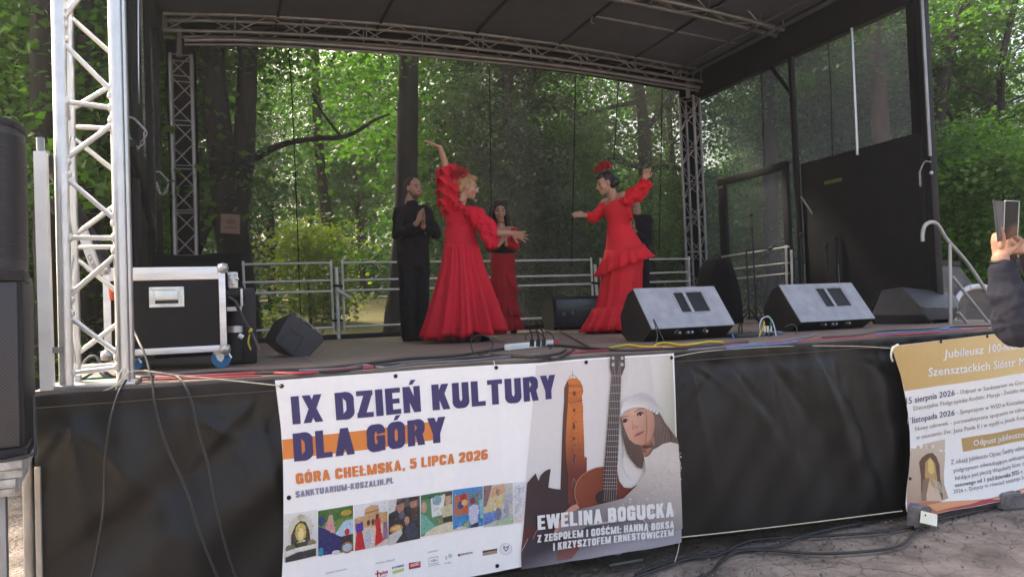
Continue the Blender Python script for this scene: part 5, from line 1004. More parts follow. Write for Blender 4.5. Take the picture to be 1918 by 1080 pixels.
# ------------------------------------------------------------------ stage monitors
def wedge(name, label, TL, TR, BR, BL, side, front, Y0, hole=True):
    """back/top plate corners in the photo; the plate's lower edge stands at depth Y0"""
    bl = at(*BL, 1, Y0); br = at(*BR, 1, Y0+0.0); tl = at(*TL, 0, bl[0]-0.0); tr = at(*TR, 0, br[0]+0.0)
    y1 = (tl[1]+tr[1])/2; tl = at(*TL, 1, y1); tr = at(*TR, 1, y1)
    t = thing(name, label, 'stage monitor', ((bl[0]+br[0])/2, Y0, 0))
    zt0, zb0 = (tl[2]+tr[2])/2, (bl[2]+br[2])/2; X0, X1 = (bl[0]+tl[0])/2, (br[0]+tr[0])/2
    prof = [(Y0, zb0), (y1, zt0), (y1+0.1, zt0-0.04), (y1+0.24, zt0*0.5), (y1+0.22, 0.06), (y1+0.14, 0.004), (Y0+0.14, 0.004)]
    a = MB(); a.prism([(X0, y, z) for y, z in prof], (X1-X0, 0, 0)); a.build('cabinet', m_cab, t, smooth=False)
    n = np.cross((1, 0, 0), np.array((0, y1-Y0, zt0-zb0))); n /= np.linalg.norm(n)
    if n[2] < 0: n = -n
    s = np.array((0, y1-Y0, zt0-zb0))
    P = lambda u, v, h=0.0: np.array((X0, Y0, zb0))+np.array((X1-X0, 0, 0))*u+s*v+n*h
    g = MB(); u0, u1, v0, v1 = 0.44, 0.80, 0.36, 0.86
    def slab(mb, ua, ub, va, vb, h0=0.001, h1=0.012): mb.prism([P(ua, va, h0), P(ub, va, h0), P(ub, vb, h0), P(ua, vb, h0)], n*(h1-h0))
    slab(g, -0.004, u0, -0.01, 1.0); slab(g, u1, 1.004, -0.01, 1.0); slab(g, u0+0.0005, u1-0.0005, -0.01, v0); slab(g, u0+0.0005, u1-0.0005, v1, 1.0); g.build('grille', m_grille, t, smooth=False)
    f = MB()                                   # rounded rim of the handle opening
    ring = [((u0+u1)/2+(u1-u0)/2*1.12*math.copysign(abs(math.cos(k))**0.45, math.cos(k)), (v0+v1)/2+(v1-v0)/2*1.16*math.copysign(abs(math.sin(k))**0.45, math.sin(k))) for k in np.arange(28)*2*math.pi/28]
    f.tube([P(u, v, 0.013) for u, v in ring], 0.0025, 5, closed=True); f.build('rim', m_grille, t, smooth=False); f = MB()
    slab(f, u0-0.012, u0+0.004, v0-0.02, v1+0.02, 0.012, 0.0145); slab(f, u0-0.011, u1+0.011, v1+0.003, v1+0.019, 0.0119, 0.0143); f.obox(P(u1+0.004, (v0+v1)/2, 0.013), np.eye(3), (0.002, 0.002, 0.002)) if False else None; f.build('bezel', m_grille, t, smooth=False)
    h = MB(); slab(h, u0, u1, v0, v1, 0.0015, 0.003); h.build('recess', m_black, t, smooth=False)
    b = MB(); um = u0+(u1-u0)*0.34; b.prism([P(um, v0, 0.004), P(um+0.035, v0, 0.004), P(um+0.035, v1, 0.004), P(um, v1, 0.004)], n*0.009); b.build('handle', m_grille, t, smooth=False)
    sc = MB()
    for u, v in ((0.04, 0.95), (0.5, 0.95), (0.93, 0.95), (0.93, 0.74), (0.5, 0.12)): sc.tube([P(u, v, 0.011), P(u, v, 0.0145)], 0.006, 9)
    sc.build('screw', m_alu_dull, t)
    c = MB()                                   # connectors below the plate
    for u in (0.35, 0.45, 0.5, 0.68):
        q = np.array((X0+(X1-X0)*u, Y0+0.05, zb0*0.55)); c.tube([q, q+np.array((0, -0.03, 0.01))], 0.012, 10)
    for u in (0.3, 0.64):
        q = np.array((X0+(X1-X0)*u, Y0+0.04, zb0*0.6)); c.tube([q, q+np.array((0.03, -0.03, 0.05))], 0.007, 8)
    c.build('connector', m_alu_dull, t)
    return t
wedge('stage_monitor', 'grey topped wedge monitor standing right in front of the dancer with raised fist', (1186, 541), (1335, 538), (1375, 609), (1220, 616), None, None, 1.0)
wedge('stage_monitor', 'grey topped wedge monitor with a coil of blue and yellow leads at its left', (1458, 535), (1593, 530), (1637, 597), (1500, 603), None, None, 1.25)
# rounded moulded monitor, right
mo = thing('moulded_monitor', 'rounded black plastic speaker lying on its side before the stair handrail', 'stage monitor', at(1720, 608, 2, 0.0))
Ym = 1.35; pp = lambda x, y, Y=Ym: at(x, y, 1, Y)
f1 = [pp(1722, 573), pp(1793, 575), pp(1795, 590), pp(1786, 599), pp(1735, 601), pp(1724, 590)]
f2 = [pp(1690, 537, Ym+0.32), pp(1783, 548, Ym+0.3), pp(1796, 562, Ym+0.26), pp(1786, 600, Ym+0.22), pp(1680, 614, Ym+0.3), pp(1668, 590, Ym+0.34)]
f0 = [np.array(c) + (np.mean(f1, 0)-np.array(c))*0.12 + np.array((0, -0.03, 0)) for c in f1]
f3 = [np.array(c)*0.9+0.1*np.mean(f2, 0)+np.array((-0.1, 0.22, 0)) for c in f2]
def dens(P, m=5): 
    Q = np.vstack([P, P[:1]]); return np.concatenate([[Q[i]+(Q[i+1]-Q[i])*t for t in np.arange(m)/m] for i in range(len(P))])
mb = MB(); mb.loft([dens(np.array(f0)), dens(np.array(f1)), dens(np.array(f1)*0.6+np.array(f2)*0.4), dens(np.array(f2)), dens(np.array(f3))]); o = mb.build('cabinet', m_plastic, mo); md = o.modifiers.new('s', 'BEVEL'); md.width = 0.012; md.segments = 2; md.limit_method = 'ANGLE'
mb = MB(); g_ = [np.array(c)+np.array((-0.03, 0.03, 0)) for c in f3]; mb.loft([dens(np.array(f3)*0.98+0.02*np.mean(f3, 0)+np.array((-0.02, 0.02, 0))), dens(np.array(g_)*0.85+0.15*np.mean(g_, 0)+np.array((-0.02, 0.02, 0)))]); mb.build('grille', m_cab, mo)
mb = MB()
for x, y in ((1729, 579), (1747, 577), (1764, 577), (1790, 577)): c = pp(x, y, Ym-0.025); mb.tube([c, c+np.array((0, -0.01, 0))], 0.007, 8)
mb.build('screw', m_black, mo)
mb = MB()
for a, b in (((1737, 601), (1727, 617)), ((1741, 600), (1752, 612)), ((1775, 600), (1785, 612))): mb.tube([pp(*a, Ym+0.05), pp(*b, Ym+0.0)], 0.008, 6)
mb.build('stand', m_alu_dull, mo)
# small monitor lying at the left
lm = thing('small_monitor', 'small black wedge speaker lying on the deck behind the flight case gear', 'stage monitor', at(560, 668, 2, 0.0))
Yl = 2.0; L = lambda x, y, Y=Yl: at(x, y, 1, Y)
fr_ = [L(547, 586), L(601, 626), L(606, 631), L(606, 638), L(580, 666), L(572, 669), L(548, 668), L(541, 664), L(514, 640), L(513, 634), L(538, 590)]
mb = MB(); c = np.mean(fr_, 0); k1 = [p+(c-p)*0.06+np.array((0, -0.02, 0)) for p in fr_]; k2 = [p+(c-p)*0.2+np.array((-0.1, 0.26, 0.0)) for p in fr_]
mb.loft([np.array(k1), np.array(fr_), np.array(fr_)+np.array((0, 0.05, 0)), np.array(k2)]); mb.build('cabinet', m_plastic, lm)
mb = MB(); q = [L(545, 618), L(567, 632), L(549, 664), L(520, 640)]; cc = np.mean(q, 0)
mb.tube([np.array(p)+np.array((0, -0.021, 0)) for p in q], 0.004, 5, closed=True); mb.build('seam', m_black, lm)
mb = MB(); mb.tube([L(553, 585, Yl-0.006), L(604, 626, Yl-0.006)], 0.006, 6); mb.build('edge', M('worn_grey_edge', (0.2, 0.2, 0.21), 0.5), lm)
# dark monitor upstage
um = thing('rear_monitor', 'dark low speaker upstage left of the dancer with raised fist', 'stage monitor', at(1075, 615, 1, 5.0)); Yu = 5.0
U = lambda x, y, Y=Yu: at(x, y, 1, Y)
a, b = U(1036, 556), U(1120, 550); zb2 = 0.004
mb = MB(); mb.prism([(a[0], Yu, 0.05), (a[0], Yu+0.03, a[2]), (a[0], Yu+0.3, a[2]-0.03), (a[0], Yu+0.42, 0.2), (a[0], Yu+0.34, zb2), (a[0], Yu+0.02, zb2)], (b[0]-a[0]+0.1, 0, 0)); mb.build('cabinet', m_cab, um, smooth=False)
mb = MB(); mb.box((a[0]+0.03, Yu-0.012, 0.07), (b[0]+0.07, Yu-0.002, a[2]-0.04), 0.004); mb.build('grille', M('dark_blue_grille', (0.012, 0.013, 0.02), 0.25), um)
mb = MB()
for x, y, r_ in ((1047, 575, 0.012), (1056, 588, 0.03), (1072, 586, 0.03), (1098, 577, 0.02)): c = U(x, y); mb.ell((c[0], Yu-0.014, c[2]), np.eye(3), (r_, 0.004, r_), 12, 7)
mb.build('driver', M('dim_driver', (0.06, 0.07, 0.09), 0.3), um)

# ------------------------------------------------------------------ railings
YR = 5.45
def railing(label, rails, posts, Y=YR):
    c = at(rails[0][0][0], 620, 1, Y); t = thing('railing', label, 'railing', (c[0], Y, 0), 'railing panels along the rear of the stage')
    for (xa, ya), (xb, yb) in rails:
        mb = MB(); mb.tube([at(xa, ya, 1, Y), at(xb, yb, 1, Y)], 0.0135, 9); mb.build('rail', m_galv, t)
    for (xa, ya), (xb, yb) in posts:
        mb = MB(); mb.tube([at(xa, ya, 1, Y), at(xb, yb, 1, Y)], 0.0155, 9); mb.build('post', m_galv, t)
railing('left tube railing panel between the lamps and the clapping man', [((452, 495), (620, 492)), ((452, 529), (621, 525)), ((452, 550), (622, 545)), ((448, 620), (624, 613))], [((619.5, 487), (624.8, 621)), ((455, 489), (462, 628))])
railing('middle tube railing panel running behind the man and the two women in red', [((641, 492), (1108, 486.5)), ((641, 524.5), (1108, 515)), ((641, 544), (1109, 531.5)), ((643, 612), (1112, 591))], [((640.7, 486), (645.2, 620)), ((1107, 482), (1112, 598))])
railing('right tube railing panel ending at the rear right truss tower', [((1125, 486.5), (1292, 484.5)), ((1126, 514.5), (1292, 509)), ((1127, 531), (1292, 526)), ((1130, 590), (1292, 580))], [((1124, 483), (1130, 598)), ((1290, 480), (1294, 588))])
def centre_post(label, top_, bot, arm=None, Y=YR):
    t = thing('rail_support', label, 'post', at(*bot, 1, Y))
    mb = MB(); mb.tube([at(*top_, 1, Y), at(*bot, 1, Y)], 0.024, 10); mb.build('post', m_galv, t)
    if arm: mb = MB(); mb.tube([at(*arm[0], 1, Y-0.05), at(*arm[1], 1, Y-0.12)], 0.024, 10); mb.build('lever', m_galv, t)
    mb = MB(); mb.tube([at(top_[0]-8, top_[1]+100, 1, Y), at(top_[0]+10, top_[1]+99, 1, Y)], 0.02, 8); mb.build('clamp', m_black, t); mb = MB(); mb.tube([at(top_[0]-6, top_[1]+34, 1, Y-0.02), at(top_[0]+12, top_[1]+36, 1, Y-0.02)], 0.018, 8); mb.build('clamp', m_black, t)
centre_post('thick rail support with slanting lever at the gap left of the man', (630, 500), (634.7, 634), ((632, 543), (657, 558)))
centre_post('thick rail support at the gap between the women in red', (1114, 495), (1122, 606))
t = thing('railing', 'dim tube railing closing the side doorway at the right', 'railing', (7.3, 4.6, 0), 'railing panels along the rear of the stage')
for ya, yb in ((481, 462), (506, 492), (524, 512), (590, 590)):
    mb = MB(); mb.tube([at(1352, ya, 0, 7.3), at(1478, yb, 0, 7.3)], 0.013, 8); mb.build('rail', m_alu_dull, t)
for x, y0, y1 in ((1472, 459, 540), (1482, 468, 560)):
    mb = MB(); mb.tube([at(x, y0, 0, 7.25), at(x+4, 600, 0, 7.25)], 0.016, 8); mb.build('post', m_galv, t)

# ------------------------------------------------------------------ stands and covered gear on the right
def stand(label, px, ytop, Y, boom=None, dots=False):
    b = at(px+6, 600, 1, Y); x = b[0]; top_ = at(px, ytop, 1, Y); t = thing('microphone_stand' if not dots else 'speaker_pole', label, 'stand', (x, Y, 0))
    mb = MB(); mb.tube([(x, Y, 0.05), (x, Y, top_[2])], 0.012 if not dots else 0.02, 8)
    if dots: mb.tube([(x, Y, 0.05), (x, Y, 0.6)], 0.024, 8)
    mb.build('pole', m_black, t)
    for a in (0.3, 2.4, 4.5):
        mb = MB(); mb.tube([(x, Y, 0.22), (x+0.26*math.cos(a), Y+0.26*math.sin(a), 0.012)], 0.01, 7); mb.build('leg', m_black, t)
    mb = MB()
    if boom: mb.tube([(x, Y, top_[2]), at(*boom, 1, Y)], 0.009, 7); q = at(*boom, 1, Y); mb.tube([q, q+np.array((0, -0.1, 0.02))], 0.02, 8)
    else: mb.ell((x, Y, top_[2]), np.eye(3), (0.03, 0.03, 0.035)); mb.build('head', m_black, t); mb = MB(); mb.tube([(x, Y, top_[2]-0.25), (x, Y, top_[2]-0.2)], 0.022, 8)
    mb.build('head' if boom else 'collar', m_black, t)
    if dots:
        mb = MB()
        for k in range(9): c = at(px+4, 497+k*4, 1, Y-0.022); mb.ell((x, Y-0.024, c[2]), np.eye(3), (0.006, 0.004, 0.012), 6, 5)
        mb.build('pin_hole', m_alu_dull, t)
stand('black microphone stand in the dark doorway, leftmost of the stands', 1411, 402, 4.3)
stand('black microphone stand behind the left grey wedge, with a level boom', 1398, 470, 4.0, (1440, 466))
stand('black pole with pale pin holes standing by the black pole on the right wall', 1503, 440, 3.3, None, True)
stand('black pole with pale pin holes under the slanting stay rod', 1567, 445, 3.0, None, True)
stand('thin black stand between the two poles with pin holes', 1548, 460, 3.1)
dg_ = thing('draped_amplifier', 'upright black gear bag standing by the rear right truss tower', 'covered gear', at(1345, 600, 1, 4.4))
mb = MB(); rr_ = []
for y, xa, xb in ((606, 1308, 1380), (570, 1309, 1378), (530, 1312, 1372), (506, 1316, 1366), (490, 1322, 1362), (484, 1330, 1356)):
    a, b = at(xa, y, 1, 4.4), at(xb, y, 1, 4.4); c = (a+b)/2; w_ = (b[0]-a[0])/2
    rr_.append(np.array([(c[0]+w_*math.cos(k)*(1+0.04*math.sin(5*k)), 4.4+0.22*math.sin(k)*(1+0.05*math.sin(7*k))*w_/0.2, max(0.004, c[2])) for k in np.arange(32)*2*math.pi/32]))
mb.loft(rr_); mb.build('cover', m_blkcloth, dg_)
mb = MB(); mb.tube(spline([at(1330, 488, 1, 4.25), at(1342, 476, 1, 4.25), at(1354, 488, 1, 4.25)], 4), 0.012, 6); mb.build('strap', m_black, dg_)

# ------------------------------------------------------------------ stair handrail and parked vehicle on the right
m_hand = M('worn_steel_handrail', (0.36, 0.36, 0.355), 0.5, 0.5, 0.15, 8)
hr = thing('stair_handrail', 'grey tube handrail with a hooked top leading down off the right end of the stage', 'handrail', at(1850, 606, 1, 0.9)); Yh = 1.0
H_ = lambda x, y, Y=Yh: at(x, y, 1, Y)
mb = MB(); mb.tube(spline([H_(1728, 452), H_(1728, 438), H_(1732, 423), H_(1744, 416), H_(1757, 422), H_(1775, 450), H_(1810, 490), H_(1844, 540), H_(1880, 596), H_(1915, 650)], 6), 0.019, 12); mb.build('rail', m_hand, hr)
mb = MB(); mb.tube([H_(1779, 455), H_(1780, 552), H_(1781, 640)], 0.017, 10); mb.build('post', m_hand, hr)
mb = MB(); mb.tube([H_(1783, 517), H_(1853, 606), H_(1890, 655)], 0.017, 10); mb.build('rail', m_hand, hr)
mb = MB(); mb.tube([H_(1794, 584), H_(1813, 607), H_(1830, 630)], 0.017, 10); mb.build('rail', m_hand, hr)
for k in range(4):
    mb = MB(); c = H_(1830+k*16, 612+k*20, 1.3); mb.box((c[0]-0.14, 0.98, -0.15-0.28*k-0.03), (c[0]+0.14, 1.7, -0.15-0.28*k), 0.004); mb.build('step', m_alu_dull, hr)
cv = thing('parked_vehicle', 'dark small vehicle with a sloping windscreen and silver edged bonnet parked beyond the stage stairs', 'vehicle', (10.6, 3.6, GZ)); Yv = 3.2
V_ = lambda x, y, Y=Yv: at(x, y, 1, Y)
mb = MB(); prof = [(1750, 690), (1752, 560), (1762, 540), (1790, 541), (1845, 536), (1868, 545), (1885, 580), (1895, 690)]
mb.prism([V_(*p) for p in prof], (0.25, 1.6, 0)); mb.build('body', M('dark_vehicle_paint', (0.07, 0.07, 0.075), 0.3, 0.3), cv)
mb = MB(); mb.tube(spline([V_(1784, 605, Yv-0.02), V_(1788, 570, Yv-0.02), V_(1802, 546, Yv-0.02), V_(1828, 537, Yv-0.02), V_(1852, 542, Yv-0.02), V_(1872, 570, Yv-0.02), V_(1878, 610, Yv-0.02)], 5), 0.045, 10); mb.build('wheel_arch', M('silver_paint', (0.5, 0.5, 0.52), 0.3, 0.6), cv)
mb = MB(); c = V_(1832, 620, Yv-0.03); mb.tube([c, c+np.array((0.05, 0.3, 0))], 0.42, 28); mb.build('wheel', M('grey_tyre', (0.09, 0.085, 0.085), 0.8), cv)
mb = MB(); mb.prism([V_(1762, 497), V_(1797, 499), V_(1826, 537), V_(1764, 541)], (0.25, 1.5, 0)); mb.build('windscreen', M('reflecting_windscreen', (0.12, 0.13, 0.14), 0.08, 0.2, 0.5, 4), cv)
mb = MB(); mb.prism([V_(1756, 487, Yv-0.03), V_(1796, 489, Yv-0.03), V_(1802, 498, Yv-0.03), V_(1756, 497, Yv-0.03)], (0.3, 1.6, 0.0)); mb.build('roof', m_black, cv)

# ------------------------------------------------------------------ cables, ropes, boxes
def cable(label, pts, r, mat, mode='z', z=None, Y=None, name='cable', n=8, group=None, cat='cable'):
    z = r+0.001 if z is None else z
    P = []
    for p in pts:
        if len(p) == 3: P.append(at(p[0], p[1], 1, p[2]))
        else: P.append(at(p[0], p[1], 2, z) if mode == 'z' else at(p[0], p[1], 1, Y))
    P = spline(P, 6)
    if mode == 'z': P[:, 2] = np.maximum(P[:, 2], r+0.0015)
    mb = MB(); mb.tube(P, r, n); return tag(mb.build(name, mat), label, cat, group)
E_ = 0.10
def along(ylist): return ylist
cable('thick black cable along the front edge of the deck from the case to mid stage', [(250, 708), (330, 703), (430, 696), (520, 693), (600, 690), (680, 682), (760, 672), (850, 666), (930, 655), (1000, 648), (1050, 647), (1110, 653), (1200, 655), (1300, 650), (1400, 640)], 0.011, m_cable)
cable('pale grey cable waving along the front edge of the deck above the banner', [(560, 694), (640, 690), (680, 684), (720, 688), (760, 683), (810, 679), (880, 675), (950, 668), (1010, 664)], 0.0075, m_cgrey)
cable('second black cable crossing the deck edge above the banner lettering', [(470, 699), (560, 697), (640, 694), (720, 684), (800, 678), (880, 670), (960, 666), (1000, 668), (1045, 662), (1060, 655)], 0.009, m_cable)
cable('red cable lying along the left part of the deck edge', [(255, 706), (330, 706), (420, 702), (500, 698), (560, 699), (640, 692), (700, 688)], 0.009, m_cred)
cable('second red cable running under the wedge monitors along the deck edge', [(1060, 661), (1150, 655), (1260, 650), (1400, 644), (1480, 639), (1560, 634), (1640, 629), (1750, 622), (1850, 614)], 0.007, m_cred)
cable('thin red cable beside the truss foot on the deck edge', [(250, 711), (330, 709), (420, 706), (490, 703)], 0.006, m_cred)
cable('black cable swinging in loose curves above the middle of the deck edge', [(920, 664), (960, 667), (1010, 668), (1040, 672), (1060, 664), (1075, 655)], 0.009, m_cable)
cable('black cable bending back from the deck edge to the rear monitor', [(1000, 615), (1035, 614), (1062, 627), (1090, 643), (1110, 652), (1145, 653)], 0.008, m_cable)
cable('thin black wire loop standing up before the dancer in the wide skirt', [(882, 644, 0.75), (884, 634, 0.75), (895, 628, 0.75), (908, 628, 0.75), (921, 637, 0.75), (923, 648, 0.7), (917, 658, 0.65), (900, 664, 0.5), (886, 658, 0.6), (882, 644, 0.75)], 0.0045, m_cable, 'y')
cable('black cable loop standing up beside the white power strip', [(985, 637, 0.6), (986, 627, 0.6), (998, 621, 0.6), (1012, 624, 0.6), (1021, 634, 0.6), (1020, 645, 0.55)], 0.006, m_cable, 'y')
cable('black cable loop to the right of the other loop by the power strip', [(1014, 626, 0.58), (1026, 621, 0.58), (1036, 630, 0.58), (1038, 643, 0.55), (1030, 653, 0.5)], 0.006, m_cable, 'y')
cable('yellow cable curling along the foot of the left grey wedge', [(1140, 652), (1160, 648), (1180, 646), (1200, 649), (1230, 650), (1280, 652)], 0.008, m_cyel)
cable('yellow cable bunched under the connectors of the left grey wedge', [(1222, 651), (1232, 644), (1250, 642), (1275, 646), (1300, 644), (1330, 640), (1354, 641)], 0.009, m_cyel)
cable('black lead hanging in a loop from the left grey wedge', [(1280, 656, 0.72), (1262, 650, 0.75), (1245, 640, 0.8), (1228, 605, 0.9), (1224, 598, 0.92), (1228, 612, 0.88), (1231, 632, 0.82), (1222, 652, 0.75)], 0.005, m_cable, 'y')
cable('blue cable lying on the deck edge between the grey wedges', [(1360, 652), (1400, 648), (1440, 645), (1480, 641), (1500, 636)], 0.007, m_cblue)
cable('grey cable running between the grey wedges to the right one', [(1290, 655), (1350, 650), (1400, 645), (1450, 640), (1490, 634), (1515, 630), (1525, 626)], 0.008, m_cgrey)
cable('thick black cable along the deck edge from the right grey wedge to the stairs', [(1540, 632), (1600, 628), (1650, 620), (1720, 617), (1790, 612), (1850, 610), (1900, 607)], 0.007, m_cable)
cable('blue cable tangled on the deck behind the gold banner', [(1640, 626), (1690, 622), (1740, 619), (1770, 614), (1785, 611), (1765, 617), (1800, 615)], 0.006, m_cblue)
cable('white lead arching over the stage box', [(1424, 622, 0.95), (1423, 608, 0.95), (1428, 596, 0.95), (1438, 593, 0.95), (1446, 600, 0.95), (1451, 615, 0.93), (1454, 630, 0.9)], 0.005, M('pale_lead', (0.5, 0.52, 0.62), 0.5), 'y')
cable('green lead arching into the stage box', [(1432, 594, 0.98), (1440, 592, 0.98), (1444, 602, 0.97), (1442, 615, 0.95)], 0.006, m_cgreen, 'y')
cable('yellow lead bent into the stage box', [(1423, 636, 0.9), (1423, 626, 0.92), (1428, 616, 0.95), (1431, 606, 0.96), (1431, 601, 0.96)], 0.006, m_cyel, 'y')
cable('black lead looping from the stage box to the right grey wedge', [(1470, 612, 0.95), (1484, 607, 0.95), (1492, 615, 0.95), (1489, 627, 0.92), (1470, 634, 0.85), (1440, 630, 0.85)], 0.006, m_cable, 'y')
cable('short blue lead at the right foot of the left grey wedge', [(1371, 625, 0.9), (1374, 633, 0.88), (1370, 641, 0.85), (1364, 645, 0.8)], 0.006, m_cblue, 'y')
for k, (x, c) in enumerate(((1432, 'leftmost'), (1438, 'middle'), (1444, 'rightmost'))):
    mb = MB(); a, b = at(x, 610, 1, 0.97), at(x, 621, 1, 0.97); mb.tube([a, b], 0.010, 10); tag(mb.build('plug', m_card), c + ' of the three pale plugs in the stage box', 'plug')
sbx = thing('stage_box', 'low grey connector box on the deck between the two grey wedges', 'connector box', at(1450, 635, 1, 0.95))
a, b = at(1427, 622, 1, 0.95), at(1468, 637, 1, 0.95); mb = MB(); mb.box((a[0], 0.95, 0.003), (b[0], 1.12, a[2]), 0.008); mb.build('box', M('blue_grey_metal', (0.12, 0.14, 0.19), 0.45, 0.3), sbx)
mb = MB()
for k in range(3): mb.tube([(a[0]+0.05+k*0.05, 0.955, a[2]*0.5), (a[0]+0.05+k*0.05, 0.94, a[2]*0.5)], 0.012, 10)
mb.build('socket', m_black, sbx)
a, b = at(1383, 626, 1, 0.9), at(1422, 640, 1, 0.9); tb = thing('distribution_box', 'flat dark grey box with a cable loop beside the left grey wedge', 'connector box', (a[0], 0.9, 0)); mb = MB(); mb.box((a[0], 0.9, 0.003), (b[0], 1.2, a[2]), 0.008); mb.build('box', m_plastic, tb)
mb = MB(); mb.tube(spline([at(1384, 625, 1, 0.95), at(1385, 610, 1, 0.95), at(1389, 606, 1, 0.95), at(1390, 624, 1, 0.95)], 5), 0.007, 7); mb.build('handle', m_black, tb)
ps = thing('power_strip', 'white power strip with a red switch among the cables at mid stage front', 'power strip', at(990, 656, 2, 0.0))
a, b = at(950, 657, 2, 0.0), at(1034, 648, 2, 0.0); d = (b-a)/np.linalg.norm(b-a); R = np.array([d, np.cross((0, 0, 1), d), (0, 0, 1)])
mb = MB(); mb.obox((a+b)/2+np.array((0, 0, 0.028)), R, (np.linalg.norm(b-a)/2, 0.03, 0.024), 0.008); mb.build('body', m_white, ps)
mb = MB(); q = b+d*0.03; mb.obox(q+np.array((0, 0, 0.028)), R, (0.03, 0.026, 0.026), 0.006); mb.build('switch', M('red_plastic', (0.6, 0.03, 0.04), 0.4), ps)
for k, x in enumerate((996, 1008, 1018)):
    mb = MB(); c = at(x, 650, 2, 0.05); c[2] = 0.055; mb.tube([c, c+np.array((0.005, 0, 0.05))], 0.016, 10); mb.tube(spline([c+np.array((0.005, 0, 0.05)), c+np.array((0.0, 0, 0.1)), c+np.array((-0.02, 0.0, 0.13))], 4), 0.006, 7); mb.build('plug', m_black, ps)
# leads hanging down over the skirt at the left
hang = 'black leads hanging down over the skirt'
cable('leftmost black lead hanging down over the skirt', [(243, 690, 0.3), (236, 712, 0.02), (222, 735, -0.08), (206, 790, -0.17), (197, 860, -0.18), (194, 950, -0.19), (180, 1040, -0.19), (168, 1100, -0.19)], 0.0065, m_cable, 'y', group=hang)
cable('middle black lead hanging from beside the flight case over the skirt', [(243, 600, 0.55), (258, 635, 0.4), (272, 665, 0.15), (285, 712, -0.03), (290, 760, -0.14), (310, 830, -0.18), (350, 920, -0.18), (375, 1000, -0.19), (415, 1100, -0.19)], 0.0065, m_cable, 'y', group=hang)
cable('rightmost black lead hanging down over the skirt', [(270, 694, 0.35), (310, 700, 0.1), (335, 708, -0.03), (355, 740, -0.14), (370, 800, -0.17), (390, 870, -0.18), (405, 950, -0.19), (425, 1030, -0.19), (450, 1100, -0.19)], 0.0065, m_cable, 'y', group=hang)
cable('pale twine tied from the truss foot to the festival banner', [(228, 712, -0.02), (252, 694, 0.0), (330, 702, -0.05), (420, 711, -0.1), (527, 722, YB-0.005)], 0.0032, m_twine, 'y', name='twine', cat='twine')
cable('short twine ends knotted round the right leg of the front truss', [(182, 736, -0.02), (215, 722, -0.03), (236, 700, -0.02), (240, 692, 0.0), (228, 692, 0.0), (220, 712, -0.03), (216, 736, -0.03)], 0.003, m_card, 'y', name='twine', cat='twine')
cable('pale twine stretched along the foot of the black skirt between the banners', [(1261, 1007, YB-0.004), (1400, 992, -0.14), (1550, 974, -0.14), (1690, 956, YC-0.02)], 0.004, m_twine, 'y', name='twine', cat='twine')
cable('loose twine end hanging from the lower right corner of the festival banner', [(1262, 1008, YB-0.005), (1272, 1012, YB-0.01), (1270, 1030, YB-0.01), (1264, 1052, YB-0.01)], 0.0028, m_twine, 'y', name='twine', cat='twine')
cable('pale twine along the top of the skirt to the gold banner', [(1257, 669, YB-0.004), (1330, 657, -0.06), (1472, 648, -0.05), (1600, 648, -0.07), (1672, 652, YC-0.01)], 0.0028, m_twine, 'y', name='twine', cat='twine')
cable('short tie above the first middle eyelet of the festival banner', [(925, 676, -0.03), (928, 688, YB-0.005)], 0.003, m_twine, 'y', name='twine', cat='twine')
gr = 'black cables lying on the dirt in front of the stage'
def gcable(label, pts, r=0.010): return cable(label, [(x, y) for x, y in pts], r, m_cable, 'z', z=GZ+0.012, group=gr)
def cable_ground(label, pts, r):
    P = spline([at(x, y, 2, GZ+r+0.004) for x, y in pts], 6); mb = MB(); mb.tube(P, r, 8); tag(mb.build('cable', m_cable), label, 'cable', gr)
cable_ground('black cable on the dirt running closest to the foot of the skirt', [(1190, 1075), (1250, 1052), (1330, 1036), (1400, 1028), (1450, 1022), (1500, 1004), (1560, 989), (1690, 964)], 0.0105)
cable_ground('black cable on the dirt crossing the first one and meeting the white card', [(1160, 1090), (1230, 1066), (1290, 1045), (1340, 1040), (1380, 1020), (1420, 1009), (1520, 1004), (1640, 996), (1740, 980)], 0.0105)
cable_ground('black cable on the dirt swinging widest towards the viewer', [(1280, 1090), (1330, 1072), (1350, 1050), (1380, 1032), (1440, 1030), (1540, 1036), (1640, 1030), (1690, 1018), (1715, 995), (1730, 983)], 0.0105)
cable_ground('black cable along the foot of the gold banner', [(1735, 978), (1760, 972), (1800, 963), (1850, 952), (1918, 938), (1990, 920)], 0.0105)
# tangle by the truss foot
for k, (m_, pts, lab) in enumerate(((m_cgreen, [(155, 720), (165, 712), (185, 708), (205, 706), (220, 712), (200, 716), (175, 718)], 'green cable coiled at the foot of the front truss tower'), (m_cgrey, [(150, 690), (165, 670), (180, 668), (192, 690), (200, 705), (190, 700), (175, 682), (160, 695)], 'grey leads heaped behind the foot of the front truss tower'), (m_cable, [(148, 712), (170, 700), (185, 690), (200, 698), (215, 706), (240, 704)], 'black leads heaped behind the foot of the front truss tower'))):
    P = spline([at(x, y, 1, 0.6-0.1*k) for x, y in pts], 6); P[:, 2] = np.maximum(P[:, 2], 0.012)
    mb = MB(); mb.tube(P, 0.008, 7); tag(mb.build('cable', m_), lab, 'cable')
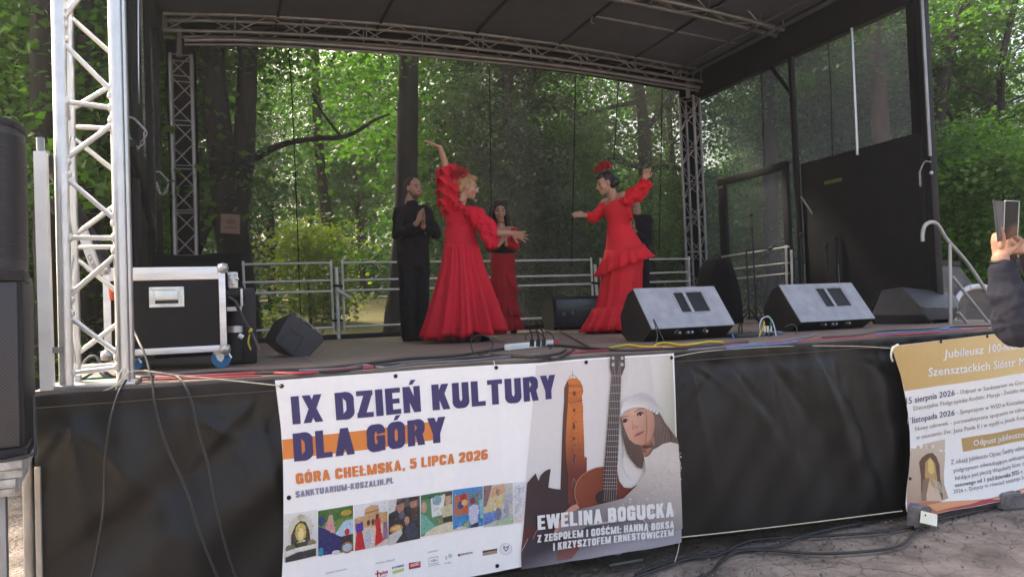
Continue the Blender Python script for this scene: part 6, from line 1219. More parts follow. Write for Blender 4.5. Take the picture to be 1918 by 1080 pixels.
# ------------------------------------------------------------------ people
def unit(v): v = np.asarray(v, float); return v/(np.linalg.norm(v)+1e-12)
def hand(mb, W, d, back, thumb=1, curl=0.25, spread=0.10, sc=1.0, tcurl=0.6):
    """palm from wrist W along d, back = outward normal of the back of the hand; five fingers, curled away from back"""
    d = unit(d); back = unit(back-d*(np.dot(back, d))); s = np.cross(back, d)*thumb; W = np.asarray(W, float); K = []
    curl = [curl]*4 if np.isscalar(curl) else curl
    for i in range(4):
        o = (0.030-0.020*i)*sc; k = W+d*(0.088-0.004*abs(i-1))*sc+s*o; K.append(k); mb.caps(W+s*o*0.6+d*0.012*sc, k, 0.0125*sc, 0.0105*sc, 8)
    L = [0.070, 0.078, 0.072, 0.056]
    for i in range(4):
        p = K[i]; a = 0.0; side = s*(1.5-i)*spread
        for j, (fr, r0, r1) in enumerate(((0.45, 0.0098, 0.009), (0.31, 0.009, 0.0082), (0.24, 0.0082, 0.007))):
            a += curl[i]*(0.8 if j == 0 else 1.2); v = unit((d+side)*math.cos(a)-back*math.sin(a)); q = p+v*L[i]*fr*sc*1.05
            mb.caps(p, q, r0*sc, r1*sc, 8); p = q
    p = W+d*0.026*sc+s*0.026*sc; v = unit(d*0.65+s*0.75-back*0.25); q = p+v*0.042*sc; mb.caps(p-v*0.012, q, 0.0135*sc, 0.0105*sc, 8)
    v = unit(d*(0.95)+s*(0.75-tcurl)-back*tcurl*0.5); r = q+v*0.034*sc; mb.caps(q, r, 0.0102*sc, 0.0085*sc, 8)
def head(mb, C, f, u, sc=1.0, fem=False):
    """skull, jaw, nose, brow, ears on the continuous body; C = centre of the skull between the ears"""
    f = unit(f); u = unit(u-f*np.dot(u, f)); r = np.cross(f, u); R = np.array([r, f, u]); P = lambda x, y, z: np.asarray(C)+(r*x+f*y+u*z)*sc
    j = 0.92 if fem else 1.0
    mb.ell(P(0, -0.008, 0.032), R, np.array((0.073, 0.093, 0.085))*sc); mb.ell(P(0, 0.022, -0.02), R, np.array((0.064*j, 0.072, 0.082))*sc)
    mb.ell(P(0, 0.042, -0.072), R, np.array((0.044*j, 0.042, 0.034))*sc); mb.ell(P(0, 0.072, -0.096), R, np.array((0.02, 0.018, 0.015))*sc)
    mb.caps(P(0, 0.090, 0.012), P(0, 0.109, -0.028), 0.008*sc, 0.0125*sc, 8); mb.ell(P(0, 0.098, -0.034), R, np.array((0.017, 0.012, 0.009))*sc)
    mb.caps(P(-0.04, 0.076, 0.020), P(0.04, 0.076, 0.020), 0.013*sc, 0.013*sc, 8)
    for sx in (-1, 1): mb.ell(P(0.042*sx, 0.066, -0.03), R, np.array((0.02, 0.02, 0.022))*sc); mb.ell(P(0.072*sx, -0.002, -0.008), R, np.array((0.010, 0.018, 0.03))*sc)
    mb.ell(P(0, 0.086, -0.062), R, np.array((0.024, 0.011, 0.008))*sc); mb.ell(P(0, 0.085, -0.074), R, np.array((0.021, 0.011, 0.008))*sc)
    return P, R
def face(parent, P, R, sc=1.0, hairm=None, lipm=None):
    mb = MB()
    for sx in (-1, 1): mb.ell(P(0.031*sx, 0.0835, 0.002), R, np.array((0.0125, 0.006, 0.0065))*sc, 10, 6)
    mb.build('eyes', m_eye, parent); mb = MB()
    for sx in (-1, 1): mb.tube([P(0.013*sx, 0.091, 0.026), P(0.032*sx, 0.089, 0.031), P(0.05*sx, 0.076, 0.026)], 0.0035*sc, 6)
    mb.build('eyebrows', hairm or m_haird, parent); mb = MB()
    mb.ell(P(0, 0.0935, -0.0625), R, np.array((0.023, 0.0065, 0.0055))*sc, 10, 6); mb.ell(P(0, 0.0925, -0.0735), R, np.array((0.02, 0.0065, 0.006))*sc, 10, 6); mb.build('lips', lipm or m_lip, parent)
def ruffle(mb, c, ax, r0, r1, waves, amp, drop=0.0, ph=0.0, rows=5, wob=0.12):
    """frill round axis ax: grows from radius r0 to r1, its edge rippling along the axis"""
    ax = unit(ax); a = np.array([0, 0, 1.0]) if abs(ax[2]) < 0.9 else np.array([1.0, 0, 0]); U = unit(np.cross(ax, a)); V = np.cross(ax, U); n = waves*8
    P = np.zeros((rows, n+1, 3))
    for i in range(rows):
        t = i/(rows-1); 
        for k in range(n+1):
            th = 2*math.pi*k/n; r = r0+(r1-r0)*t*(1+wob*math.sin(3*th+ph)); w_ = amp*t*math.sin(waves*th+ph+0.6*math.sin(2*th))
            P[i, k] = np.asarray(c)+(U*math.cos(th)+V*math.sin(th))*r+ax*(w_-drop*t)
    mb.grid(P)
def pring(cx, cy, hw, D, hd, n=64, tilt=0.0, fold=None):
    """ellipse ring seen at picture (cx,cy): hw px half width, hd metres half depth, tilt px drop per unit cos"""
    out = []
    for k in range(n):
        th = 2*math.pi*k/n; f_ = 1.0+(fold(th) if fold else 0.0); out.append(dep(cx+hw*math.cos(th)*f_, cy+tilt*math.cos(th), D+hd*math.sin(th)*f_))
    return np.array(out)
def cloth(o, th=0.003):
    shade(o.data, 95); md = o.modifiers.new('t', 'SOLIDIFY'); md.thickness = th; return o
def shoe(parent, c, d, mat, L=0.25, heel=0.0):
    d = unit((d[0], d[1], 0)); mb = MB(); c = np.asarray(c, float); mb.caps(c+np.array((0, 0, 0.035+heel)), c+d*L*0.6+np.array((0, 0, 0.03)), 0.036, 0.034); mb.caps(c+d*L*0.6+np.array((0, 0, 0.03)), c+d*L+np.array((0, 0, 0.024)), 0.034, 0.02)
    mb.caps(c+np.array((0, 0, 0.04+heel)), c+np.array((0, 0, 0.1+heel)), 0.036, 0.034)
    if heel: mb.tube([c+np.array((0, 0, 0.0)), c+np.array((0, 0, heel+0.02))], 0.018, 8)
    lo = min(v[2] for a in mb.v for v in a)
    for a in mb.v: a[:, 2] += 0.002-lo
    return remeshed(mb, 'shoe', mat, parent, 0.01, 1)

Q = lambda D: (lambda x, y, o=0.0: dep(x, y, D+o))
# ---- clapping man in black
D1 = depth_of((2.06, 3.9, 0.8)); q = Q(D1)
mn = thing('person', 'bearded man all in black, clapping his hands, standing at the left of the dancers', 'person', at(775, 639, 2, 0.0))
b = MB(); f_ = unit(RT*0.75-FW*0.62); hc = q(774, 353); P, R = head(b, hc, f_, unit(UP-f_*0.04), 1.1)
nk = q(768, 378); b.caps(q(771, 366, 0.0), nk, 0.055, 0.06)
shL, shR = q(748, 397, -0.10), q(797, 397, 0.10); wst = q(772, 452); hip = q(775, 486)
b.caps(nk, q(771, 400), 0.062, 0.09); b.caps(shL, shR, 0.055, 0.055); b.ell(q(772, 415), np.array([RT, FW, UP]), (0.165, 0.115, 0.17)); b.ell(wst, np.array([RT, FW, UP]), (0.145, 0.105, 0.16)); b.ell(hip, np.array([RT, FW, UP]), (0.155, 0.115, 0.13))
elL, elR = q(744, 440, -0.13), q(817, 438, 0.02); wrL, wrR = q(781, 418, -0.30), q(792, 424, -0.24)
b.caps(shL, elL, 0.055, 0.045); b.caps(elL, wrL, 0.043, 0.03); b.caps(shR, elR, 0.055, 0.045); b.caps(elR, wrR, 0.043, 0.03)
hd_ = unit(UP*0.9+RT*0.28); hand(b, wrL, hd_, -RT*0.8-FW*0.6, -1, 0.12, 0.06, 1.08); hand(b, wrR, unit(UP*0.92+RT*0.05), RT*0.8+FW*0.5, 1, 0.12, 0.06, 1.08)
kn = [(q(762, 556, -0.05), q(764, 626, 0.0)), (q(790, 556, 0.02), q(792, 624, 0.06))]; hp = [q(763, 492, -0.03), q(788, 492, 0.04)]
for (k, a), h in zip(kn, hp): b.caps(h, k, 0.085, 0.058); b.caps(k, a, 0.056, 0.042)
remeshed(b, 'body', m_skin2, mn, 0.0075)
face(mn, P, R, 1.1)
c = MB(); c.caps(q(770, 384), q(771, 404), 0.078, 0.125); c.caps(shL, shR, 0.076, 0.076); c.ell(q(772, 415), np.array([RT, FW, UP]), (0.185, 0.13, 0.185)); c.ell(wst, np.array([RT, FW, UP]), (0.165, 0.125, 0.18)); c.loft([pring(774.5, y, hw, D1, 0.135, 40) for y, hw in ((440, 29), (455, 29), (475, 30), (498, 31))])
c.caps(shL, elL, 0.07, 0.062); c.caps(elL, elL+(wrL-elL)*0.86, 0.06, 0.042); c.caps(shR, elR, 0.07, 0.062); c.caps(elR, elR+(wrR-elR)*0.86, 0.06, 0.042)
remeshed(c, 'shirt', m_suit, mn, 0.011, 2, 0.03)
c = MB()
for (k, a), h in zip(kn, hp): c.caps(h, k, 0.105, 0.088); c.caps(k, a+(a-k)*0.06, 0.086, 0.078)
c.ell(q(775, 490), np.array([RT, FW, UP]), (0.165, 0.125, 0.11)); remeshed(c, 'trousers', m_suit, mn, 0.012, 2, 0.03)
for k, a in kn: shoe(mn, np.array((a[0], a[1], 0)), unit(RT*0.6-FW*0.7), m_suit, 0.26)
c = MB(); c.ell(P(0, -0.020, 0.041), R, (0.0875, 0.098, 0.0915)); c.ell(P(0, -0.055, -0.01), R, (0.078, 0.056, 0.073)); c.build('hair', M('cropped_hair', (0.05, 0.034, 0.027), 0.7, 0, 0.3, 60), mn)
c = MB(); c.ell(P(0, 0.048, -0.080), R, (0.055, 0.0485, 0.038)); 
for sx in (-1, 1): c.caps(P(0.062*sx, 0.01, -0.03), P(0.046*sx, 0.04, -0.08), 0.010, 0.014)
c.build('beard', M('dark_stubble', (0.10, 0.06, 0.045), 0.8), mn)

# ---- dancer in the wide red skirt
D2_ = depth_of((2.37, 3.0, 0.8)); q = Q(D2_); AX = np.array([RT, FW, UP])
d1 = thing('person', 'dancer in a wide bright red skirt with one arm thrown up and one stretched out', 'person', at(868, 646, 2, 0.0))
b = MB(); f_ = unit(RT*0.96+FW*0.18-UP*0.12); hc = q(874, 350); P, R = head(b, hc, f_, unit(UP+RT*0.12), 1.1, True)
b.caps(q(869, 362), q(862, 384), 0.046, 0.052)
shL, shR = q(843, 391, 0.05), q(888, 402, -0.08); b.caps(shL, shR, 0.062, 0.062); b.ell(q(862, 410), AX, (0.14, 0.105, 0.13)); b.ell(q(862, 440), AX, (0.13, 0.10, 0.12)); b.ell(q(863, 475), AX, (0.16, 0.12, 0.14))
elL, wrL = q(838, 338, 0.0), q(824, 276, -0.08); elR, wrR = q(918, 436, -0.18), q(958, 437, -0.26)
b.caps(shL, elL, 0.05, 0.04); b.caps(elL, q(833, 303, -0.03), 0.041, 0.036); b.caps(q(833, 303, -0.03), wrL, 0.036, 0.025); b.caps(shR, elR, 0.05, 0.04); b.caps(elR, wrR, 0.04, 0.026)
hand(b, wrL, unit(-RT*0.85+UP*0.42), UP*0.8+RT*0.3, 1, 0.10, 0.10, 1.06); hand(b, wrR, unit(RT*0.93-UP*0.20), unit(FW*0.7+UP*0.4), 1, 0.06, 0.26, 1.06, 0.0)
kn = [(q(850, 560), q(838, 622)), (q(878, 560), q(886, 622))]
for (k, a), h in zip(kn, (q(850, 490), q(878, 490))): b.caps(h, k, 0.08, 0.055); b.caps(k, a, 0.05, 0.036)
remeshed(b, 'body', m_skin, d1, 0.007); face(d1, P, R, 1.1, m_hairb)
c = MB(); c.caps(shL, shR, 0.078, 0.078); c.ell(q(862, 410), AX, (0.158, 0.125, 0.15)); c.ell(q(862, 440), AX, (0.15, 0.12, 0.14)); c.caps(shL, elL, 0.075, 0.085); c.caps(shR, q(905, 420, -0.12), 0.075, 0.085)
remeshed(c, 'bodice', m_red, d1, 0.010, 1, 0.03, 0.06)
c = MB(); rr_ = []                       # wide pleated sash
for i, (y, hw) in enumerate(((423, 29.5), (427, 30.5), (431, 29), (435, 30.6), (439, 29.2), (443, 30.8), (447, 29.5), (452, 31.2), (459, 31.5))): rr_.append(pring(863-0.4*(i % 2), y, hw, D2_, 0.135, 40, -1.0))
c.loft(rr_); c.build('sash', m_red, d1)
def skirt_fold(t, n=13, a=0.21, ph=0.4): return lambda th: a*t*(0.25-1.6*abs(math.sin(n*th/2+ph+0.7*math.sin(th*2)))**0.8+0.35*math.sin(2*n*th+2*ph))
c = MB(); rr_ = []
for i in range(26):
    t = i/25; y = 456+(628-456)*t; L_ = np.interp(y, [456, 500, 550, 600, 632], [832, 825, 811, 796, 786]); R_ = np.interp(y, [456, 500, 550, 600, 632], [895, 907, 926, 945, 956])
    rg = pring((L_+R_)/2, y, (R_-L_)/2, D2_, (R_-L_)/2*D2_/FPX*0.86, 180, -2-5*t, skirt_fold(t**0.55))
    if t > 0.8:
        for k in range(180): rg[k] += UP*0.022*((t-0.8)/0.2)*math.sin(9*2*math.pi*k/180*1.0+0.7)
    rr_.append(rg)
for i_ in range(len(rr_)): rr_[i_][:, 2] = np.maximum(rr_[i_][:, 2], 0.012)
c.loft(rr_, cap=False); cloth(c.build('skirt', m_red, d1))
c = MB(); rr_ = []
for t in np.linspace(0, 1, 5): rg = pring(858, 612+t*28, 46-6*t, D2_, 0.26, 120, 0, lambda th, t=t: 0.10*t*math.sin(17*th)); rg[:, 2] = np.maximum(rg[:, 2], 0.02); rr_.append(rg)
c.loft(rr_, cap=False); cloth(c.build('petticoat', M('dark_red_frill', (0.10, 0.006, 0.012), 0.8), d1))
shoe(d1, np.array((*q(842, 640)[:2], 0)), unit(RT*0.2-FW), m_suit, 0.2, 0.05); shoe(d1, np.array((*q(884, 640)[:2], 0)), unit(RT*0.9-FW*0.4), m_suit, 0.2, 0.05)
c = MB(); axL = unit(np.array(elL)-np.array(shL)); 
for k, (x, y, r1, ph) in enumerate(((833, 312, 0.115, 0.3), (836, 326, 0.135, 1.9), (838, 346, 0.13, 3.1), (840, 366, 0.125, 4.2), (842, 384, 0.12, 0.9))): ruffle(c, q(x, y, 0.0), unit(axL-RT*0.25), 0.055, r1, 6, 0.05, 0.06, ph, 5, 0.25)
cloth(c.build('sleeve_frill', m_red, d1), 0.004)
c = MB(); c.caps(q(836, 316), elL, 0.062, 0.075); c.caps(elL, q(842, 384), 0.075, 0.08); remeshed(c, 'sleeve', m_red, d1, 0.012, 2)
c = MB()                                  # puffed right sleeve with gathers
c.ell(q(905, 418, -0.12), AX, (0.085, 0.09, 0.10)); c.ell(q(917, 436, -0.17), AX, (0.092, 0.095, 0.115)); c.ell(q(921, 450, -0.18), AX, (0.07, 0.085, 0.09)); c.caps(q(890, 402, -0.08), q(912, 425, -0.14), 0.085, 0.1)
for k in range(7): a_ = k*0.9; c.caps(q(897+k*2, 404+k*2, -0.2), q(918+k*2.0, 462-k*4.5, -0.262), 0.014, 0.012)
remeshed(c, 'sleeve', m_red, d1, 0.009, 1, 0.06, 0.07)
c = MB(); 
for k, (x, y, o) in enumerate(((852, 378, -0.06), (860, 386, -0.12), (870, 392, -0.14), (880, 398, -0.14), (889, 406, -0.14), (896, 418, -0.16), (848, 388, -0.02), (845, 372, 0.05))): ruffle(c, q(x, y, o), unit(RT*0.5-FW*0.6+UP*(0.5-0.1*k)), 0.012, 0.062, 5, 0.03, 0.012, k*1.3, 4, 0.3)
cloth(c.build('collar_frill', m_red, d1), 0.004)
c = MB(); c.tube([q(859+i*1.0, 377+1.2*math.sin(i*0.3), -0.055+0.002*i) for i in range(12)], 0.006, 6); c.build('choker', m_suit, d1)
c = MB(); c.ell(P(0, -0.018, 0.042), R, (0.089, 0.102, 0.094)); c.ell(P(0, -0.085, 0.03), R, (0.06, 0.06, 0.055)); c.ell(P(0, 0.05, 0.085), R, (0.062, 0.05, 0.036)); c.ell(P(0, -0.06, -0.02), R, (0.072, 0.05, 0.06))
for k in range(9): c.tube([P(-0.05+0.012*k, 0.06, 0.075), P(-0.06+0.014*k, 0.0, 0.115), P(-0.05+0.012*k, -0.08, 0.07)], 0.012, 6)
c.build('hair', m_hairb, d1)
c = MB()
for k, (dx, dy) in enumerate(((-6, -3), (0, -6), (6, -3), (-2, 1), (5, 3), (-10, 1))): ruffle(c, q(862+dx, 326+dy, -0.02-0.01*k), unit(UP*0.8-FW*0.6+RT*(dx*0.06)), 0.008, 0.05, 5, 0.022, -0.02, k*1.1, 4, 0.25)
cloth(c.build('hair_flower', M('red_silk_flower', (0.30, 0.006, 0.016), 0.8), d1), 0.003)

# ---- dancer with raised fist
D3 = depth_of((4.2, 3.3, 0.8)); q = Q(D3)
d2 = thing('person', 'dark haired dancer in a fitted red tiered dress with a raised fist', 'person', at(1138, 624, 2, 0.0))
b = MB(); f_ = unit(-RT*0.9-UP*0.28-FW*0.2); hc = q(1135, 343, -0.02); P, R = head(b, hc, f_, unit(UP-RT*0.35), 1.12, True)
b.caps(q(1143, 354), q(1150, 374), 0.056, 0.064)
shL, shR = q(1133, 381, 0.12), q(1170, 367, -0.10); b.caps(shL, shR, 0.06, 0.06); b.ell(q(1156, 395), AX, (0.135, 0.105, 0.12)); b.ell(q(1160, 424), AX, (0.125, 0.10, 0.11)); b.ell(q(1170, 458), AX, (0.17, 0.14, 0.14))
elL, wrL = q(1113, 408, 0.10), q(1096, 403, 0.02); elR, wrR = q(1196, 356, -0.16), q(1207, 336, -0.2)
b.caps(shL, elL, 0.05, 0.04); b.caps(elL, wrL, 0.04, 0.026); b.caps(shR, elR, 0.05, 0.04); b.caps(elR, wrR, 0.04, 0.028)
hand(b, wrL, unit(-RT*0.9+UP*0.1), unit(UP*0.5-FW*0.8), -1, 0.35, 0.08, 1.0); hand(b, wrR, unit(UP*0.9+RT*0.3), unit(FW*0.6+UP*0.2+RT*0.3), 1, [0.5, 1.0, 1.1, 1.15], 0.05, 1.05)
kn = [(q(1148, 540), q(1132, 606)), (q(1178, 540), q(1180, 604))]
for (k, a), h in zip(kn, (q(1156, 476), q(1180, 476))): b.caps(h, k, 0.085, 0.055); b.caps(k, a, 0.05, 0.036)
remeshed(b, 'body', m_skin, d2, 0.0075); face(d2, P, R, 1.12)
prof = [(372, 1140, 1174, 0.09), (378, 1130, 1182, 0.105), (384, 1129, 1184, 0.115), (390, 1130, 1184, 0.125), (400, 1134, 1183, 0.125), (410, 1137, 1181, 0.115), (420, 1138, 1180, 0.105), (430, 1137, 1184, 0.11), (440, 1136, 1191, 0.13), (452, 1135, 1199, 0.15), (464, 1134, 1206, 0.165), (474, 1132, 1208, 0.17)]
c = MB(); rr_ = []
for i, (y, a, e, hdp) in enumerate(prof): rr_.append(pring((a+e)/2, y, (e-a)/2+(0.5 if i % 2 and 3 < i < 8 else 0), D3, hdp, 48, -8 if y < 386 else -3))
c.loft(rr_); c.build('bodice', m_red2, d2)
c = MB(); rr_ = []
for i, (y, a, e) in enumerate(((468, 1133, 1207), (485, 1130, 1205), (510, 1128, 1202), (545, 1124, 1201), (575, 1118, 1199), (592, 1110, 1196), (606, 1104, 1192), (622, 1100, 1186))):
    t = i/7; rg = pring((a+e)/2, y, (e-a)/2, D3, (e-a)/2*D3/FPX*0.8, 150, -4*t, lambda th, t=t: 0.10*t*(math.sin(11*th+0.8*math.sin(3*th))+0.4*math.sin(23*th))); rg[:, 2] = np.maximum(rg[:, 2], 0.012); rr_.append(rg)
c.loft(rr_, cap=False); cloth(c.build('skirt', m_red2, d2))
def tier(par, mat, rows, D, waves, amp, n=200, ph=0.0):
    c = MB(); rr_ = []; k = len(rows)-1
    for i, (cx, cy, hw, hd, tilt) in enumerate(rows): t = i/k; rr_.append(pring(cx, cy, hw, D, hd, n, tilt, lambda th, t=t: amp*t*(math.sin(waves*th+ph+0.7*math.sin(2*th))+0.35*math.sin(2.1*waves*th))))
    c.loft(rr_, cap=False); return cloth(c.build('flounce', mat, par), 0.004)
tier(d2, m_red2, [(1169, 466, 37, 0.172, -10), (1169, 478, 41, 0.19, -13), (1170, 490, 46, 0.21, -16), (1170, 499, 51, 0.23, -19)], D3, 14, 0.13)
tier(d2, m_red2, [(1150, 574, 40, 0.21, -4), (1148, 590, 44, 0.24, -4), (1145, 606, 49, 0.27, -4), (1143, 619, 52, 0.29, -3)], D3, 15, 0.14, ph=1.0)
c = MB(); c.caps(q(1174, 374, -0.1), elR, 0.085, 0.07); c.caps(elR, q(1208, 345, -0.2), 0.072, 0.062); c.caps(q(1195, 372, -0.15), q(1214, 346, -0.2), 0.05, 0.045); remeshed(c, 'sleeve', m_red2, d2, 0.010, 1, 0.045, 0.06)
c = MB(); ruffle(c, q(1211, 338, -0.2), unit(UP*0.8+RT*0.4), 0.045, 0.075, 6, 0.02, 0.03, 0, 4, 0.2); cloth(c.build('cuff_frill', m_red2, d2))
c = MB(); ruffle(c, q(1180, 396, -0.1), unit(UP*0.3+RT*0.8), 0.075, 0.115, 7, 0.02, 0.02, 0, 4, 0.2); cloth(c.build('sleeve_frill', m_red2, d2))
c = MB(); c.caps(q(1135, 384, 0.12), elL, 0.075, 0.06); c.caps(elL, q(1102, 404, 0.05), 0.06, 0.05); remeshed(c, 'sleeve', m_red2, d2, 0.010, 1, 0.045, 0.06)
shoe(d2, np.array((*q(1133, 612)[:2], 0)), unit(-RT), m_suit, 0.2, 0.05); shoe(d2, np.array((*q(1181, 610)[:2], 0)), unit(-RT), m_suit, 0.2, 0.05)
c = MB(); c.ell(P(0, -0.020, 0.040), R, (0.090, 0.102, 0.094)); c.ell(P(0, -0.095, -0.015), R, (0.06, 0.06, 0.06)); c.ell(P(0, 0.045, 0.078), R, (0.072, 0.056, 0.04)); c.ell(P(0, -0.05, -0.03), R, (0.078, 0.05, 0.06)); c.build('hair', m_haird, d2)
c = MB(); c.obox(P(0.074, -0.03, 0.055), np.array([R[0], unit(R[1]*0.4+R[2]), unit(R[2]*0.4-R[1])]), (0.005, 0.03, 0.007), 0.002); c.build('hair_clip', m_white, d2)
c = MB(); e = P(0.078, 0.0, -0.05); c.tube([e+R[2]*0.018*math.cos(k)+R[1]*0.018*math.sin(k) for k in np.arange(14)*2*math.pi/14], 0.004, 6, closed=True); c.ell(P(0.078, 0, -0.032), R, (0.006, 0.006, 0.006)); c.build('earring', m_red2, d2)
c = MB()
for k, (dx, dy) in enumerate(((-5, 2), (0, -4), (5, 1), (0, 3), (-7, 5), (6, -3))): ruffle(c, q(1130+dx, 313+dy, -0.02-0.008*k), unit(UP*0.7-FW*0.6-RT*0.2+RT*dx*0.06), 0.008, 0.05, 5, 0.022, -0.02, k*1.4, 4, 0.25)
cloth(c.build('hair_flower', MATS['red_silk_flower'], d2), 0.003)

# ---- clapping woman behind
D4 = depth_of((3.54, 4.8, 0.8)); q = Q(D4)
w3 = thing('person', 'woman with long dark hair, black belt and wine red skirt clapping behind the dancers', 'person', at(948, 626, 2, 0.0))
b = MB(); f_ = unit(-FW*0.92+RT*0.12-UP*0.05); hc = q(936, 396); P, R = head(b, hc, f_, unit(UP+RT*0.06), 1.12, True)
b.caps(q(937, 406), q(939, 424), 0.045, 0.05); shL, shR = q(920, 432), q(960, 432); b.caps(shL, shR, 0.06, 0.06); b.ell(q(940, 445), AX, (0.135, 0.10, 0.12)); b.ell(q(941, 466), AX, (0.13, 0.1, 0.1)); b.ell(q(941, 490), AX, (0.15, 0.12, 0.12))
elL, elR = q(916, 462, -0.06), q(966, 462, -0.06); wrL, wrR = q(934, 460, -0.26), q(948, 458, -0.26)
b.caps(shL, elL, 0.048, 0.038); b.caps(elL, wrL, 0.038, 0.026); b.caps(shR, elR, 0.048, 0.038); b.caps(elR, wrR, 0.038, 0.026)
hand(b, wrL, unit(UP*0.75+RT*0.5), -FW*0.5-RT*0.5, 1, 0.12, 0.08, 1.0); hand(b, wrR, unit(UP*0.8-RT*0.1), RT*0.7+FW*0.3, -1, 0.12, 0.08, 1.0)
for h, k, a in ((q(932, 500), q(934, 560), q(932, 616)), (q(952, 500), q(954, 560), q(958, 616))): b.caps(h, k, 0.08, 0.055); b.caps(k, a, 0.05, 0.036)
remeshed(b, 'body', m_skin, w3, 0.0075); face(w3, P, R, 1.12)
c = MB(); c.caps(q(923, 437), q(957, 437), 0.068, 0.068); c.ell(q(940, 451), AX, (0.148, 0.112, 0.105)); c.ell(q(941, 464), AX, (0.14, 0.11, 0.09)); c.caps(shL, elL, 0.064, 0.056); c.caps(elL, elL+(wrL-elL)*0.8, 0.054, 0.045); c.caps(shR, elR, 0.064, 0.056); c.caps(elR, elR+(wrR-elR)*0.8, 0.054, 0.045)
remeshed(c, 'bodice', m_red3, w3, 0.011, 1, 0.03, 0.06)
c = MB(); c.loft([pring(941.5, y, hw, D4, 0.125, 36) for y, hw in ((457, 21.5), (461, 22.5), (468, 22.5), (474, 22))]); c.build('belt', m_suit, w3)
c = MB(); rr_ = []
for i, (y, a, e) in enumerate(((473, 919, 963), (500, 919, 965), (540, 920, 966), (570, 921, 968), (600, 921, 973), (617, 920, 977))): t = i/5; rr_.append(pring((a+e)/2, y, (e-a)/2, D4, (e-a)/2*D4/FPX*0.75, 120, 0, lambda th, t=t: 0.05*t*math.sin(15*th)))
c.loft(rr_, cap=False); cloth(c.build('skirt', m_red3, w3))
tier(w3, m_red3, [(945, 560, 24, 0.13, 4), (946, 575, 25, 0.14, 4), (947, 589, 28.5, 0.165, 4)], D4, 14, 0.12); tier(w3, m_red3, [(946, 590, 26, 0.15, 2), (948, 604, 28, 0.165, 1), (949, 618, 30.5, 0.19, 0)], D4, 14, 0.12, ph=1.0)
tier(w3, m_red3, [(948, 505, 18, 0.12, 12), (951, 520, 17.5, 0.12, 16), (954, 532, 17, 0.12, 18)], D4, 9, 0.10, ph=2.0)
shoe(w3, np.array((*q(933, 622)[:2], 0)), unit(-FW), m_suit, 0.2, 0.04); shoe(w3, np.array((*q(958, 622)[:2], 0)), unit(-FW+RT*0.3), m_suit, 0.2, 0.04)
c = MB(); c.ell(P(0, -0.022, 0.056), R, (0.104, 0.112, 0.098)); c.caps(P(-0.05, 0.01, 0.10), P(0.05, 0.01, 0.10), 0.04, 0.04)
for k in range(22):
    a_ = math.pi*(k/21)*1.06-0.09; x = math.cos(a_); y = -abs(math.sin(a_)) if math.sin(a_) > 0 else 0.15
    c.caps(P(0.075*x, 0.055*y-0.005, 0.05), P(0.105*x, 0.08*y-0.01, -0.08), 0.03, 0.034, 8); c.caps(P(0.105*x, 0.08*y-0.01, -0.08), P(0.125*x+0.01*math.sin(k*2.2), 0.09*y-0.01, -0.215-0.02*math.sin(k*1.7)), 0.034, 0.022, 8)
c.build('hair', m_haird, w3)
c = MB(); c.tube([q(939, 417)+RT*0.052*math.cos(k)+FW*0.052*math.sin(k) for k in np.arange(20)*2*math.pi/20], 0.006, 6, closed=True); c.build('choker', m_suit, w3)

# ---- dark clothed man half hidden behind the dancer with the raised fist
D5 = depth_of((5.5, 4.6, 0.8)); q = Q(D5)
m4 = thing('person', 'dark clothed person almost hidden behind the dancer with the raised fist', 'person', at(1206, 613, 2, 0.0))
b = MB(); f_ = unit(-FW*0.8-RT*0.5); hc = q(1190, 372); P, R = head(b, hc, f_, UP, 1.0); b.caps(q(1192, 382), q(1194, 398), 0.052, 0.058)
shL, shR = q(1176, 412), q(1212, 412); b.caps(shL, shR, 0.07, 0.07); b.ell(q(1194, 430), AX, (0.155, 0.11, 0.17)); b.ell(q(1195, 462), AX, (0.145, 0.11, 0.17))
elL, elR = q(1170, 450), q(1214, 452); wrL, wrR = q(1182, 432, -0.25), q(1188, 432, -0.25)
b.caps(shL, elL, 0.05, 0.042); b.caps(elL, wrL, 0.04, 0.03); b.caps(shR, elR, 0.05, 0.042); b.caps(elR, wrR, 0.04, 0.03); hand(b, wrL, unit(UP*0.9), -RT, -1, 0.12, 0.06); hand(b, wrR, unit(UP*0.9), RT, 1, 0.12, 0.06)
lg = ((q(1188, 490), q(1190, 545), q(1191, 600)), (q(1204, 490), q(1206, 545), q(1208, 600)))
for h, k, a in lg: b.caps(h, k, 0.085, 0.06); b.caps(k, a, 0.058, 0.042)
remeshed(b, 'body', m_skin2, m4, 0.009); face(m4, P, R)
c = MB(); c.caps(shL, shR, 0.085, 0.085); c.ell(q(1194, 428), AX, (0.175, 0.13, 0.19)); c.ell(q(1195, 462), AX, (0.165, 0.13, 0.2))
for s_, e_, w_ in ((shL, elL, wrL), (shR, elR, wrR)): c.caps(s_, e_, 0.068, 0.06); c.caps(e_, e_+(w_-e_)*0.85, 0.058, 0.042)
remeshed(c, 'jacket', m_suit, m4, 0.013, 3); c = MB()
for h, k, a in lg: c.caps(h, k, 0.10, 0.085); c.caps(k, a, 0.082, 0.075)
remeshed(c, 'trousers', m_suit, m4, 0.013, 3)
for h, k, a in lg: shoe(m4, np.array((*a[:2], 0)), unit(-FW), m_suit, 0.26)
c = MB(); c.ell(P(0, -0.024, 0.036), R, (0.079, 0.09, 0.082)); c.build('hair', m_haird, m4)

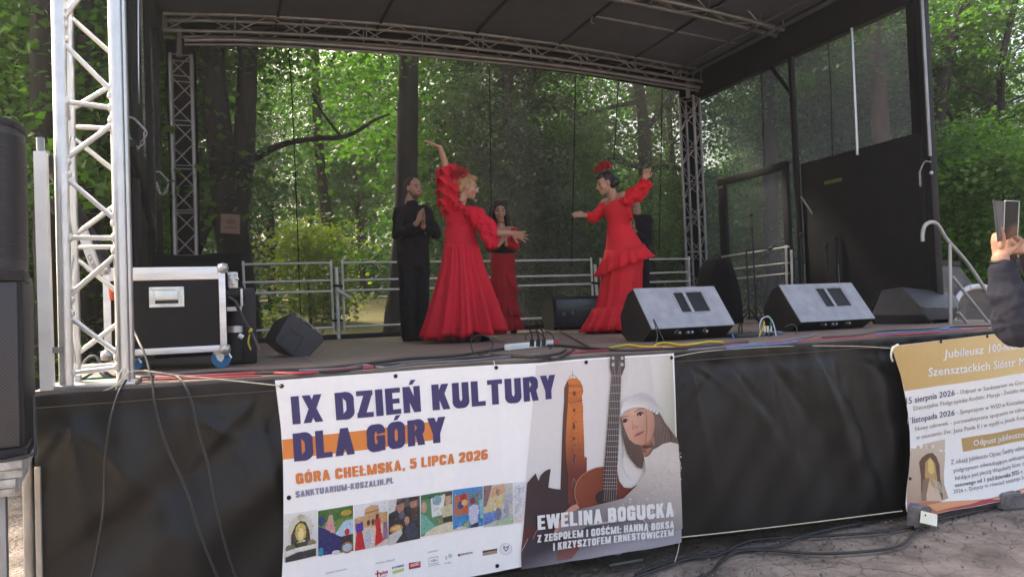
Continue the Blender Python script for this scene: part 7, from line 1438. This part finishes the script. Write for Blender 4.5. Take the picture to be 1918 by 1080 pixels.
# ---- spectator filming with a phone, right edge (most of the body stands outside the photo)
DP = 3.1; q = Q(DP)
sp_ = thing('person', 'spectator in a dark jacket holding up a phone with both hands at right', 'person', (*q(2150, 560)[:2], GZ))
b = MB(); up_ = np.array((0, 0, 1.0)); f_ = unit(-RT*0.6+FW*0.75); hx = q(2170, 455, -0.10); P, R = head(b, hx, f_, up_, 1.0)
body0 = hx - up_*0.30; A3 = np.array([unit(np.cross(f_, up_)), f_, up_]); rgt = A3[0]
b.caps(hx-up_*0.07, body0+up_*0.05, 0.056, 0.062); sL = body0-rgt*0.18; sR = body0+rgt*0.18; b.caps(sL, sR, 0.07, 0.07); b.ell(body0-up_*0.17, A3, (0.17, 0.12, 0.2)); b.ell(body0-up_*0.45, A3, (0.155, 0.12, 0.2))
eL = q(1905, 612, 0.02); wL = q(1874, 486, 0.05); eR = q(2010, 600, 0.05); wR = q(1921, 474, 0.16)
b.caps(sL, eL, 0.055, 0.05); b.caps(eL, wL, 0.05, 0.036); b.caps(sR, eR, 0.055, 0.05); b.caps(eR, wR, 0.048, 0.034)
ft = []
for s_ in (-1, 1):
    h = body0-up_*0.58+rgt*0.09*s_; k = np.array((h[0], h[1], GZ+0.5)); a = np.array((h[0], h[1], GZ+0.09)); b.caps(h, k, 0.09, 0.06); b.caps(k, a, 0.056, 0.042); ft.append((h, k, a))
# left hand: palm upright behind the phone cover, thumb in front
hand(b, wL, unit(UP*0.95+RT*0.02), unit(-RT*0.75-FW*0.65), -1, [0.35, 0.45, 0.5, 0.55], 0.03, 0.98, 0.1)
b.caps(q(1876, 462, 0.0), q(1879, 446, -0.01), 0.014, 0.012); b.caps(q(1879, 446, -0.01), q(1874, 428, -0.02), 0.012, 0.0105)
# right hand closing on the other side of the phone
hand(b, wR, unit(UP*0.72-RT*0.62), unit(RT*0.55-FW*0.8), 1, [0.5, 0.6, 0.65, 0.7], 0.03, 0.95, 0.1)
b.caps(q(1912, 452, 0.1), q(1900, 442, 0.06), 0.0135, 0.012); b.caps(q(1900, 442, 0.06), q(1890, 437, 0.05), 0.0115, 0.010)
remeshed(b, 'body', m_skin, sp_, 0.0062); face(sp_, P, R)
c = MB(); c.ell(P(0, -0.024, 0.036), R, (0.082, 0.092, 0.085)); c.build('hair', m_haird, sp_)
c = MB(); c.caps(sL, sR, 0.09, 0.09); c.ell(body0-up_*0.17, A3, (0.19, 0.14, 0.22)); c.ell(body0-up_*0.42, A3, (0.175, 0.14, 0.2)); c.caps(sL, eL, 0.075, 0.072)
# left forearm sleeve: wide, with wrapping creases
ax = wL-eL
c.caps(eL, eL+ax*0.5, 0.088, 0.076); c.caps(eL+ax*0.5, eL+ax*0.86, 0.073, 0.052)
rr = random.Random(2)
for k in range(7):
    t = 0.0+k*0.075+0.02*(k % 2); cc = eL+ax*t; a_ = rr.uniform(0, 6.28); U_ = unit(np.cross(ax, FW)); V_2 = unit(np.cross(ax, U_)); R0 = 0.082-0.026*t
    pts = [cc+(U_*math.cos(a_+s)+V_2*math.sin(a_+s))*R0+ax*0.07*math.sin(s*1.1+k) for s in np.linspace(0, 2.6, 6)]
    for p0, p1 in zip(pts[:-1], pts[1:]): c.caps(p0, p1, 0.010, 0.010, 6)
c.caps(sR, eR, 0.075, 0.07); c.caps(eR, eR+(wR-eR)*0.9, 0.07, 0.05)
for k in range(5):
    p0 = eL+(sL-eL)*(0.1+0.12*k)+np.array((0, -0.07, 0.02)); c.caps(p0, p0+RT*0.05-UP*0.05, 0.012, 0.01, 6)
remeshed(c, 'jacket', m_denim, sp_, 0.0085, 1, 0.022, 0.08)
c = MB(); c.tube([eL+ax*0.84, eL+ax*0.90], [0.057, 0.054], 20); c.build('cuff', m_denim, sp_)
c = MB()
for h, k, a in ft: c.caps(h, k, 0.105, 0.085); c.caps(k, a, 0.085, 0.075)
remeshed(c, 'trousers', m_denim, sp_, 0.014, 2)
for h, k, a in ft: shoe(sp_, np.array((a[0], a[1], 0)), f_, m_suit, 0.26)
for a in [o for o in sp_.children if o.name.startswith('shoe')]: a.location.z += GZ
c = MB(); c.tube([wL-ax*0.03+RT*0.034*math.cos(k)+FW*0.034*math.sin(k)-UP*0.004 for k in np.arange(16)*2*math.pi/16], 0.009, 6, closed=True); c.obox(wL+RT*0.036-FW*0.01, AX, (0.012, 0.018, 0.02), 0.004); c.build('watch', m_black, sp_)
ph = thing('phone', 'phone in an open folding case held up by the spectator at the right edge', 'phone', q(1880, 455))
def slab(mb, pts, o, th): mb.prism([q(x, y, o2) for x, y, o2 in pts], FW*th)
c = MB(); slab(c, [(1882, 376, 0.0), (1909, 377, 0.03), (1906, 440, 0.03), (1879, 452, 0.0)], 0, 0.009); c.build('body', m_glass, ph, smooth=False)
c = MB(); slab(c, [(1860, 374, -0.06), (1863, 373, -0.06), (1873, 452, -0.05), (1869, 453, -0.05)], 0, 0.004); slab(c, [(1863, 376, -0.055), (1881, 377, -0.002), (1879, 452, -0.002), (1871, 452, -0.05)], 0, 0.002); c.build('case_flap', M('grey_phone_case', (0.06, 0.06, 0.065), 0.5), ph, smooth=False)
c = MB(); c.tube([q(1882, 376, -0.002), q(1909, 377, 0.028), q(1906, 440, 0.028)], 0.0022, 6); c.tube([q(1882, 376, -0.002), q(1879, 452, -0.002)], 0.0022, 6); c.build('edge', m_alu, ph)
# ------------------------------------------------------------------ the wood behind the stage
LM = [leaf_mat('beech_leaves', (0.03, 0.07, 0.017), (0.075, 0.15, 0.03)), leaf_mat('maple_leaves', (0.036, 0.085, 0.018), (0.105, 0.19, 0.035), 0.5), leaf_mat('dark_leaves', (0.02, 0.048, 0.02), (0.055, 0.105, 0.04), 0.4), leaf_mat('conifer_sprays', (0.03, 0.056, 0.030), (0.09, 0.135, 0.075), 0.25), leaf_mat('yellow_leaves', (0.16, 0.19, 0.02), (0.36, 0.38, 0.04), 0.5)]
def leaf_mesh(name, mat, centres, spread, per, size, flat=0.35, droop=0.25, seed=0, thin=1.7):
    """leaf sized folded kites scattered in flattened sprays round the given centres"""
    r = np.random.default_rng(seed); C_ = np.repeat(np.asarray(centres), per, axis=0); n = len(C_)
    off = r.normal(size=(n, 3))*np.asarray(spread)*np.array((1, 1, flat)); off[:, 2] -= droop*np.hypot(off[:, 0], off[:, 1])
    p = C_+off; s = size*r.uniform(0.4, 1.55, n)[:, None]
    a = r.uniform(0, 2*math.pi, n); el_ = r.normal(-0.35, 0.45, n); d = np.stack([np.cos(a)*np.cos(el_), np.sin(a)*np.cos(el_), np.sin(el_)], 1)
    up = np.stack([r.normal(0, 0.45, n), r.normal(0, 0.45, n), np.ones(n)], 1); w_ = np.cross(d, up); w_ /= np.linalg.norm(w_, axis=1)[:, None]; nn = np.cross(w_, d)
    V = np.stack([p, p+d*s*0.45+w_*s/thin/1.2+nn*s*0.1, p+d*s, p+d*s*0.45-w_*s/thin/1.2+nn*s*0.1], 1).reshape(-1, 3)
    me = bpy.data.meshes.new(name); me.vertices.add(4*n); me.vertices.foreach_set('co', V.astype(np.float32).ravel())
    me.loops.add(6*n); me.polygons.add(2*n); base = np.arange(n)*4
    F = np.stack([base, base+1, base+2, base, base+2, base+3], 1).ravel(); me.loops.foreach_set('vertex_index', F.astype(np.int32))
    me.polygons.foreach_set('loop_start', (np.arange(2*n)*3).astype(np.int32)); me.polygons.foreach_set('loop_total', np.full(2*n, 3, np.int32)); me.update(calc_edges=True); me.materials.append(mat); return me
def blob_centres(n, lo, hi, rmax, seed, prof=None):
    """cluster centres in a crown from height lo to hi; uneven, with gaps"""
    r = np.random.default_rng(seed); out = []
    while len(out) < n:
        z = r.uniform(lo, hi); t = (z-lo)/(hi-lo); R_ = rmax*(prof(t) if prof else (0.55+0.9*t*(1-t)*1.6)); a = r.uniform(0, 6.283); q_ = R_*math.sqrt(r.uniform(0.05, 1))*(0.75+0.35*math.sin(3*a+seed))
        out.append((q_*math.cos(a), q_*math.sin(a), z))
    return np.array(out)
CROWNS = {}
def crown_mesh(kind):
    if kind in CROWNS: return CROWNS[kind]
    if kind < 4: me = leaf_mesh('crown', LM[[0, 1, 2, 0][kind]], blob_centres(150 if kind % 2 else 120, 0.7 if kind % 2 else 3.6, 10.5, 3.3, kind+3), 0.5, 170, 0.105, 0.25, 0.25, kind)
    elif kind == 4: me = leaf_mesh('crown', LM[3], blob_centres(120, 0.8, 11, 2.4, 9, lambda t: 1.05-0.85*t), 0.5, 150, 0.10, 0.22, 0.45, 4, 3.2)
    elif kind == 5: me = leaf_mesh('crown', LM[1], blob_centres(85, 0.5, 4.2, 1.7, 12), 0.4, 190, 0.07, 0.3, 0.25, 5)     # sapling
    elif kind == 6: me = leaf_mesh('crown', LM[4], blob_centres(70, 0.1, 2.1, 1.15, 14), 0.3, 80, 0.085, 0.6, 0.1, 6)     # bright shrub
    else: me = leaf_mesh('crown', LM[0], blob_centres(60, 0.2, 1.8, 1.6, 15), 0.35, 120, 0.075, 0.5, 0.1, 7)                 # low shrub
    CROWNS[kind] = me; return me
def trunk_tube(path, radii, seed=0, n=12):
    P = spline(path, 5); s = np.linspace(0, 1, len(P)); rs = np.interp(s, np.linspace(0, 1, len(radii)), radii); mb = MB(); r = np.random.default_rng(seed)
    mb.tube(P, rs*(1+0.04*r.normal(size=len(P))), n); return mb
TR = {}
def trunk_mesh(kind):
    if kind in TR: return TR[kind]
    r = np.random.default_rng(kind+40); h = {4: 12.5, 5: 4.0, 6: 1.7, 7: 1.4}.get(kind, 14.0); rad0 = {4: 0.14, 5: 0.025, 6: 0.03, 7: 0.03}.get(kind, 0.13)
    path = [(0.0, 0.0, -0.25)]+[(r.normal()*0.10*k*h/14, r.normal()*0.10*k*h/14, h*k/6) for k in range(1, 7)]
    mb = trunk_tube(path, [rad0*1.35, rad0, rad0*0.85, rad0*0.7, rad0*0.5, rad0*0.25], kind); P = spline(path, 5)
    for k in range(14 if kind < 5 else 7):
        z = h*r.uniform(0.2, 0.9); p = P[np.argmin(abs(P[:, 2]-z))]; a = r.uniform(0, 6.28); L = h*r.uniform(0.10, 0.2); e = p+np.array((math.cos(a)*L, math.sin(a)*L, L*r.uniform(0.1, 0.6)))
        mb.tube(spline([p, (p+e)/2+np.array((0, 0, 0.05*L)), e], 3), np.linspace(rad0*0.3, rad0*0.06, 7), 6)
    me = mb.mesh(); me.materials.append(m_bark if kind % 2 else m_bark2); me.name = 'trunk'; shade(me); TR[kind] = me; return me
NAMES = {0: 'beech_tree', 1: 'maple_tree', 2: 'beech_tree', 3: 'beech_tree', 4: 'spruce_tree', 5: 'sapling', 6: 'shrub', 7: 'shrub'}
def tree(kind, x, y, label, group=None, sc=1.0, rot=0.0, z=None):
    z = (lawn_z(x, y) if y > 6.7 else GZ) if z is None else z
    t = thing(NAMES[kind], label, 'shrub' if kind in (6, 7) else 'tree', (x, y, z), group); t.rotation_euler = (0, 0, rot); t.scale = (sc, sc, sc)
    for nm, me in (('trunk', trunk_mesh(kind)), ('crown', crown_mesh(kind))):
        o = bpy.data.objects.new(nm, me); COL.objects.link(o); o.parent = t
    return t
def big_trunk(name, label, Y, stems, crown=True, mat=None, seed=1, extra=None, sc=1.0):
    """tree standing right behind the stage, its trunk traced at distance Y; crown hangs above"""
    b0 = at(stems[0][0][0][0], stems[0][0][0][1], 1, Y); base = (b0[0], Y, GZ+0.0)
    t = thing(name, label, 'tree', base)
    mb = MB()
    for k, (pl, wd) in enumerate(stems):
        P = [at(x, y, 1, Y+0.0) for x, y in pl]; D_ = depth_of(P[0]); rs = [w_/2*D_/FPX for w_ in wd]
        if k == 0: P = [np.array((P[0][0]-0.02, Y, GZ-0.1))]+P; rs = [rs[0]*1.25]+rs
        P = [np.array(p) for p in P]; Pp = spline(P, 5); rr_ = np.interp(np.linspace(0, 1, len(Pp)), np.linspace(0, 1, len(rs)), rs); r = np.random.default_rng(seed+k)
        mb.tube(Pp, rr_*(1+0.03*r.normal(size=len(Pp))), 16)
    mb.build('trunk', mat or m_bark, t)
    if crown:
        cs = extra if extra is not None else blob_centres(36, 6.0, 10, 3.0, seed+50)+np.array(base)+np.array((0, 1.0, 0))
        me = leaf_mesh('crown', LM[0], np.asarray(cs)-np.array(base), 0.5, 190, 0.085, 0.3, 0.25, seed); o = bpy.data.objects.new('crown', me); COL.objects.link(o); o.parent = t
    return t
# trees with trunks one can tell apart
big_trunk('forked_tree', 'big dark forked tree with a paper notice, behind the left of the net', 8.2,
          [([(455, 640), (448, 560), (440, 480), (432, 420), (424, 360), (414, 280), (404, 190), (397, 90), (390, -120)], (74, 66, 60, 58, 54, 48, 46, 44, 40)),
           ([(436, 440), (446, 370), (455, 300), (460, 220), (464, 110), (470, -100)], (46, 46, 42, 38, 36, 32)),
           ([(432, 405), (405, 400), (385, 425), (368, 470), (352, 520)], (34, 26, 22, 20, 20)),
           ([(466, 305), (500, 283), (540, 268), (590, 260), (640, 257), (672, 244), (700, 226), (730, 214)], (18, 13, 11, 10, 9, 8, 6, 4)),
           ([(640, 257), (622, 235), (600, 205), (585, 175)], (6, 5, 4, 3))], seed=3)
q_ = [at(414, 400, 1, 7.83), at(450, 402, 1, 7.83), at(449, 438, 1, 7.83), at(413, 436, 1, 7.83)]; mb = MB(); mb.prism(q_, (0, 0.012, 0)); nt_ = mb.build('paper_notice', m_paper, smooth=False); tag(nt_, 'small pinkish paper notice fixed to the forked tree', 'notice')
pn_ = PrintAt(7.83, lambda x, z: -0.004); pn_.ellipse((432, 415), 10, 5, (170, 120, 100), 1); pn_.line([(420, 426), (444, 427)], 2, (150, 104, 90), 1); pn_.build('printed_text', nt_)
big_trunk('straight_tree', 'thick dark straight tree trunk right behind the clapping man', 8.6, [([(744, 650), (750, 560), (756, 450), (761, 330), (764, 200), (766, 80), (768, -120)], (62, 50, 44, 42, 40, 38, 36))], seed=5)
big_trunk('slim_tree', 'slim reddish trunk in the gap of foliage left of the clapping man', 17.0, [([(616, 560), (614, 470), (611, 400), (602, 330), (595, 240), (590, 100), (586, -60)], (24, 22, 21, 19, 18, 16, 14))], mat=m_bark2, seed=6)
big_trunk('slim_tree', 'thin trunk with a bare grey top seen through the net left of centre', 20.0, [([(510, 560), (508, 470), (505, 380)], (16, 15, 14))], mat=m_bark, seed=8, crown=False)
big_trunk('branching_tree', 'tree with level sweeping boughs behind the dancer with the raised fist', 11.0,
          [([(1212, 640), (1213, 560), (1212, 480), (1210, 400), (1209, 320), (1206, 240), (1196, 160), (1180, 60), (1170, -60)], (40, 34, 30, 28, 26, 24, 20, 16, 12)),
           ([(1209, 316), (1160, 302), (1110, 292), (1070, 296), (1030, 310)], (13, 11, 9, 7, 4)), ([(1209, 320), (1250, 312), (1300, 322), (1350, 338)], (13, 10, 9, 7)),
           ([(1200, 190), (1150, 200), (1100, 215), (1060, 218)], (10, 8, 6, 4)), ([(1206, 250), (1250, 190), (1290, 120)], (12, 10, 8))], seed=9, mat=m_bark)
big_trunk('dark_tree', 'straight dark trunk seen through the side net above the doorway', 9.8, [([(1448, 620), (1446, 480), (1443, 330), (1440, 200), (1436, 80), (1432, -60)], (34, 30, 28, 26, 25, 24))], seed=11)
big_trunk('dark_tree', 'broad trunk seen through the side net right of the steel lifting rod', 7.4, [([(1668, 700), (1660, 500), (1652, 300), (1644, 150), (1636, 0), (1630, -120)], (40, 36, 32, 30, 28, 26))], seed=12, mat=m_bark2)
big_trunk('leaning_tree', 'leaning tree right of the stage whose trunk bends up to the right', 10.5, [([(1752, 640), (1752, 420), (1754, 280), (1759, 200), (1770, 130), (1786, 60), (1812, -10), (1840, -100)], (34, 30, 27, 26, 25, 24, 20, 18)), ([(1770, 130), (1790, 118), (1812, 90), (1840, 70)], (10, 8, 6, 4)), ([(1762, 190), (1800, 235), (1840, 205), (1880, 190)], (8, 7, 6, 4))], seed=13, extra=blob_centres(46, 6.5, 11, 3.0, 77)+np.array((15, 11.5, GZ)))
big_trunk('leaning_tree', 'slim tree leaning left at the right of the photo beyond the handrail', 12.0, [([(1862, 640), (1856, 420), (1852, 270), (1845, 190), (1832, 110), (1815, 20), (1800, -80)], (28, 25, 23, 22, 21, 18, 16))], seed=14, mat=m_bark2, extra=blob_centres(46, 6.5, 11, 3.0, 78)+np.array((18, 13.0, GZ)))
big_trunk('dark_tree', 'dark trunk left of the front truss tower near the left edge', 6.0, [([(96, 640), (90, 420), (84, 200), (80, 60), (76, -100)], (54, 48, 46, 44, 40))], seed=15)
big_trunk('dark_tree', 'dark trunk at the very left edge behind the column speaker', 9.0, [([(8, 640), (4, 300), (2, 100), (0, -80)], (30, 26, 24, 22))], seed=16)
big_trunk('dark_tree', 'dark trunk seen between the chords of the front truss tower', 7.0, [([(172, 640), (168, 420), (166, 200), (160, 60), (158, -100)], (44, 40, 38, 34, 32))], seed=17)
tree(6, *at(578, 470, 1, 16.0)[:2], 'bright yellow green shrub glowing on the lawn left of the clapping man', sc=1.25, z=lawn_z(0, 16.0))
tree(6, *at(1095, 405, 1, 15.0)[:2], 'small yellowish bush lit up behind the raised fist dancer', sc=0.5, z=at(1095, 420, 1, 15.0)[2])
# drooping conifer boughs close behind the net at mid stage
cs = []
rr = np.random.default_rng(21)
for pl in ([(870, 140), (930, 190), (985, 270), (1010, 330)], [(905, 300), (960, 340), (1010, 380), (1050, 440)], [(930, 390), (980, 375), (1020, 400), (1060, 460), (1080, 520)], [(850, 190), (880, 250), (900, 310)], [(960, 240), (1010, 300), (1040, 360)], [(940, 430), (990, 440), (1030, 490)]):
    for p in spline([at(x, y, 1, 8.3) for x, y in pl], 7): cs.append(p+rr.normal(size=3)*np.array((0.12, 0.35, 0.10)))
b0 = at(985, 640, 1, 9.2); t = thing('spruce_tree', 'grey green conifer with drooping boughs close behind the net at mid stage', 'tree', (b0[0], 9.2, GZ))
mb = trunk_tube([(b0[0], 9.2, GZ-0.1), (b0[0]-0.1, 9.2, 1.0), (b0[0]-0.2, 9.2, 3.5), (b0[0]-0.25, 9.2, 7.5)], [0.13, 0.12, 0.10, 0.05], 4)
for c_ in cs[::6]: p = np.array((b0[0]-0.12, 9.2, c_[2]+0.5)); mb.tube(spline([p, (p+c_)/2+np.array((0, 0, 0.15)), c_], 3), np.linspace(0.03, 0.006, 7), 6)
mb.build('trunk', m_bark, t)
me = leaf_mesh('crown', LM[3], np.array(cs)-np.array((b0[0], 9.2, GZ)), 0.2, 105, 0.085, 0.35, 0.5, 31, 2.6); o = bpy.data.objects.new('crown', me); COL.objects.link(o); o.parent = t
# the rest of the wood: alike trees share a label per kind
KL = {0: 'leafy beech standing among its like in the wood behind the stage', 1: 'light green maple among its like in the wood behind the stage', 2: 'dark leafy beech in the shade of the wood behind the stage', 3: 'leafy beech standing among its like in the wood behind the stage', 4: 'dark spruce standing among the broadleaved trees behind the stage', 5: 'young sapling with layered leaves growing under the trees behind the stage', 7: 'low green shrub growing at the foot of the wood'}
KG = {0: 'beech trees', 1: 'maple trees', 2: 'shaded beech trees', 3: 'beech trees', 4: 'spruce trees', 5: 'saplings', 7: 'low shrubs'}
rr = np.random.default_rng(11); placed = []
def scatter(n, ylo, yhi, kinds, xpad=2.0, dmin=2.0, sc=(0.8, 1.15), fx=(-0.02, 1.02), avoid=None):
    k = 0; tries = 0
    while k < n and tries < 4000:
        tries += 1
        y = rr.uniform(ylo, yhi); px = rr.uniform(fx[0], fx[1])*1918; x = at(px, 560, 1, y)[0]
        if avoid and avoid(px, y): continue
        if any((x-a)**2+(y-b)**2 < dmin**2 for a, b in placed): continue
        placed.append((x, y)); kd = int(rr.choice(kinds)); kd = {1: 0, 3: 2}.get(kd, kd) if near(px, y) else kd; tree(kd, x, y, KL[kd], KG[kd], rr.uniform(*sc), rr.uniform(0, 6.28)); k += 1
gap = lambda px, y: (470-2000/(y+4.4) < px < 740+2000/(y+4.4)) and y < 24
near = lambda px, y: y < 24 and (470-4200/(y+4.4) < px < 740+4200/(y+4.4))          # the open lawn seen left of the man
gap2 = lambda px, y: (470-2000/(y+4.4) < px < 740+2000/(y+4.4)) and y < 30
scatter(6, 10.5, 15, [0, 1, 2, 3], dmin=2.6, avoid=gap); scatter(15, 9.3, 14, [5], dmin=1.1, avoid=gap, sc=(0.8, 1.3)); scatter(3, 11, 16, [4], dmin=2.5, avoid=gap, fx=(0.45, 1.0))
scatter(9, 15, 24, [0, 1, 2, 3, 1], dmin=2.6, avoid=gap2); scatter(24, 14, 26, [5, 5, 7], dmin=1.3, avoid=gap2, sc=(0.8, 1.3)); scatter(11, 24, 36, [0, 1, 2, 3], dmin=2.8, sc=(0.9, 1.3)); scatter(30, 26, 40, [5, 5, 7], dmin=1.6, sc=(1.1, 1.9))
scatter(12, 36, 50, [0, 2, 3, 4], dmin=3.0, sc=(1.0, 1.4))
for px, y, kd, s_ in ((1800, 8.0, 5, 1.2), (1880, 7.0, 5, 1.3), (1905, 10.0, 1, 0.95), (1790, 13.0, 1, 1.0), (40, 7.5, 5, 1.5), (130, 8.5, 5, 1.4), (60, 11.0, 2, 1.0), (200, 12.0, 0, 0.9), (1700, 12.5, 2, 1.0), (1560, 11.0, 0, 0.9), (860, 12.5, 1, 0.95)):
    x = at(px, 560, 1, y)[0]; tree(kd, x, y, KL[kd], KG[kd], s_, px*0.37)
# far wood that reads as one mass
cs = []
for k in range(620):
    y = rr.uniform(52, 66); px = rr.uniform(-150, 2100); x = at(px, 560, 1, y)[0]; z = GZ+2.0+abs(rr.normal(0, 1))*rr.uniform(1, 5.5); cs.append((x, y, min(z, 20)))
me = leaf_mesh('far_wood', LM[2], np.array(cs), 1.5, 70, 0.5, 0.5, 0.2, 77); fw = bpy.data.objects.new('far_wood', me); COL.objects.link(fw); fw['kind'] = 'stuff'; fw['label'] = 'far mass of foliage closing the wood'; fw['category'] = 'foliage'
# fallen leaves and short grass at the edge of the lawn
cs = np.array([(at(rr.uniform(-100, 2000), 560, 1, y)[0], y, lawn_z(0, y)+0.05) for y in rr.uniform(8.5, 24, 500)])
cs = np.array([c_ for c_ in cs if not 0.5+0.06*(c_[1]+4.4) < c_[0] < 0.33*(c_[1]+4.4)])
me = leaf_mesh('undergrowth', LM[1], cs, 0.35, 40, 0.07, 0.12, -0.1, 78, 3.5); ug = bpy.data.objects.new('undergrowth', me); COL.objects.link(ug); ug['kind'] = 'stuff'; ug['label'] = 'low grass and ground plants on the lawn'; ug['category'] = 'grass'

# ------------------------------------------------------------------ thin haze in the air under the trees
hz = bpy.data.materials.new('thin_haze'); hz.use_nodes = True; hn = hz.node_tree.nodes; hn.remove(hn['Principled BSDF'])
pv = hn.new('ShaderNodeVolumePrincipled'); pv.inputs['Color'].default_value = (0.85, 0.87, 0.92, 1); pv.inputs['Density'].default_value = 0.0009; pv.inputs['Anisotropy'].default_value = 0.3
hz.node_tree.links.new(pv.outputs[0], hn['Material Output'].inputs['Volume'])
mb = MB(); mb.box((-210, -130, GZ-1.5), (210, 270, 34)); hb = mb.build('haze', hz, smooth=False, base=(0, 60, GZ-1.5)); hb['kind'] = 'stuff'
